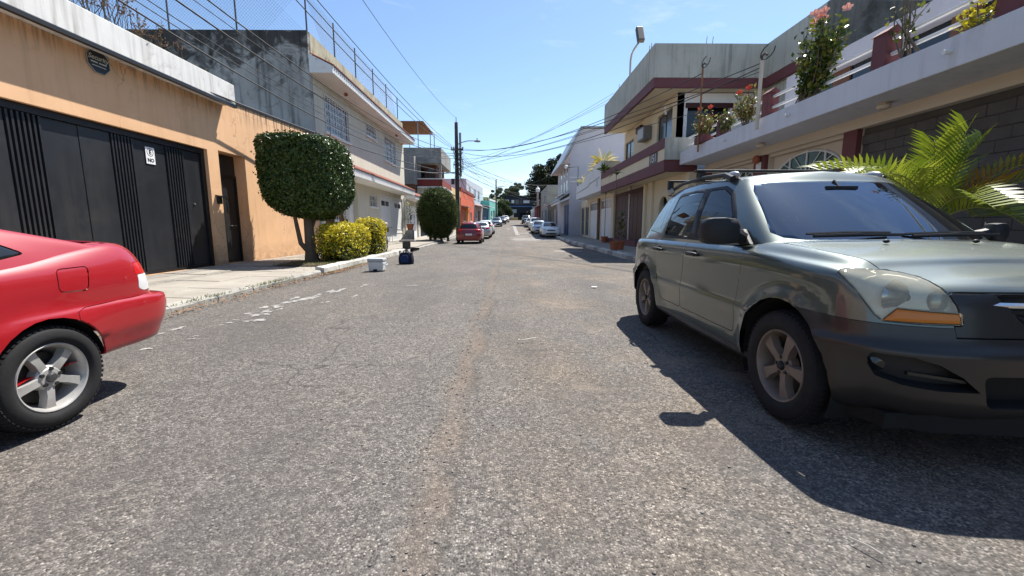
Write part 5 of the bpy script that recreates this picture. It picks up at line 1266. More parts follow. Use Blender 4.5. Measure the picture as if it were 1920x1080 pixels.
spiky('dark fern hanging at the balcony corner of the maroon-banded house', 6.05, 27.2, 4.3, .9, 40, ML_DGRN, seed=5)
# dried weeds on the parapet of the orange house
w_ = thing('dry_weeds', 'dried brown weeds sprouting from the white parapet', 'weeds', (-7.7, 9.4, 5.06))
q = MB(); P_ = []
for k in range(60):
    y = random.choice([random.gauss(9.0,.35), random.gauss(9.9,.35), random.gauss(8.6,.2)]); x = -7.72+random.uniform(-.12,.12); h_ = random.uniform(.25,.75) * (1.3 if abs(y-9.0) < .35 else .7)
    e = Vector((x+random.uniform(-.2,.25), y+random.uniform(-.3,.3), 5.06+h_)); m_ = Vector((x, y, 5.06)).lerp(e, .5)+Vector((0,random.uniform(-.06,.06),0)); q.tube([(x,y,5.05), m_, e], [.008,.006,.003], 4, False)
    for j in range(4):
        s0 = m_.lerp(e, random.random()); s1 = s0 + Vector((random.uniform(-.15,.15), random.uniform(-.15,.15), random.uniform(.02,.18))); q.tube([s0, s1], [.004,.002], 3, False); P_.append(s1)
        P_.append(s0.lerp(s1, .5))
part(w_, 'stalks', q, mat('dry_stalk', (.12,.09,.06), .9, .2, 5, 0), kind='stuff')
leafpart(w_, 'dry_leaves', np.array([tuple(p) for p in P_]), np.tile([[0,0,1.]], (len(P_),1)), .06, .035, ML_DRY, 1.0)
w3 = thing('dry_weeds', 'yellow grassy weeds along the back edge of the white parapet', 'weeds', (-7.9, 11.0, 5.06))
n = 900; q_ = np.stack([rng.normal(-7.95,.06,n), rng.uniform(9.6,12.2,n), np.full(n, 5.05)], 1) - np.array(w3.location); obj('blades', blades('blades', q_, .20, .008), ML_GRASS, w3)
w4 = thing('roof_weeds', 'weeds growing on the tiled eave of the cream house', 'weeds', (-7.6, 19.8, 7.9))
n = 500; q_ = np.stack([rng.normal(-7.7,.10,n), rng.normal(19.9,.7,n), rng.uniform(7.75,8.0,n)], 1) - np.array(w4.location); obj('blades', blades('blades', q_, .28, .012), ML_GRASS, w4)

# ------------------------------------------------------------------ vehicles
def pch(P, n, ms=False, me_=False):
    """shape-preserving cubic through the rows of P (axis 0); ms/me_: reflect the ends across the centre plane (x -> -x)"""
    P = np.asarray(P, float); flip = np.array([-1, 1, 1.0])
    Q = np.concatenate([([P[1]*flip] if ms else [2*P[0]-P[1]]), P, ([P[-2]*flip] if me_ else [2*P[-1]-P[-2]])])
    d = Q[1:]-Q[:-1]; a, b = d[:-1], d[1:]
    with np.errstate(divide='ignore', invalid='ignore'): m = np.where(a*b > 0, 2*a*b/(a+b), 0.0)
    out = []
    for i in range(len(P)-1):
        for j in range(n):
            t = j/n; h00 = 2*t**3-3*t*t+1; h10 = t**3-2*t*t+t; h01 = -2*t**3+3*t*t; h11 = t**3-t*t
            out.append(h00*P[i]+h10*m[i]+h01*P[i+1]+h11*m[i+1])
    out.append(P[-1]); return np.array(out)
def netgrid(net, nk, nr, mtop=True):
    A = np.array([pch(r, nk, True, True) for r in net]); A = np.stack([pch(A[:,k], nr, False, mtop) for k in range(A.shape[1])], 1); return A
def grid_bm(A):
    bm = bmesh.new(); R_, K_ = A.shape[:2]; vs = [[bm.verts.new(A[r,k]) for k in range(K_)] for r in range(R_)]
    for r in range(R_-1):
        for k in range(K_-1):
            try: bm.faces.new((vs[r][k], vs[r][k+1], vs[r+1][k+1], vs[r+1][k]))
            except ValueError: pass
    bmesh.ops.remove_doubles(bm, verts=bm.verts[:], dist=2e-4); bmesh.ops.dissolve_degenerate(bm, edges=bm.edges[:], dist=1e-4)
    bm.normal_update(); c = Vector((0, float(A[:,:,1].mean()), float(A[:,:,2].mean())*.8))
    if sum(f.normal.dot(f.calc_center_median()-c)*f.calc_area() for f in bm.faces) < 0: bmesh.ops.reverse_faces(bm, faces=bm.faces[:])
    bm.normal_update(); bm.faces.layers.int.new('p'); return bm
S2 = math.sqrt(.5)
PROJ = {'side': ((0,1,0),(0,0,1),(1,0,0)), 'front': ((1,0,0),(0,0,1),(0,-1,0)), 'rear': ((1,0,0),(0,0,1),(0,1,0)),
        'fd': ((S2,S2,0),(0,0,1),(S2,-S2,0)), 'rd': ((S2,-S2,0),(0,0,1),(S2,S2,0)), 'top': ((1,0,0),(0,1,0),(0,0,1))}
def inpoly(u, v, poly):
    c = False; n = len(poly)
    for i in range(n):
        (x1, y1), (x2, y2) = poly[i], poly[i-1]
        if (y1 > v) != (y2 > v) and u < (x2-x1)*(v-y1)/(y2-y1)+x1: c = not c
    return c
def rnd(poly, r=.03, n=3):
    """round the corners of a 2-D polygon"""
    out = []; N = len(poly)
    for i in range(N):
        p0, p, p1 = Vector(poly[i-1]), Vector(poly[i]), Vector(poly[(i+1) % N]); a = (p0-p); b = (p1-p)
        k = min(r, a.length*.45, b.length*.45); A_ = p+a.normalized()*k; B_ = p+b.normalized()*k
        for j in range(n+1):
            t = j/n; out.append(tuple(A_*(1-t)**2 + p*2*t*(1-t) + B_*t*t))
    return out
def cutpoly(bm, kind, poly, pid, thr=.15, only=None):
    u, v, d = (Vector(q) for q in PROJ[kind]); L = bm.faces.layers.int['p']
    uv = lambda c: (c.dot(u), c.dot(v))
    for i in range(len(poly)):
        a, b = poly[i-1], poly[i]; x0, x1 = sorted((a[0], b[0])); y0, y1 = sorted((a[1], b[1])); e = .004
        sub = []
        for f in bm.faces:
            if f.normal.dot(d) < thr or (only is not None and f[L] not in only): continue
            q = [uv(w.co) for w in f.verts]; us = [w[0] for w in q]; vs_ = [w[1] for w in q]
            if max(us) < x0-e or min(us) > x1+e or max(vs_) < y0-e or min(vs_) > y1+e: continue
            sub.append(f)
        if not sub: continue
        p0 = u*a[0]+v*a[1]; ev = u*(b[0]-a[0])+v*(b[1]-a[1])
        if ev.length < 1e-6: continue
        geom = set(sub); [geom.update(f.edges) for f in sub]; [geom.update(f.verts) for f in sub]
        bmesh.ops.bisect_plane(bm, geom=list(geom), dist=2e-4, plane_co=p0, plane_no=ev.cross(d).normalized())
    bm.normal_update()
    for f in bm.faces:
        if f.normal.dot(d) >= thr and (only is None or f[L] in only):
            c = f.calc_center_median()
            if inpoly(*uv(c), poly): f[L] = pid
def take(bms, pid, mirror=0, groove=.0, push=.006, recess=0.0, off=0.0, smooth=True):
    """extract panel pid from half shells; mirror: 0 +side, 1 -side, 2 both halves joined"""
    nb = bmesh.new()
    for bm in bms:
        L = bm.faces.layers.int['p']; mp = {}
        fs = [f for f in bm.faces if f[L] == pid]
        for sgn in ((1,) if mirror == 0 else (-1,) if mirror == 1 else (1, -1)):
            mp = {}
            for f in fs:
                vv = []
                for w in f.verts:
                    if w not in mp: mp[w] = nb.verts.new((w.co.x*sgn, w.co.y, w.co.z))
                    vv.append(mp[w])
                try: nb.faces.new(vv if sgn > 0 else vv[::-1])
                except ValueError: pass
    if mirror == 2: bmesh.ops.remove_doubles(nb, verts=nb.verts[:], dist=6e-4)
    if not nb.faces: nb.free(); return None
    nb.normal_update()
    if off:
        for w in nb.verts: w.co += w.normal*off
    if recess:
        r = bmesh.ops.extrude_face_region(nb, geom=nb.faces[:]); vs_ = [g_ for g_ in r['geom'] if isinstance(g_, bmesh.types.BMVert)]
        nb.normal_update()
        old = [f for f in nb.faces if not any(w in set(vs_) for w in f.verts)]
        d = sum((w.normal for w in vs_), Vector()).normalized()
        for w in vs_: w.co -= d*recess
        bmesh.ops.delete(nb, geom=old, context='FACES')
    if groove:
        bmesh.ops.inset_region(nb, faces=nb.faces[:], use_boundary=True, use_even_offset=True, thickness=groove)
        nb.normal_update()
        for w in nb.verts:
            if w.is_boundary: w.co -= w.normal*push
    me = bpy.data.meshes.new('panel'); nb.to_mesh(me); nb.free()
    if smooth: me.polygons.foreach_set('use_smooth', [True]*len(me.polygons)); me.set_sharp_from_angle(angle=R(48))
    return me

WFK = [0,.40,.68,.90,.985,1,1,1,1,1,1,.978,.89,.56,0]
FWK = [1,1,1,.85,.3,0,0,0,0,0,0,0,0,0,0]; RWK = FWK[::-1]
def kz(spec): return np.interp(range(15), [a for a, b in spec], [b for a, b in spec]) if hasattr(spec, '__len__') else np.full(15, spec)
def low_net(p):
    f, wb, r, W = p['f'], p['wb'], p['r'], p['W']; k = p.get('nose', (.015,.075,.20,.38)); t = p.get('tail', (.36,.14,.03))
    ax = p.get('ax', (0, wb)); WF = p.get('wf', WFK)
    S = [f, f+k[0], f+k[1], f+k[2], f+k[3], ax[0], ax[0]+.42, ax[0]+.72, wb*.5, ax[1]-.45, ax[1], r-t[0], r-t[1], r-t[2], r]
    net = []
    for (z, w, df, dr) in p['rings']:
        z, w = kz(z), kz(w); net.append([(W*WF[i]*w[i], S[i]+df*FWK[i]-dr*RWK[i], z[i]) for i in range(15)])
    return np.array(net)
def top_net(p):
    def ring(q):
        sf, sc, sr, src, wf, wm, wr, zf, zm, zr = q; d = src-sc; l = lambda a, b, t: a+(b-a)*t
        return [(0,sf,zf),(.5*wf,sf+.12*(sc-sf),zf),(.86*wf,sf+.55*(sc-sf),zf),(wf,sc,zf),(l(wf,wm,.6),sc+.14*d,l(zf,zm,.55)),(wm,sc+.40*d,zm),(l(wm,wr,.15),sc+.66*d,l(zm,zr,.2)),(l(wm,wr,.6),sc+.87*d,l(zm,zr,.6)),(wr,src,zr),(.62*wr,sr-.02*(1),zr),(0,sr,zr)]
    b, t = np.array(p['gb'], float), np.array(p['gt'], float); net = []
    for i, q in enumerate((0,.25,.5,.75,1)):
        g_ = b*(1-q)+t*q; bl = p.get('bulge', .018)*math.sin(math.pi*q); g_[4:7] += bl; g_[0] -= bl*.8; g_[2] += bl*.8; net.append(ring(g_))
    rz_ = p.get('crown', .075)
    for (ws, ds, dz) in ((.95,.045,.035),(.62,.09,.87),(0.0,.11,1.0)):
        g_ = t.copy(); g_[4:7] *= ws; g_[0] += ds; g_[1] += ds; g_[2] -= ds; g_[3] -= ds; g_[7:] += (.45*rz_ if ws > .9 else rz_*dz); net.append(ring(g_))
    return np.array(net)

M_TYRE = mat('tyre_rubber', (.014,.014,.015), .8, .25, 20, .4, 60, stain=((.032,.030,.028), .5, .5))
M_ALLOY = mat('worn_alloy', (.46,.45,.43), .42, .2, 12, .05, 60, metal=.35, stain=((.25,.22,.19), .6, .5))
M_ALLOYD = mat('dusty_alloy', (.24,.20,.17), .5, .2, 12, .05, 60, metal=.35, stain=((.17,.13,.10), .7, .48))
M_BLKP = mat('black_plastic', (.020,.021,.023), .55, .2, 8, .15, 120)
M_UNDER = flat('underbody_black', (.008,.008,.008), .9)
M_CHROME = flat('chrome', (.75,.76,.77), .12, 1.0)
M_CARGL = dark_pane('car_dark_glass', (.010,.012,.013), .03)
M_LENS = flat('pale_headlamp_lens', (.60,.60,.56), .15, .3)
M_REDL = flat('red_lamp_lens', (.45,.012,.012), .15); M_WHL = flat('clear_lamp_lens', (.62,.62,.62), .15); M_AMB = flat('amber_lamp_lens', (.52,.17,.02), .2)
M_PLATE = flat('number_plate_white', (.65,.66,.68), .5)

def wheel(par, pos, sgn, r, rim, hw, m, n=40, spokes=5, sw=.05, style=0, master=None, twist=0.0):
    """wheel = rim mesh; children tyre, hub, brake disc"""
    if master is not None:
        c = copy_tree(master, par); c.location = pos; c.rotation_euler = (twist, 0, 0 if sgn > 0 else math.pi); return c
    b = MB(); b.lathe([(rim+.004,hw-.012),(rim-.004,hw-.002),(rim-.012,hw-.006),(rim-.020,hw-.022),(rim-.028,hw-.06),(rim-.05,-hw+.03)], (0,0,0), 'x', n)
    for k in range(spokes):
        a = 2*math.pi*k/spokes + math.pi/2; d = Vector((0, math.cos(a), math.sin(a))); s_ = Vector((0, -math.sin(a), math.cos(a)))
        xo, xi = hw-.022, hw-.050
        st_ = [(.035,sw*.9,xi+.012),(rim*.30,sw*.78,xi+.018),(rim*.55,sw*.70,xo-.004),(rim*.80,sw*.85,xo-.006),(rim-.014,sw*1.15,xo-.008)]
        if style == 1: st_ = [(.035,sw*1.0,xi+.02),(rim*.32,sw*.62,xi+.022),(rim*.55,sw*.72,xo-.0),(rim*.80,sw*1.02,xo-.002),(rim-.014,sw*1.35,xo-.006)]
        vs_ = []
        for (rr_, w_, x_) in st_:
            c = d*rr_; vs_ += [c-s_*w_+Vector((x_-.045,0,0)), c-s_*w_*.82+Vector((x_,0,0)), c+s_*w_*.82+Vector((x_,0,0)), c+s_*w_+Vector((x_-.045,0,0))]
        fs_ = [(i*4+j, i*4+j+1, i*4+5+j, i*4+4+j) for i in range(4) for j in range(3)]; b.add(vs_, fs_)
    b.lathe([(0,hw-.026),(.055,hw-.028),(.075,hw-.045),(.08,hw-.09)], (0,0,0), 'x', 20)
    w = part(par, 'wheel', b, m, smooth=True, local=True, angle=30)
    t = MB(); t.lathe([(rim,-hw+.01),(rim+.012,-hw),(rim+.04,-hw-.010),(r-.035,-hw-.006),(r-.012,-hw+.012),(r-.002,-hw+.03),(r,-.032),(r-.008,-.030),(r-.008,-.022),(r,-.020),(r,.020),(r-.008,.022),(r-.008,.030),(r,.032),(r-.002,hw-.03),(r-.012,hw-.012),(r-.022,hw-.004),(r-.024,hw-.001),(r-.035,hw+.006),(rim+.045,hw+.011),(rim+.028,hw+.010),(rim+.022,hw+.007),(rim+.012,hw+.002),(rim,hw-.008)], (0,0,0), 'x', n)
    if n > 30:
        for k in range(60):                                   # shoulder tread blocks
            a0 = 2*math.pi*k/60; a1 = a0+2*math.pi/60*.62
            for sd in (1, -1):
                x0, x1 = sd*(hw-.004), sd*(hw-.05)
                q = [(x, rr_*math.cos(a), rr_*math.sin(a)) for (x, rr_) in ((x0, r-.018), (x1, r+.001)) for a in (a0, a1)] + [(x, rr_*math.cos(a), rr_*math.sin(a)) for (x, rr_) in ((x0+.002*sd, r-.010), (x1, r+.005)) for a in (a0, a1)]
                t.add(q, [(0,1,3,2),(4,5,7,6),(0,1,5,4),(2,3,7,6),(0,2,6,4),(1,3,7,5)])
    part(w, 'tyre', t, M_TYRE, smooth=True, local=True)
    part(w, 'brake_disc', MB().lathe([(0,-.0),(rim*.72,0),(rim*.72,-.02),(0,-.02)], (0,0,0), 'x', 24), flat('brake_disc_grey', (.06,.055,.05), .5, .5), smooth=True, local=True)
    if n > 30:
        for k in range(5):
            a = 2*math.pi*(k+.5)/5+math.pi/2; q = MB().lathe([(0,hw-.02),(.011,hw-.021),(.013,hw-.055)], (0, .052*math.cos(a), .052*math.sin(a)), 'x', 8)
            part(w, 'wheel_nut', q, flat('dark_nuts', (.05,.05,.05), .4, .6), smooth=True, local=True)
        part(w, 'hub_cap', MB().lathe([(0,hw-.008),(.022,hw-.010),(.03,hw-.022),(.03,hw-.05)], (0,0,0), 'x', 18), flat('hub_dark', (.10,.10,.10), .35, .6) if style == 0 else M_BLKP, smooth=True, local=True)
    w.location = pos; w.rotation_euler = (twist, 0, 0 if sgn > 0 else math.pi); return w

def shells(p, nk=4, nr=4, arch=True):
    A = netgrid(low_net(p), nk, nr); wb, ra, za = p['wb'], p['ra'], p['za']
    fl_ = p.get('flare', .0)
    for c in p.get('ax', (0, wb)):
        dd_ = np.hypot(A[...,1]-c, A[...,2]-za); t = np.clip((dd_-ra)/.10, 0, 1); k = np.where(A[...,0] > .55*p['W'], 1, 0)
        A[...,0] += fl_*k*(1-t*t*(3-2*t))*np.where(dd_ < ra+.1, 1, 0)
    lo = grid_bm(A); hi = grid_bm(netgrid(top_net(p), nk, nr))
    # open the cabin and the wheel arches
    f, r = p['gb'][1], p['gb'][3]; wc = p['W']*.80
    L = lo.faces.layers.int['p']
    if arch:
        for c in p.get('ax', (0, wb)):
            circ = [(c+ra*math.cos(2*math.pi*k/28), za+ra*math.sin(2*math.pi*k/28)) for k in range(28)]
            cutpoly(lo, 'side', circ, 99, .05)
    dele = [q for q in lo.faces if (q[L] == 99 and q.calc_center_median().x > .45*p['W']) or (f+.02 < q.calc_center_median().y < r-.05 and q.normal.z > .5 and q.calc_center_median().x < wc)]
    bmesh.ops.delete(lo, geom=dele, context='FACES')
    for q in lo.faces:
        if q[L] == 99: q[L] = 0
    return lo, hi
def wells(root, p):
    W, wb, ra, za = p['W'], p['wb'], p['ra'], p['za']
    for c in p.get('ax', (0, wb)):
        for s in (1, -1):
            q = MB(); n = 20
            for i in range(n+1):
                a = R(p.get('wa', -25))+R(205-p.get('wa', -25))*i/n; y, z = c+(ra+.006)*math.cos(a), za+(ra+.006)*math.sin(a)
                q.v += [(s*(W-.035), y, z), (s*.48, y, z)]
            q.f = [(2*i, 2*i+2, 2*i+3, 2*i+1) for i in range(n)]; q.f.append(tuple(2*i+1 for i in range(n+1)))
            part(root, 'wheel_well', q, M_UNDER, local=True)
    q = MB().box(-.8*W, .8*W, p['f']+.12, p['r']-.98, .22, .30); part(root, 'underbody', q, M_UNDER, local=True)
def car(name, label, loc, rz, p, paint, panels, wheels, nk=4, nr=4, group=None, cat='car', glass=None):
    """panels: (part name, shell 'lo'/'hi', projection, polygon, material, mode) mode: side / centre; options in a dict"""
    root = thing(name, label, cat, loc, group, rz); lo, hi = shells(p, nk, nr); sh = {'lo': lo, 'hi': hi}
    for i, q in enumerate(panels):
        o = q[6] if len(q) > 6 else {}
        cutpoly(sh[q[1]], q[2], q[3], i+1, o.get('thr', .15), o.get('only'))
    body = obj('body', take([lo], 0, 2), paint, root); roof = obj('roof', take([hi], 0, 2), paint, root)
    out = {}
    for i, q in enumerate(panels):
        o = q[6] if len(q) > 6 else {}
        par = out[o['under']] if o.get('under') else root
        for mi in ((2,) if q[5] == 'centre' else (0, 1)):
            me = take([sh[q[1]]], i+1, mi, o.get('g', .004), o.get('push', .007), o.get('recess', 0), o.get('off', 0))
            if me is None: continue
            pr = par[mi] if isinstance(par, dict) else par
            ob = obj(q[0], me, q[4], pr); out.setdefault(o.get('id', q[0]+str(i)), {})[mi] = ob
    lo.free(); hi.free(); wells(root, p)
    r, rim, hw, m, wn_, spk, sw, sty = wheels; zc = r; W = p['W']; mst = None
    for c in p.get('ax', (0, p['wb'])):
        for s in (1, -1):
            w = wheel(root, (s*(W-hw-.015+p.get('wo', 0)), c, zc), s, r, rim, hw, m, wn_, spk, sw, sty, mst, random.uniform(0, 1.2)); mst = mst or w
    return root, out
def lp(par, name, mb, m, **k): return part(par, name, mb, m, local=True, **k)

# ---- grey-green SUV on the right
SUV = dict(f=-.62, wb=2.62, ax=(.085,2.70), r=3.56, W=.93, ra=.42, za=.36, flare=.03, nose=(.012,.055,.18,.34), rings=[
    (.25, .80, .12, .10),
    ([(0,.33),(3,.32),(4,.30),(5,.29),(9,.29),(11,.36),(14,.38)], .935, .03, .04),
    (.43, .975, .0, .0),
    ([(0,.565),(4,.565),(14,.57)], .988, -.015, -.015),
    ([(0,.62),(14,.63)], [(0,1),(4,1),(5,.998),(14,1)], -.02, -.02),
    ([(0,.67),(4,.67),(5,.665),(14,.68)], [(0,.985),(4,.988),(6,.990),(10,.990),(14,.985)], .015, .035),
    ([(0,.76),(3,.76),(5,.80),(14,.82)], .982, .035, .045),
    ([(0,.845),(2,.85),(3,.87),(5,.93),(14,.95)], [(0,.98),(3,.965),(5,.985),(14,.98)], .05, .06),
    ([(0,.905),(2,.91),(3,.945),(4,.985),(5,1.01),(6,1.03),(14,1.03)], [(0,.97),(3,.93),(4,.95),(6,.97),(14,.965)], .075, .09),
    ([(0,.935),(2,.942),(3,.98),(4,1.008),(5,1.035),(6,1.062),(7,1.07),(14,1.06)], [(0,.93),(3,.86),(4,.88),(6,.925),(14,.92)], .11, .13),
    ([(0,.952),(2,.962),(3,1.0),(4,1.044),(5,1.085),(6,1.115),(7,1.06),(14,1.0)], [(0,.8),(3,.76),(5,.82),(14,.82)], .15, .2),
    ([(0,.965),(2,.98),(3,1.015),(4,1.05),(5,1.10),(6,1.14),(7,1.06),(14,1.0)], .42, .18, .25),
    ([(0,.968),(2,.985),(3,1.02),(4,1.055),(5,1.105),(6,1.148),(7,1.06),(14,1.0)], .0, .20, .25)],
    gb=(.27,.50,3.42,3.17,.80,.878,.80,1.10,1.05,1.03), gt=(1.00,1.15,3.03,2.86,.62,.70,.59,1.585,1.60,1.57), crown=.085, bulge=.02)
P_GREEN = paintmat('grey_green_metallic_paint', (.092,.114,.106), .78, .42, 1.0, .05, .12, (.19,.19,.175))
P_BUMP = paintmat('dark_bronze_bumper_paint', (.036,.034,.033), .7, .45, .4, .14, .12, (.06,.052,.048))
GL_SIDE = glassmat('tinted_side_glass', (.10,.11,.11), .012, 1.55)
GL_WIND = glassmat('windscreen_glass', (.22,.25,.27), .012, 2.3, .018, (.45,.47,.50), (.66,.82,1.0))
GL_LAMP = glassmat('headlamp_cover', (.92,.91,.84), .03, 1.45, .50, (.78,.74,.56))
hl = [(.43,.980),(.425,.995),(.40,1.003),(.28,1.001),(.20,.989),(.138,.975),(.085,.954),(.04,.927),(.005,.89),(-.021,.847),(-.04,.80),(-.05,.765),(-.045,.757),(.087,.755),(.228,.757),(.262,.785),(.30,.835),(.344,.895)]
suv_panels = [
    ('bumper', 'lo', 'side', [(-1.2,.1),(-.05,.1),(-.02,.60),(-.06,.757),(-.45,.748),(-1.2,.735)], P_BUMP, 'centre', dict(g=.003, push=.012, off=.008, thr=-2)),
    ('nose_panel', 'lo', 'front', [(-.2,.70),(.52,.70),(.53,.80),(.545,.88),(.52,.908),(-.2,.908)], P_BUMP, 'centre', dict(g=.005, only=(0,1), thr=.3)),
    ('headlight', 'lo', 'fd', hl, GL_LAMP, 'side', dict(g=.004, push=.014, only=(0,1,2), thr=.12, id='hl')),
    ('indicator', 'lo', 'fd', [(-.046,.766),(.226,.764),(.180,.822),(-.036,.810)], M_AMB, 'side', dict(g=.004, push=.004, only=(3,), thr=.1, under='hl')),
    ('grille', 'lo', 'front', rnd([(-.2,.735),(.19,.735),(.27,.82),(.335,.898),(-.2,.902)], .03), M_BLKP, 'centre', dict(g=.0, recess=.05, only=(2,0,1), thr=.3)),
    ('fog_recess', 'lo', 'fd', [(.245,.608),(.262,.58),(.258,.545),(.226,.495),(.12,.465),(-.004,.452),(-.13,.452),(-.07,.52),(.01,.575),(.10,.605)], M_BLKP, 'side', dict(g=.0, recess=.07, only=(1,), thr=.1)),
    ('lower_intake', 'lo', 'front', rnd([(-.2,.37),(.36,.37),(.42,.53),(-.2,.53)], .04), M_UNDER, 'centre', dict(g=.0, recess=.07, only=(1,), thr=.3)),
    ('hood', 'lo', 'top', [(-.2,-.58),(.40,-.575),(.58,-.50),(.68,-.36),(.745,-.15),(.765,.10),(.77,.36),(.60,.30),(.3,.245),(-.2,.235)], P_GREEN, 'centre', dict(g=.007, push=.016, only=(0,), thr=.5)),
    ('front_door', 'lo', 'side', rnd([(.64,.425),(1.64,.425),(1.60,1.12),(.56,1.12),(.60,.85)], .04), P_GREEN, 'side', dict(g=.006, push=.014, only=(0,), thr=.1)),
    ('rear_door', 'lo', 'side', rnd([(1.64,.425),(2.15,.425),(2.26,.62),(2.38,.82),(2.44,1.12),(1.60,1.12)], .04), P_GREEN, 'side', dict(g=.006, push=.014, only=(0,), thr=.1)),
    ('rear_bumper', 'lo', 'side', [(4,.1),(3.0,.1),(3.04,.60),(3.06,.70),(4,.70)], P_BUMP, 'centre', dict(g=.005, only=(0,), thr=-2)),
    ('tail_lamp', 'lo', 'rd', rnd([(-2.02,.78),(-1.78,.80),(-1.72,1.0),(-1.95,1.02)], .03), M_REDL, 'side', dict(g=.004, only=(0,))),
    ('windscreen', 'hi', 'front', [(-.2,1.128),(.60,1.128),(.70,1.14),(.745,1.175),(.70,1.30),(.632,1.50),(.595,1.555),(.50,1.572),(-.2,1.582)], GL_WIND, 'centre', dict(g=.006, push=.006, thr=.12, id='ws')),
    ('window_trim', 'hi', 'side', rnd([(.80,1.088),(2.335,1.095),(2.285,1.55),(2.21,1.568),(1.33,1.572),(1.165,1.51),(.97,1.33)], .03), M_BLKP, 'side', dict(g=.003, push=.003, thr=.2)),
    ('window', 'hi', 'side', rnd([(.86,1.115),(1.485,1.115),(1.555,1.545),(1.34,1.545),(1.20,1.49),(1.02,1.32)], .03), GL_SIDE, 'side', dict(g=.006, push=.008, thr=.2)),
    ('window', 'hi', 'side', rnd([(1.60,1.115),(2.30,1.125),(2.25,1.51),(2.20,1.535),(1.66,1.548)], .03), GL_SIDE, 'side', dict(g=.006, push=.008, thr=.2)),
    ('quarter_window', 'hi', 'side', rnd([(2.47,1.135),(2.98,1.165),(2.93,1.23),(2.72,1.50),(2.56,1.515)], .03), GL_SIDE, 'side', dict(g=.006, push=.008, thr=.2)),
    ('rear_window', 'hi', 'rear', rnd([(-.2,1.13),(.60,1.15),(.48,1.50),(-.2,1.51)], .03), GL_SIDE, 'centre', dict(g=.006, thr=.2)),
    ('sunroof', 'hi', 'top', rnd([(-.36,1.42),(.36,1.42),(.36,1.80),(-.36,1.80)], .05), M_CARGL, 'centre', dict(g=.004, thr=.8)),
]
SX, SY = 2.615, 2.46
suv, so_ = car('parked_suv', 'grey-green SUV with roof rails parked facing the camera at right', (SX, SY, 0), 0, SUV, P_GREEN, suv_panels, (.350, .228, .105, M_ALLOYD, 48, 5, .046, 1), 6, 4, cat='suv')
for s in (1, -1):
    # headlamp insides
    hl_o = so_['hl'][0 if s > 0 else 1]
    q = MB()
    me = hl_o.data
    bmh = bmesh.new(); bmh.from_mesh(me); bmh.normal_update()
    for v in bmh.verts: v.co -= Vector((s*S2, -S2, 0))*.045
    m2 = bpy.data.meshes.new('reflector'); bmh.to_mesh(m2); bmh.free(); m2.polygons.foreach_set('use_smooth', [True]*len(m2.polygons))
    obj('reflector', m2, mat('lamp_reflector', (.82,.80,.70), .4, .12, 9, 0, metal=.2, fine=.05), hl_o)
    def HL(t, z, o): # point on the lamp: t along the corner tangent, o outward from diagonal plane
        return (s*(S2*t+S2*(.98+o)), S2*t-S2*(.98+o), z)
    c = HL(.16, .865, -.05)
    rot = Matrix.Rotation(R(-28*s), 4, 'Z')
    b = MB().lathe([(.0,.075),(.05,.065),(.085,.035),(.105,-.005),(.112,-.02)], (0,0,0), 'y', 22); b.v = [(x*1.35, -y*.8, z*.78) for x, y, z in b.v]
    lp(hl_o, 'lamp_bowl', b.xf(Matrix.Translation((s*.632,-.372,.870)) @ rot), mat('lamp_bowl_metal', (.42,.41,.36), .25, .2, 9, 0, metal=.8), smooth=True)
    lp(hl_o, 'lamp_divider', MB().prism([(s*.74,-.31,.80),(s*.77,-.29,.80),(s*.80,-.22,.96),(s*.76,-.25,.96)], (0,.02,0)), M_CHROME)
    lp(hl_o, 'bulb', MB().ball((s*.655,-.425,.868), (.028,.028,.028), 12, 8), M_CARGL, smooth=True)
    lp(hl_o, 'inner_bowl', MB().ball((s*.545,-.475,.85), (.05,.035,.06), 14, 9), mat('lamp_bowl_metal', (.5,.49,.45)), smooth=True)
    lp(hl_o, 'indicator_bulb', MB().ball((s*.775,-.27,.945), (.022,.04,.022), 12, 8), flat('faded_orange_bulb', (.42,.15,.07), .3), smooth=True)
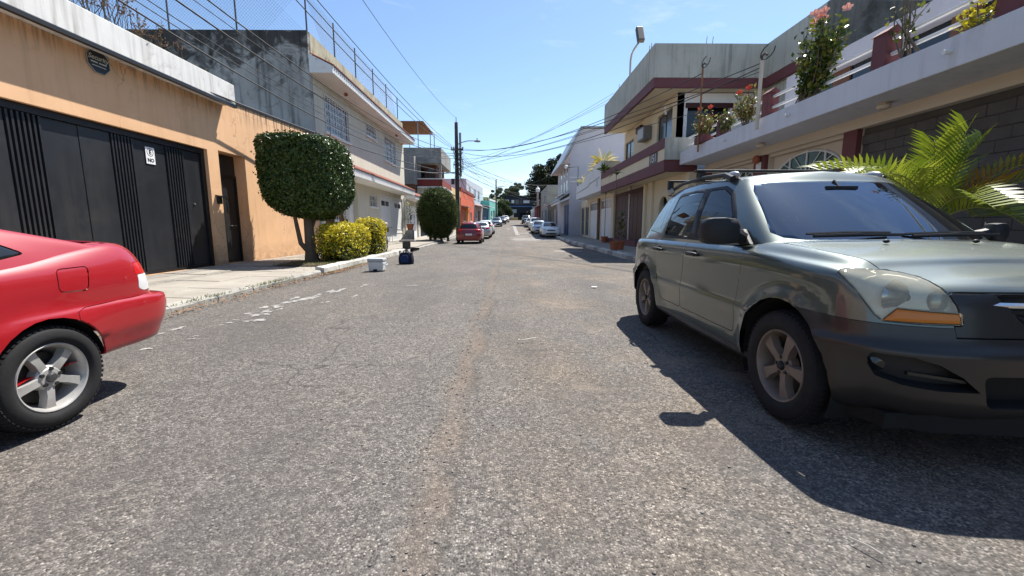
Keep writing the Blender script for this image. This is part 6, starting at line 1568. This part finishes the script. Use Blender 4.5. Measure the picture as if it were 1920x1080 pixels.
# amber strips along the headlight bottoms, fog lamps, mirrors, handles
P_GR = P_GREEN
def stripz(pts, h, t, out):
    q = MB(); n = len(pts)
    for (x, y, z), (ox, oy) in zip(pts, out):
        q.v += [(x, y, z), (x, y, z+h), (x-ox*t, y-oy*t, z+h), (x-ox*t, y-oy*t, z)]
    q.f = [(4*i+a, 4*i+4+a, 4*i+4+(a+1) % 4, 4*i+(a+1) % 4) for i in range(n-1) for a in range(4)] + [(0,1,2,3), tuple(4*(n-1)+a for a in (3,2,1,0))]
    return q
for s in (1, -1):
    q = MB().lathe([(0,.0),(.035,.0),(.04,-.03),(.0,-.04)], (0,0,0), 'y', 16)
    lp(suv, 'fog_lamp', q.xf(Matrix.Translation((s*.74,-.40,.535)) @ Matrix.Rotation(R(38*s),4,'Z')), M_CARGL, smooth=True)
    lp(suv, 'fog_slat', MB().prism([(s*.46,-.585,.485),(s*.66,-.50,.50),(s*.66,-.50,.515),(s*.46,-.585,.50)], (0,.05,0)), P_BUMP)
    # door mirrors
    mir = MB()
    for i, (x, hh, dd_) in enumerate([(.0,.060,.055),(.02,.088,.085),(.10,.098,.10),(.19,.096,.098),(.225,.085,.088),(.240,.05,.05)]):
        n = 14; cx_, cy_, cz_ = .945+x, .60+.01*i+.02, 1.185-.0*i
        for k in range(n):
            a = 2*math.pi*k/n; e = 5.0; kk = (abs(math.cos(a))**e+abs(math.sin(a))**e)**(-1/e)
            mir.v.append((s*cx_, cy_+dd_*.75*kk*math.cos(a), cz_+hh*kk*math.sin(a)))
    n = 14; mir.f = [(i*n+k, i*n+(k+1) % n, (i+1)*n+(k+1) % n, (i+1)*n+k) for i in range(5) for k in range(n)] + [tuple(range(n)), tuple(5*n+k for k in range(n))]
    if s > 0: mir.v = [(.9+(x-.9)*.55, .66+(y-.66)*.8, 1.15+(z-1.15)*.7) for x, y, z in mir.v]
    mo = lp(suv, 'door_mirror', mir, M_BLKP, smooth=True, angle=50)
    lp(mo, 'mirror_foot', MB().prism([(s*.838,.56,1.085),(s*.838,.80,1.10),(s*.815,.84,1.19),(s*.80,.74,1.20)], (s*.035,0,0)), M_BLKP, bevel=.012)
    lp(mo, 'mirror_arm', MB().tube([(s*.86,.70,1.13),(s*.93,.65,1.16),(s*.98,.64,1.18)], [.05,.045,.05], 8), M_BLKP, smooth=True)
    lp(mo, 'mirror_glass', MB().box(s*.97-.09*(1 if s > 0 else 1)+s*.1, s*.97+.09+s*.1, .712, .716, 1.12, 1.25), M_CHROME)
    # handles
    for y in (1.38, 2.27):
        x = .915
        hdl = lp(suv, 'door_handle', MB().tube([(s*x,y-.09,.965),(s*(x+.035),y-.06,.972),(s*(x+.04),y+.05,.972),(s*(x+.005),y+.10,.968)], [.014,.018,.018,.013], 8), M_BLKP, smooth=True)
        lp(hdl, 'handle_cup', MB().ball((s*(x-.005),y+.0,.975), (.012,.055,.032), 12, 8), M_UNDER, smooth=True)
    # roof rails
    rr_ = lp(suv, 'roof_rail', MB().tube([(s*.655,1.28,1.625),(s*.65,1.42,1.675),(s*.645,1.9,1.70),(s*.635,2.4,1.69),(s*.605,2.75,1.655),(s*.585,2.9,1.61)], [.030,.022,.018,.018,.022,.026], 8), M_BLKP, smooth=True)
    for (y, z) in ((1.36,1.655),(2.8,1.64)): lp(rr_, 'rail_foot', MB().ball((s*.62,y,z), (.035,.11,.045), 12, 8), flat('rail_silver', (.33,.34,.34), .4, .6), smooth=True)
    # wiper arms lie on the screen, see below; arch mouldings
    lp(suv, 'side_sill', MB().tube([(s*.865,.43,.30),(s*.875,1.4,.295),(s*.865,2.29,.31)], .035, 8), P_BUMP, smooth=True)
lp(suv, 'valance', MB().prism([(-.80,-.30,.22),(-.74,-.44,.22),(-.55,-.545,.22),(0,-.60,.22),(.55,-.545,.22),(.74,-.44,.22),(.80,-.30,.22)], (0,0,.12)), M_UNDER)
for (y, z, l) in ((1.95,1.775,.70),(2.78,1.755,.66)):
    cbar = lp(suv, 'cross_bar', MB().box(-l,l,y-.035,y+.035,z-.012,z+.012), M_BLKP, bevel=.008)
    for s in (1, -1): lp(cbar, 'bar_foot', MB().box(s*.60,s*.66,y-.03,y+.03,z-.10,z-.0125), M_BLKP, bevel=.008)
# wipers
for (x0, x1, y0, y1) in ((-.60,-.02,.285,.30),(.05,.66,.275,.34)):
    lp(suv, 'wiper', MB().tube([(x0,y0+.03,1.155),((x0+x1)/2,(y0+y1)/2,1.165),(x1,y1,1.165)], [.012,.014,.010], 6).tube([(x0-.02,y0+.075,1.168),((x0+x1)/2-.05,y0+.05,1.180),(x1-.05,y1+.045,1.178)], .008, 5), M_BLKP)
for x in (-.28, .28): lp(suv, 'washer_jet', MB().ball((x,.13,1.128), (.02,.015,.012), 8, 6), M_BLKP, smooth=True)
lp(suv, 'rear_view_mirror', MB().box(-.12,.12,.88,.91,1.46,1.53).tube([(0,.9,1.5),(0,.98,1.58)], .012, 6), M_BLKP)
lp(suv, 'grille_bar', MB().tube([(-.40,-.535,.855),(0,-.60,.855),(.40,-.535,.855)], .014, 6), M_CHROME, smooth=True)
lp(suv, 'grille_mesh', MB().tube([(-.36,-.525,.79),(0,-.585,.79),(.36,-.525,.79)], .010, 6).tube([(-.38,-.525,.82),(0,-.585,.82),(.38,-.525,.82)], .010, 6), M_BLKP)
# cabin
M_CAB = mat('grey_cabin_cloth', (.05,.047,.045), .9, .15, 6, .1, 60); M_DASH = mat('dark_dash', (.018,.018,.019), .8, .1, 6, .05, 80)
lp(suv, 'cabin_floor', MB().box(-.80,.80,.40,3.2,.42,.46).box(-.80,.80,3.05,3.12,.46,1.0), M_DASH)
for s in (1, -1): lp(suv, 'door_lining', MB().box(s*.80,s*.85,.5,3.1,.46,1.07), M_CAB)
lp(suv, 'dashboard', MB().prism([(-.78,.36,.75),(-.78,.36,1.09),(-.78,.60,1.10),(-.78,.86,1.04),(-.78,.90,.72)], (1.56,0,0)), M_DASH, bevel=.03)
lp(suv, 'steering_wheel', MB().tube([(.37+.19*math.cos(a), .98+.05*math.sin(a), 1.03+.18*math.sin(a)) for a in np.linspace(0, 2*math.pi, 21)], .016, 6, False), M_DASH, smooth=True)
for x in (-.38, .38):
    st_ = lp(suv, 'seat', MB().box(x-.25,x+.25,1.15,1.68,.55,.72).prism([(x-.25,1.60,.70),(x-.25,1.78,.70),(x-.25,1.98,1.26),(x-.25,1.88,1.28)], (.5,0,0)), M_CAB, bevel=.05)
    lp(st_, 'headrest', MB().box(x-.13,x+.13,1.92,2.02,1.33,1.50), M_CAB, bevel=.04)
lp(suv, 'rear_seat', MB().box(-.68,.68,2.0,2.5,.55,.72).prism([(-.68,2.42,.70),(-.68,2.58,.70),(-.68,2.76,1.24),(-.68,2.66,1.26)], (1.36,0,0)), M_CAB, bevel=.05)

# ---- red coupe on the left
HON = dict(wa=8, f=-.86, wb=2.62, r=3.74, W=.868, ra=.345, za=.33, flare=.012, nose=(.02,.10,.28,.52), tail=(.36,.13,.03), wf=[0,.40,.68,.90,.985,1,1,1,1,1,1,.985,.885,.56,0], rings=[
    ([(0,.19),(9,.20),(10,.345),(14,.36)], .80, .12, .16),
    ([(0,.24),(5,.24),(9,.25),(10,.35),(11,.355),(14,.37)], .945, .04, .09),
    ([(0,.36),(9,.38),(10,.43),(11,.44),(14,.45)], .978, .0, .055),
    ([(0,.48),(9,.52),(14,.54)], 1.0, .0, .025),
    ([(0,.58),(9,.62),(14,.63)], .998, .0, .0),
    ([(0,.62),(9,.675),(11,.685),(14,.685)], .988, .04, .01),
    ([(0,.63),(9,.705),(11,.712),(14,.70)], [(0,.97),(9,.985),(11,.97),(14,.95)], .08, .12),
    ([(0,.66),(5,.76),(9,.82),(14,.80)], .972, .10, .135),
    ([(0,.69),(5,.82),(7,.89),(9,.91),(11,.93),(14,.92)], .955, .13, .165),
    ([(0,.72),(5,.86),(7,.94),(9,.965),(10,.985),(11,1.035),(14,1.03)], .91, .18, .205),
    ([(0,.73),(5,.88),(7,.96),(9,.99),(10,1.02),(11,1.098),(14,1.072)], .84, .22, .25),
    ([(0,.735),(5,.90),(7,.97),(9,1.0),(10,1.05),(11,1.125),(14,1.085)], .45, .26, .28),
    ([(0,.737),(5,.905),(7,.97),(9,1.0),(10,1.05),(11,1.13),(14,1.088)], .0, .28, .29)],
    gb=(.40,.66,3.34,3.26,.70,.802,.755,.93,.955,1.045), gt=(1.15,1.30,2.18,2.12,.53,.60,.52,1.33,1.365,1.335), crown=.05, bulge=.02)
P_RED = paintmat('faded_red_paint', (.31,.002,.006), .0, .34, .85, .05, .04, (.55,.22,.24))
hon_panels = [
    ('rear_bumper', 'lo', 'side', [(4.2,.1),(2.70,.1),(2.78,.55),(2.80,.68),(2.86,.70),(3.40,.712),(4.2,.70)], P_RED, 'centre', dict(g=.005, push=.010, thr=-2)),
    ('tail_lamp', 'lo', 'rd', rnd([(-2.25,.862),(-1.735,.862),(-1.765,.955),(-2.25,.965)], .02), M_REDL, 'side', dict(g=.004, only=(0,))),
    ('reversing_lamp', 'lo', 'rd', rnd([(-2.25,.745),(-1.79,.735),(-1.745,.76),(-1.755,.862),(-2.25,.862)], .02), M_WHL, 'side', dict(g=.004, only=(0,))),
    ('fuel_door', 'lo', 'side', rnd([(2.722,.813),(2.908,.801),(2.95,.962),(2.742,.958)], .035), P_RED, 'side', dict(g=.007, push=.012, only=(0,), thr=.1)),
    ('boot_lid', 'lo', 'top', [(-.3,3.02),(.62,3.0),(.65,3.2),(.62,3.52),(-.3,3.56)], P_RED, 'centre', dict(g=.005, push=.008, only=(0,), thr=.3)),
    ('door', 'lo', 'side', rnd([(.72,.30),(1.85,.30),(1.98,.52),(1.90,1.1),(.60,1.1),(.66,.7)], .05), P_RED, 'side', dict(g=.004, only=(0,), thr=.1)),
    ('hood', 'lo', 'top', [(-.3,-.62),(.50,-.56),(.66,-.3),(.68,.38),(.4,.30),(-.3,.27)], P_RED, 'centre', dict(g=.005, only=(0,), thr=.5)),
    ('headlight', 'lo', 'fd', rnd([(-.15,.60),(.12,.60),(.14,.70),(-.10,.70)], .02), M_LENS, 'side', dict(g=.004, only=(0,))),
    ('windscreen', 'hi', 'front', [(-.2,.955),(.64,.965),(.53,1.27),(.48,1.30),(-.2,1.31)], M_CARGL, 'centre', dict(g=.006, thr=.15)),
    ('window', 'hi', 'side', rnd([(.98,.985),(1.88,1.0),(1.86,1.30),(1.42,1.30)], .03), M_CARGL, 'side', dict(g=.006, thr=.2)),
    ('quarter_window', 'hi', 'side', rnd([(1.95,1.01),(2.50,1.03),(2.66,1.06),(2.56,1.12),(2.25,1.27),(1.93,1.31)], .035), M_CARGL, 'side', dict(g=.012, push=.010, thr=.15)),
    ('rear_window', 'hi', 'rear', rnd([(-.2,1.135),(.54,1.14),(.46,1.29),(-.2,1.30)], .03), M_CARGL, 'centre', dict(g=.006, thr=.1)),
]
hon, ho_ = car('parked_coupe', 'faded red two-door coupe with silver five-spoke wheels at the left edge', (-3.593, -.145, 0), 0, HON, P_RED, hon_panels, (.315, .208, .098, M_ALLOY, 48, 5, .036, 0), 6, 4)
lp(hon, 'number_plate', MB().box(-.25,.25,3.61,3.625,.76,.90), M_PLATE)

# ---- ordinary parked cars further along
def common(p, paint, kind):
    W, wb, r, f = p['W'], p['wb'], p['r'], p['f']; zb = p['zb']; gt, gb = p['gt'], p['gb']
    fc = gb[1]; zt = gt[8]; rc = gb[3]
    hx = S2*(W*.78+f+.18); rx = S2*(W*.75-(r-.16))
    return [
        ('windscreen', 'hi', 'front', [(-.2,gb[7]+.05),(gb[4]*.90,gb[7]+.055),(gt[4]*.97,zt-.08),(gt[4]*.86,zt-.035),(-.2,zt-.03)], M_CARGL, 'centre', dict(g=.006, thr=.15)),
        ('window', 'hi', 'side', [(fc+.32,zb+.05),(wb*.5+.22,zb+.05),(wb*.5+.26,zt-.05),(gt[1]+.15,zt-.06)], M_CARGL, 'side', dict(g=.006, thr=.2)),
        ('window', 'hi', 'side', [(wb*.5+.30,zb+.05),(min(wb*.5+1.05,rc-.35),zb+.06),(min(wb*.5+1.0,gt[3]-.05),zt-.07),(wb*.5+.34,zt-.05)], M_CARGL, 'side', dict(g=.006, thr=.2)),
        ('rear_window', 'hi', 'rear', [(-.2,gb[9]+.06),(gb[6]*.86,gb[9]+.07),(gt[6]*.90,gt[9]-.06),(-.2,gt[9]-.05)], M_CARGL, 'centre', dict(g=.006, thr=.1)),
        ('headlight', 'lo', 'fd', rnd([(hx-.22,p['zh']-.07),(hx+.16,p['zh']+.0),(hx+.20,p['zh']+.10),(hx-.16,p['zh']+.05)], .02), M_LENS, 'side', dict(g=.005, only=(0,))),
        ('tail_lamp', 'lo', 'rd', rnd([(rx-.16,p['zl']-.10),(rx+.16,p['zl']-.06),(rx+.16,p['zl']+.09),(rx-.16,p['zl']+.07)], .02), M_REDL, 'side', dict(g=.005, only=(0,))),
        ('grille', 'lo', 'front', rnd([(-.2,p['zh']-.12),(W*.42,p['zh']-.11),(W*.46,p['zh']-.01),(-.2,p['zh'])], .02), M_BLKP, 'centre', dict(g=0, recess=.03, only=(0,), thr=.2)),
        ('lower_grille', 'lo', 'front', rnd([(-.2,.26),(W*.55,.27),(W*.6,.40),(-.2,.42)], .02), M_BLKP, 'centre', dict(g=0, recess=.03, only=(0,), thr=.2)),
        ('front_door', 'lo', 'side', [(.62,.34),(wb*.5+.26,.34),(wb*.5+.26,zb+.03),(.60,zb+.03)], paint, 'side', dict(only=(0,), thr=.1)),
        ('rear_door', 'lo', 'side', [(wb*.5+.26,.34),(wb-.5,.34),(wb-.25,.7),(wb-.2,zb+.03),(wb*.5+.26,zb+.03)], paint, 'side', dict(only=(0,), thr=.1)),
    ]
def spec(kind):
    if kind == 'hatch':
        W, zb, H = .875, .95, 1.47; p = dict(f=-.80, wb=2.52, r=3.20, W=W, ra=.33, za=.32, zb=zb, zh=.72, zl=.92)
        p['gb'] = (.20,.50,3.02,2.80,.72,.81,.70,.96,.95,.97); p['gt'] = (1.05,1.20,2.80,2.62,.54,.60,.50,H-.09,H-.07,H-.10)
    elif kind == 'sedan':
        W, zb, H = .865, .93, 1.46; p = dict(f=-.85, wb=2.58, r=3.60, W=W, ra=.33, za=.32, zb=zb, zh=.70, zl=.88)
        p['gb'] = (.35,.62,3.05,2.90,.70,.80,.70,.94,.93,1.00); p['gt'] = (1.10,1.25,2.40,2.32,.54,.60,.52,H-.08,H-.06,H-.08)
    else:
        W, zb, H = .90, 1.05, 1.68; p = dict(f=-.78, wb=2.64, r=3.45, W=W, ra=.38, za=.36, zb=zb, zh=.84, zl=1.0)
        p['gb'] = (.30,.55,3.34,3.10,.76,.84,.76,1.07,1.05,1.05); p['gt'] = (1.0,1.15,3.05,2.88,.60,.67,.60,H-.09,H-.07,H-.09)
    b = zb; zh = p['zh']; zr = zb+.02 if kind != 'sedan' else 1.0
    p['rings'] = [(.19,.80,.12,.12), (.25,.945,.03,.04), (.38,.98,.0,.01), (.52,1.0,.0,.0), ([(0,.60),(14,.64)],.995,.01,.0), ([(0,zh-.02),(5,.72),(14,.76)],.98,.05,.05),
        ([(0,zh+.06),(3,zh+.08),(5,b-.10),(9,b-.10),(14,zr-.12)],.965,.10,.08), ([(0,zh+.10),(3,zh+.13),(5,b-.04),(9,b-.03),(14,zr-.03)],.93,.15,.11),
        ([(0,zh+.12),(5,b-.01),(6,b+.01),(9,b+.0),(14,zr)],.86,.20,.15), ([(0,zh+.14),(5,b+.02),(6,b+.03),(9,b-.02),(11,zr),(14,zr+.01)],.5,.24,.2), ([(0,zh+.145),(5,b+.025),(6,b+.04),(9,b-.02),(11,zr),(14,zr+.015)],.0,.26,.2)]
    p['crown'] = .06; return p
def parked(name, label, x, y, rz, kind, paint, plate=True, nk=3, nr=3, cat='car'):
    p = spec(kind); c = (p['wb'])/2
    loc = (x, y, gz(y)); root, o = car(name, label, loc, rz, p, paint, common(p, paint, kind), (p['ra']-.03, .20, .095, M_ALLOY, 24, 5, .05, 0), nk, nr, 'cars parked along the street', cat)
    if plate:
        lp(root, 'number_plate', MB().box(-.22,.22,p['r']-.005,p['r']+.012,.56,.68), M_PLATE); lp(root, 'front_plate', MB().box(-.22,.22,p['f']-.012,p['f']+.01,.42,.54), M_PLATE)
    for s in (1, -1): lp(root, 'door_mirror', MB().ball((s*(p['W']+.06), .78, p['zb']+.06), (.10,.06,.07), 10, 7), paint, smooth=True)
    return root
P_DRED = paintmat('dark_red_paint', (.19,.004,.008), .1, .3, 1, .04, .04); P_SILV = paintmat('silver_paint', (.40,.41,.42), .6, .35, 1, .05, .1); P_WHITE = paintmat('white_car_paint', (.72,.73,.73), 0, .35, 1, .05, .06)
P_BLUEG = paintmat('blue_grey_paint', (.14,.20,.27), .4, .3, 1, .04, .1); P_PALEB = paintmat('pale_blue_paint', (.42,.50,.58), .3, .3, 1, .05, .08); P_BLK = paintmat('black_car_paint', (.015,.016,.018), .2, .3, 1, .04, .1); P_GREY = paintmat('dark_grey_paint', (.07,.075,.08), .4, .3, 1, .05, .1)
PI = math.pi
hb = parked('parked_hatchback', 'dark red hatchback parked at the left kerb, seen from behind', -2.65, 32.0, PI, 'hatch', P_DRED, nk=4, nr=4)
parked('parked_sedan', 'silver sedan parked just beyond the red hatchback', -2.35, 40.3, PI, 'sedan', P_SILV)
parked('parked_car', 'white hatchback parked second beyond the red hatchback', -2.3, 47.0, PI, 'hatch', P_WHITE)
parked('parked_sedan', 'blue-grey sedan parked alone on the left, facing the camera', -1.75, 66.8, 0, 'sedan', P_BLUEG)
parked('parked_car', 'dark grey hatchback parked beyond the blue-grey sedan', -1.15, 78.0, 0, 'hatch', P_GREY)
parked('parked_car', 'small white car farthest along on the left', -.55, 90.0, 0, 'hatch', P_WHITE)
wh_ = parked('parked_hatchback', 'white hatchback parked on the right, nearest of the far row', 4.05, 40.2, 0, 'hatch', P_WHITE, nk=4, nr=4)
parked('parked_sedan', 'pale blue sedan directly behind the white hatchback', 3.55, 47.4, 0, 'sedan', P_PALEB)
parked('parked_suv', 'white SUV with dark glass third in the right row', 3.7, 55.0, 0, 'suv', P_WHITE, cat='suv')
parked('parked_sedan', 'silver sedan fourth in the right row', 3.55, 64.0, 0, 'sedan', P_SILV)
parked('parked_suv', 'black SUV at the far end of the right row', 3.55, 79.5, 0, 'suv', P_BLK, cat='suv')

# ------------------------------------------------------------------ small things
# cooler box
cb = thing('cooler_box', 'white plastic cooler box standing on the road by the left kerb', 'cooler', (-3.62, 11.7, 0))
M_PLW = flat('white_plastic', (.62,.64,.63), .5); M_PLG = flat('grey_plastic', (.42,.45,.46), .5)
part(cb, 'body', MB().prism([(-3.81,11.53,.0),(-3.43,11.53,.0),(-3.41,11.51,.25),(-3.83,11.51,.25)], (0,.32,0)), M_PLW, bevel=.02)
part(cb, 'lid', MB().box(-3.84,-3.40,11.50,11.88,.255,.345), M_PLG, bevel=.025)
part(cb, 'handle', MB().tube([(-3.42,11.56,.2),(-3.36,11.6,.16),(-3.36,11.8,.16),(-3.42,11.84,.2)], .014, 6), M_PLG)
part(cb, 'drain_foot', MB().box(-3.68,-3.58,11.500,11.528,.0,.05), M_DARK)
# blue bag
bg = thing('tool_bag', 'dark blue canvas bag with handles standing on the road', 'bag', (-3.33, 13.85, 0))
M_BLUEB = mat('blue_canvas', (.014,.035,.11), .85, .25, 9, .3, 60); M_DBLUE = mat('dark_navy_canvas', (.010,.014,.03), .85, .25, 9, .3, 60)
q = MB(); prof = [(.0,1.0),(.10,1.04),(.22,1.0),(.32,.88),(.37,.6)]
n = 16
for (z, k) in prof:
    for i in range(n):
        a = 2*math.pi*i/n; e = 4; kk = (abs(math.cos(a))**e+abs(math.sin(a))**e)**(-1/e)
        q.v.append((-3.33+.235*k*kk*math.cos(a), 13.85+.13*(k if z < .3 else k*.6)*kk*math.sin(a), z))
q.f = [(i*n+k, i*n+(k+1) % n, (i+1)*n+(k+1) % n, (i+1)*n+k) for i in range(4) for k in range(n)] + [tuple(4*n+k for k in range(n)), tuple(range(n))]
part(bg, 'body', q, M_DBLUE, smooth=True)
part(bg, 'front_pocket', MB().prism([(-3.49+.02,13.715,.04),(-3.24,13.715,.04),(-3.22,13.72,.2),(-3.28,13.74,.29),(-3.42,13.74,.29),(-3.50,13.72,.2)], (0,-.025,0)), M_BLUEB, bevel=.012)
part(bg, 'handle', MB().tube([(-3.43,13.85,.35),(-3.40,13.85,.42),(-3.33,13.85,.44),(-3.26,13.85,.42),(-3.23,13.85,.35)], .014, 6), M_DBLUE, smooth=True)
for x in (-3.53, -3.13): part(bg, 'strap_ear', MB().tube([(x,13.82,.2),(x,13.84,.43)], .02, 6), M_DBLUE)
# concrete bench
bn = thing('bench', 'low concrete bench on a dark block at the edge of the pavement', 'bench', (-4.9, 20.2, .15))
part(bn, 'seat', MB().box(-5.12,-4.40,20.0,20.4,.50,.57), M_G3, bevel=.015)
part(bn, 'leg', MB().box(-4.98,-4.66,20.05,20.35,.14,.498), flat('dark_block', (.05,.05,.05), .8), bevel=.01)
# drain opening in the kerb
dr_ = thing('drain_inlet', 'dark broken drain inlet in the left kerb near the bench', 'drain', (-4.72, 21.5, 0))
part(dr_, 'opening', MB().box(-4.90,-4.66,20.9,22.3,-.02,.10), M_DARK); part(dr_, 'cover_slab', MB().box(-5.0,-4.60,20.85,22.35,.165,.21), M_SLAB, bevel=.01)
# bicycle
bk = thing('bicycle', 'silver bicycle with helmet on the handlebar parked beside the yellow hedge', 'bicycle', (-5.45, 18.4, .15))
M_BFR = flat('silver_bike_frame', (.38,.40,.44), .35, .5); M_BLKT = flat('bike_black', (.02,.02,.02), .7)
def B(u, z, s=0.0): # bike plane: u forward, s sideways
    a = R(-62); d = Vector((math.cos(a), math.sin(a), 0)); sd = Vector((-d.y, d.x, 0)); return Vector((-5.45, 18.5, .15)) + d*u + sd*(s+.06*z) + Vector((0,0,z))
for u in (-.52, .52):
    w_ = part(bk, 'wheel', MB().tube([B(u+.33*math.cos(t), .335+.33*math.sin(t)) for t in np.linspace(0, 2*math.pi, 29)], .024, 6, False), M_BLKT, smooth=True)
    part(w_, 'rim', MB().tube([B(u+.295*math.cos(t), .335+.295*math.sin(t)) for t in np.linspace(0, 2*math.pi, 29)], .012, 5, False), M_GALV)
    q = MB(); [q.tube([B(u, .335), B(u+.29*math.cos(t), .335+.29*math.sin(t))], .0025, 3, False) for t in np.linspace(0, 2*math.pi, 19)[:-1]]; part(w_, 'spokes', q, M_GALV, kind='stuff')
q = MB(); bb, st, hd, hb_ = B(-.08,.30), B(-.22,.78), B(.36,.80), B(.40,.66)
for a, b_ in ((bb,st),(bb,hb_),(st,hd),(bb,B(-.52,.335)),(st,B(-.52,.335)),(hd,hb_),(hb_,B(.52,.335,.05)),(hb_,B(.52,.335,-.05))): q.tube([a, b_], .019, 7)
part(bk, 'frame', q, M_BFR, smooth=True)
part(bk, 'saddle', MB().ball(B(-.26,.90), (.07,.12,.045), 10, 7).tube([st, B(-.26,.89)], .014, 6), M_BLKT, smooth=True)
part(bk, 'handlebar', MB().tube([hd, B(.34,1.0)], .016, 6).tube([B(.30,1.02,-.30), B(.36,1.03,-.12), B(.36,1.03,.12), B(.30,1.02,.30)], .014, 6), M_BLKT, smooth=True)
part(bk, 'crank', MB().lathe([(0,-.01),(.09,-.01),(.09,.01),(0,.01)], tuple(bb), 'x', 14), M_GALV)
part(bk, 'front_bag', MB().box(-.12,.12,-.1,.1,-.1,.1).xf(Matrix.Translation(B(.46,.92))), M_BLKT, bevel=.03)
hm = thing('helmet', 'pale helmet resting on the bicycle handlebar', 'helmet', tuple(B(.30,1.12)))
part(hm, 'shell', MB().ball(tuple(B(.30,1.16)), (.11,.13,.085), 14, 9), M_PINK, smooth=True)
# litter
pp = single('paper_scrap', MB().prism([(1.66,8.28,.022),(1.76,8.26,.022),(1.79,8.33,.022),(1.69,8.36,.022)], (.0,.0,.004)), M_WMETAL, 'small white paper scrap lying on the open road', 'litter', (1.7,8.3,.02))
stw = single('bent_wire', MB().tube([(.12,4.35,.034),(.11,4.30,.034),(.18,4.32,.036),(.30,4.40,.036)], .0055, 5), mat('pale_wire', (.55,.52,.46), .6, .1, 5, 0), 'pale bent piece of straw lying mid-road', 'litter', (.2,4.35,.02))
st2 = single('dry_stick', MB().tube([(1.33,1.47,.02),(1.36,1.42,.026),(1.38,1.38,.022)], .003, 5), mat('pale_wire', (.55,.52,.46)), 'tiny dry grass stalk in front of the grey-green car', 'litter', (1.35,1.4,.02))
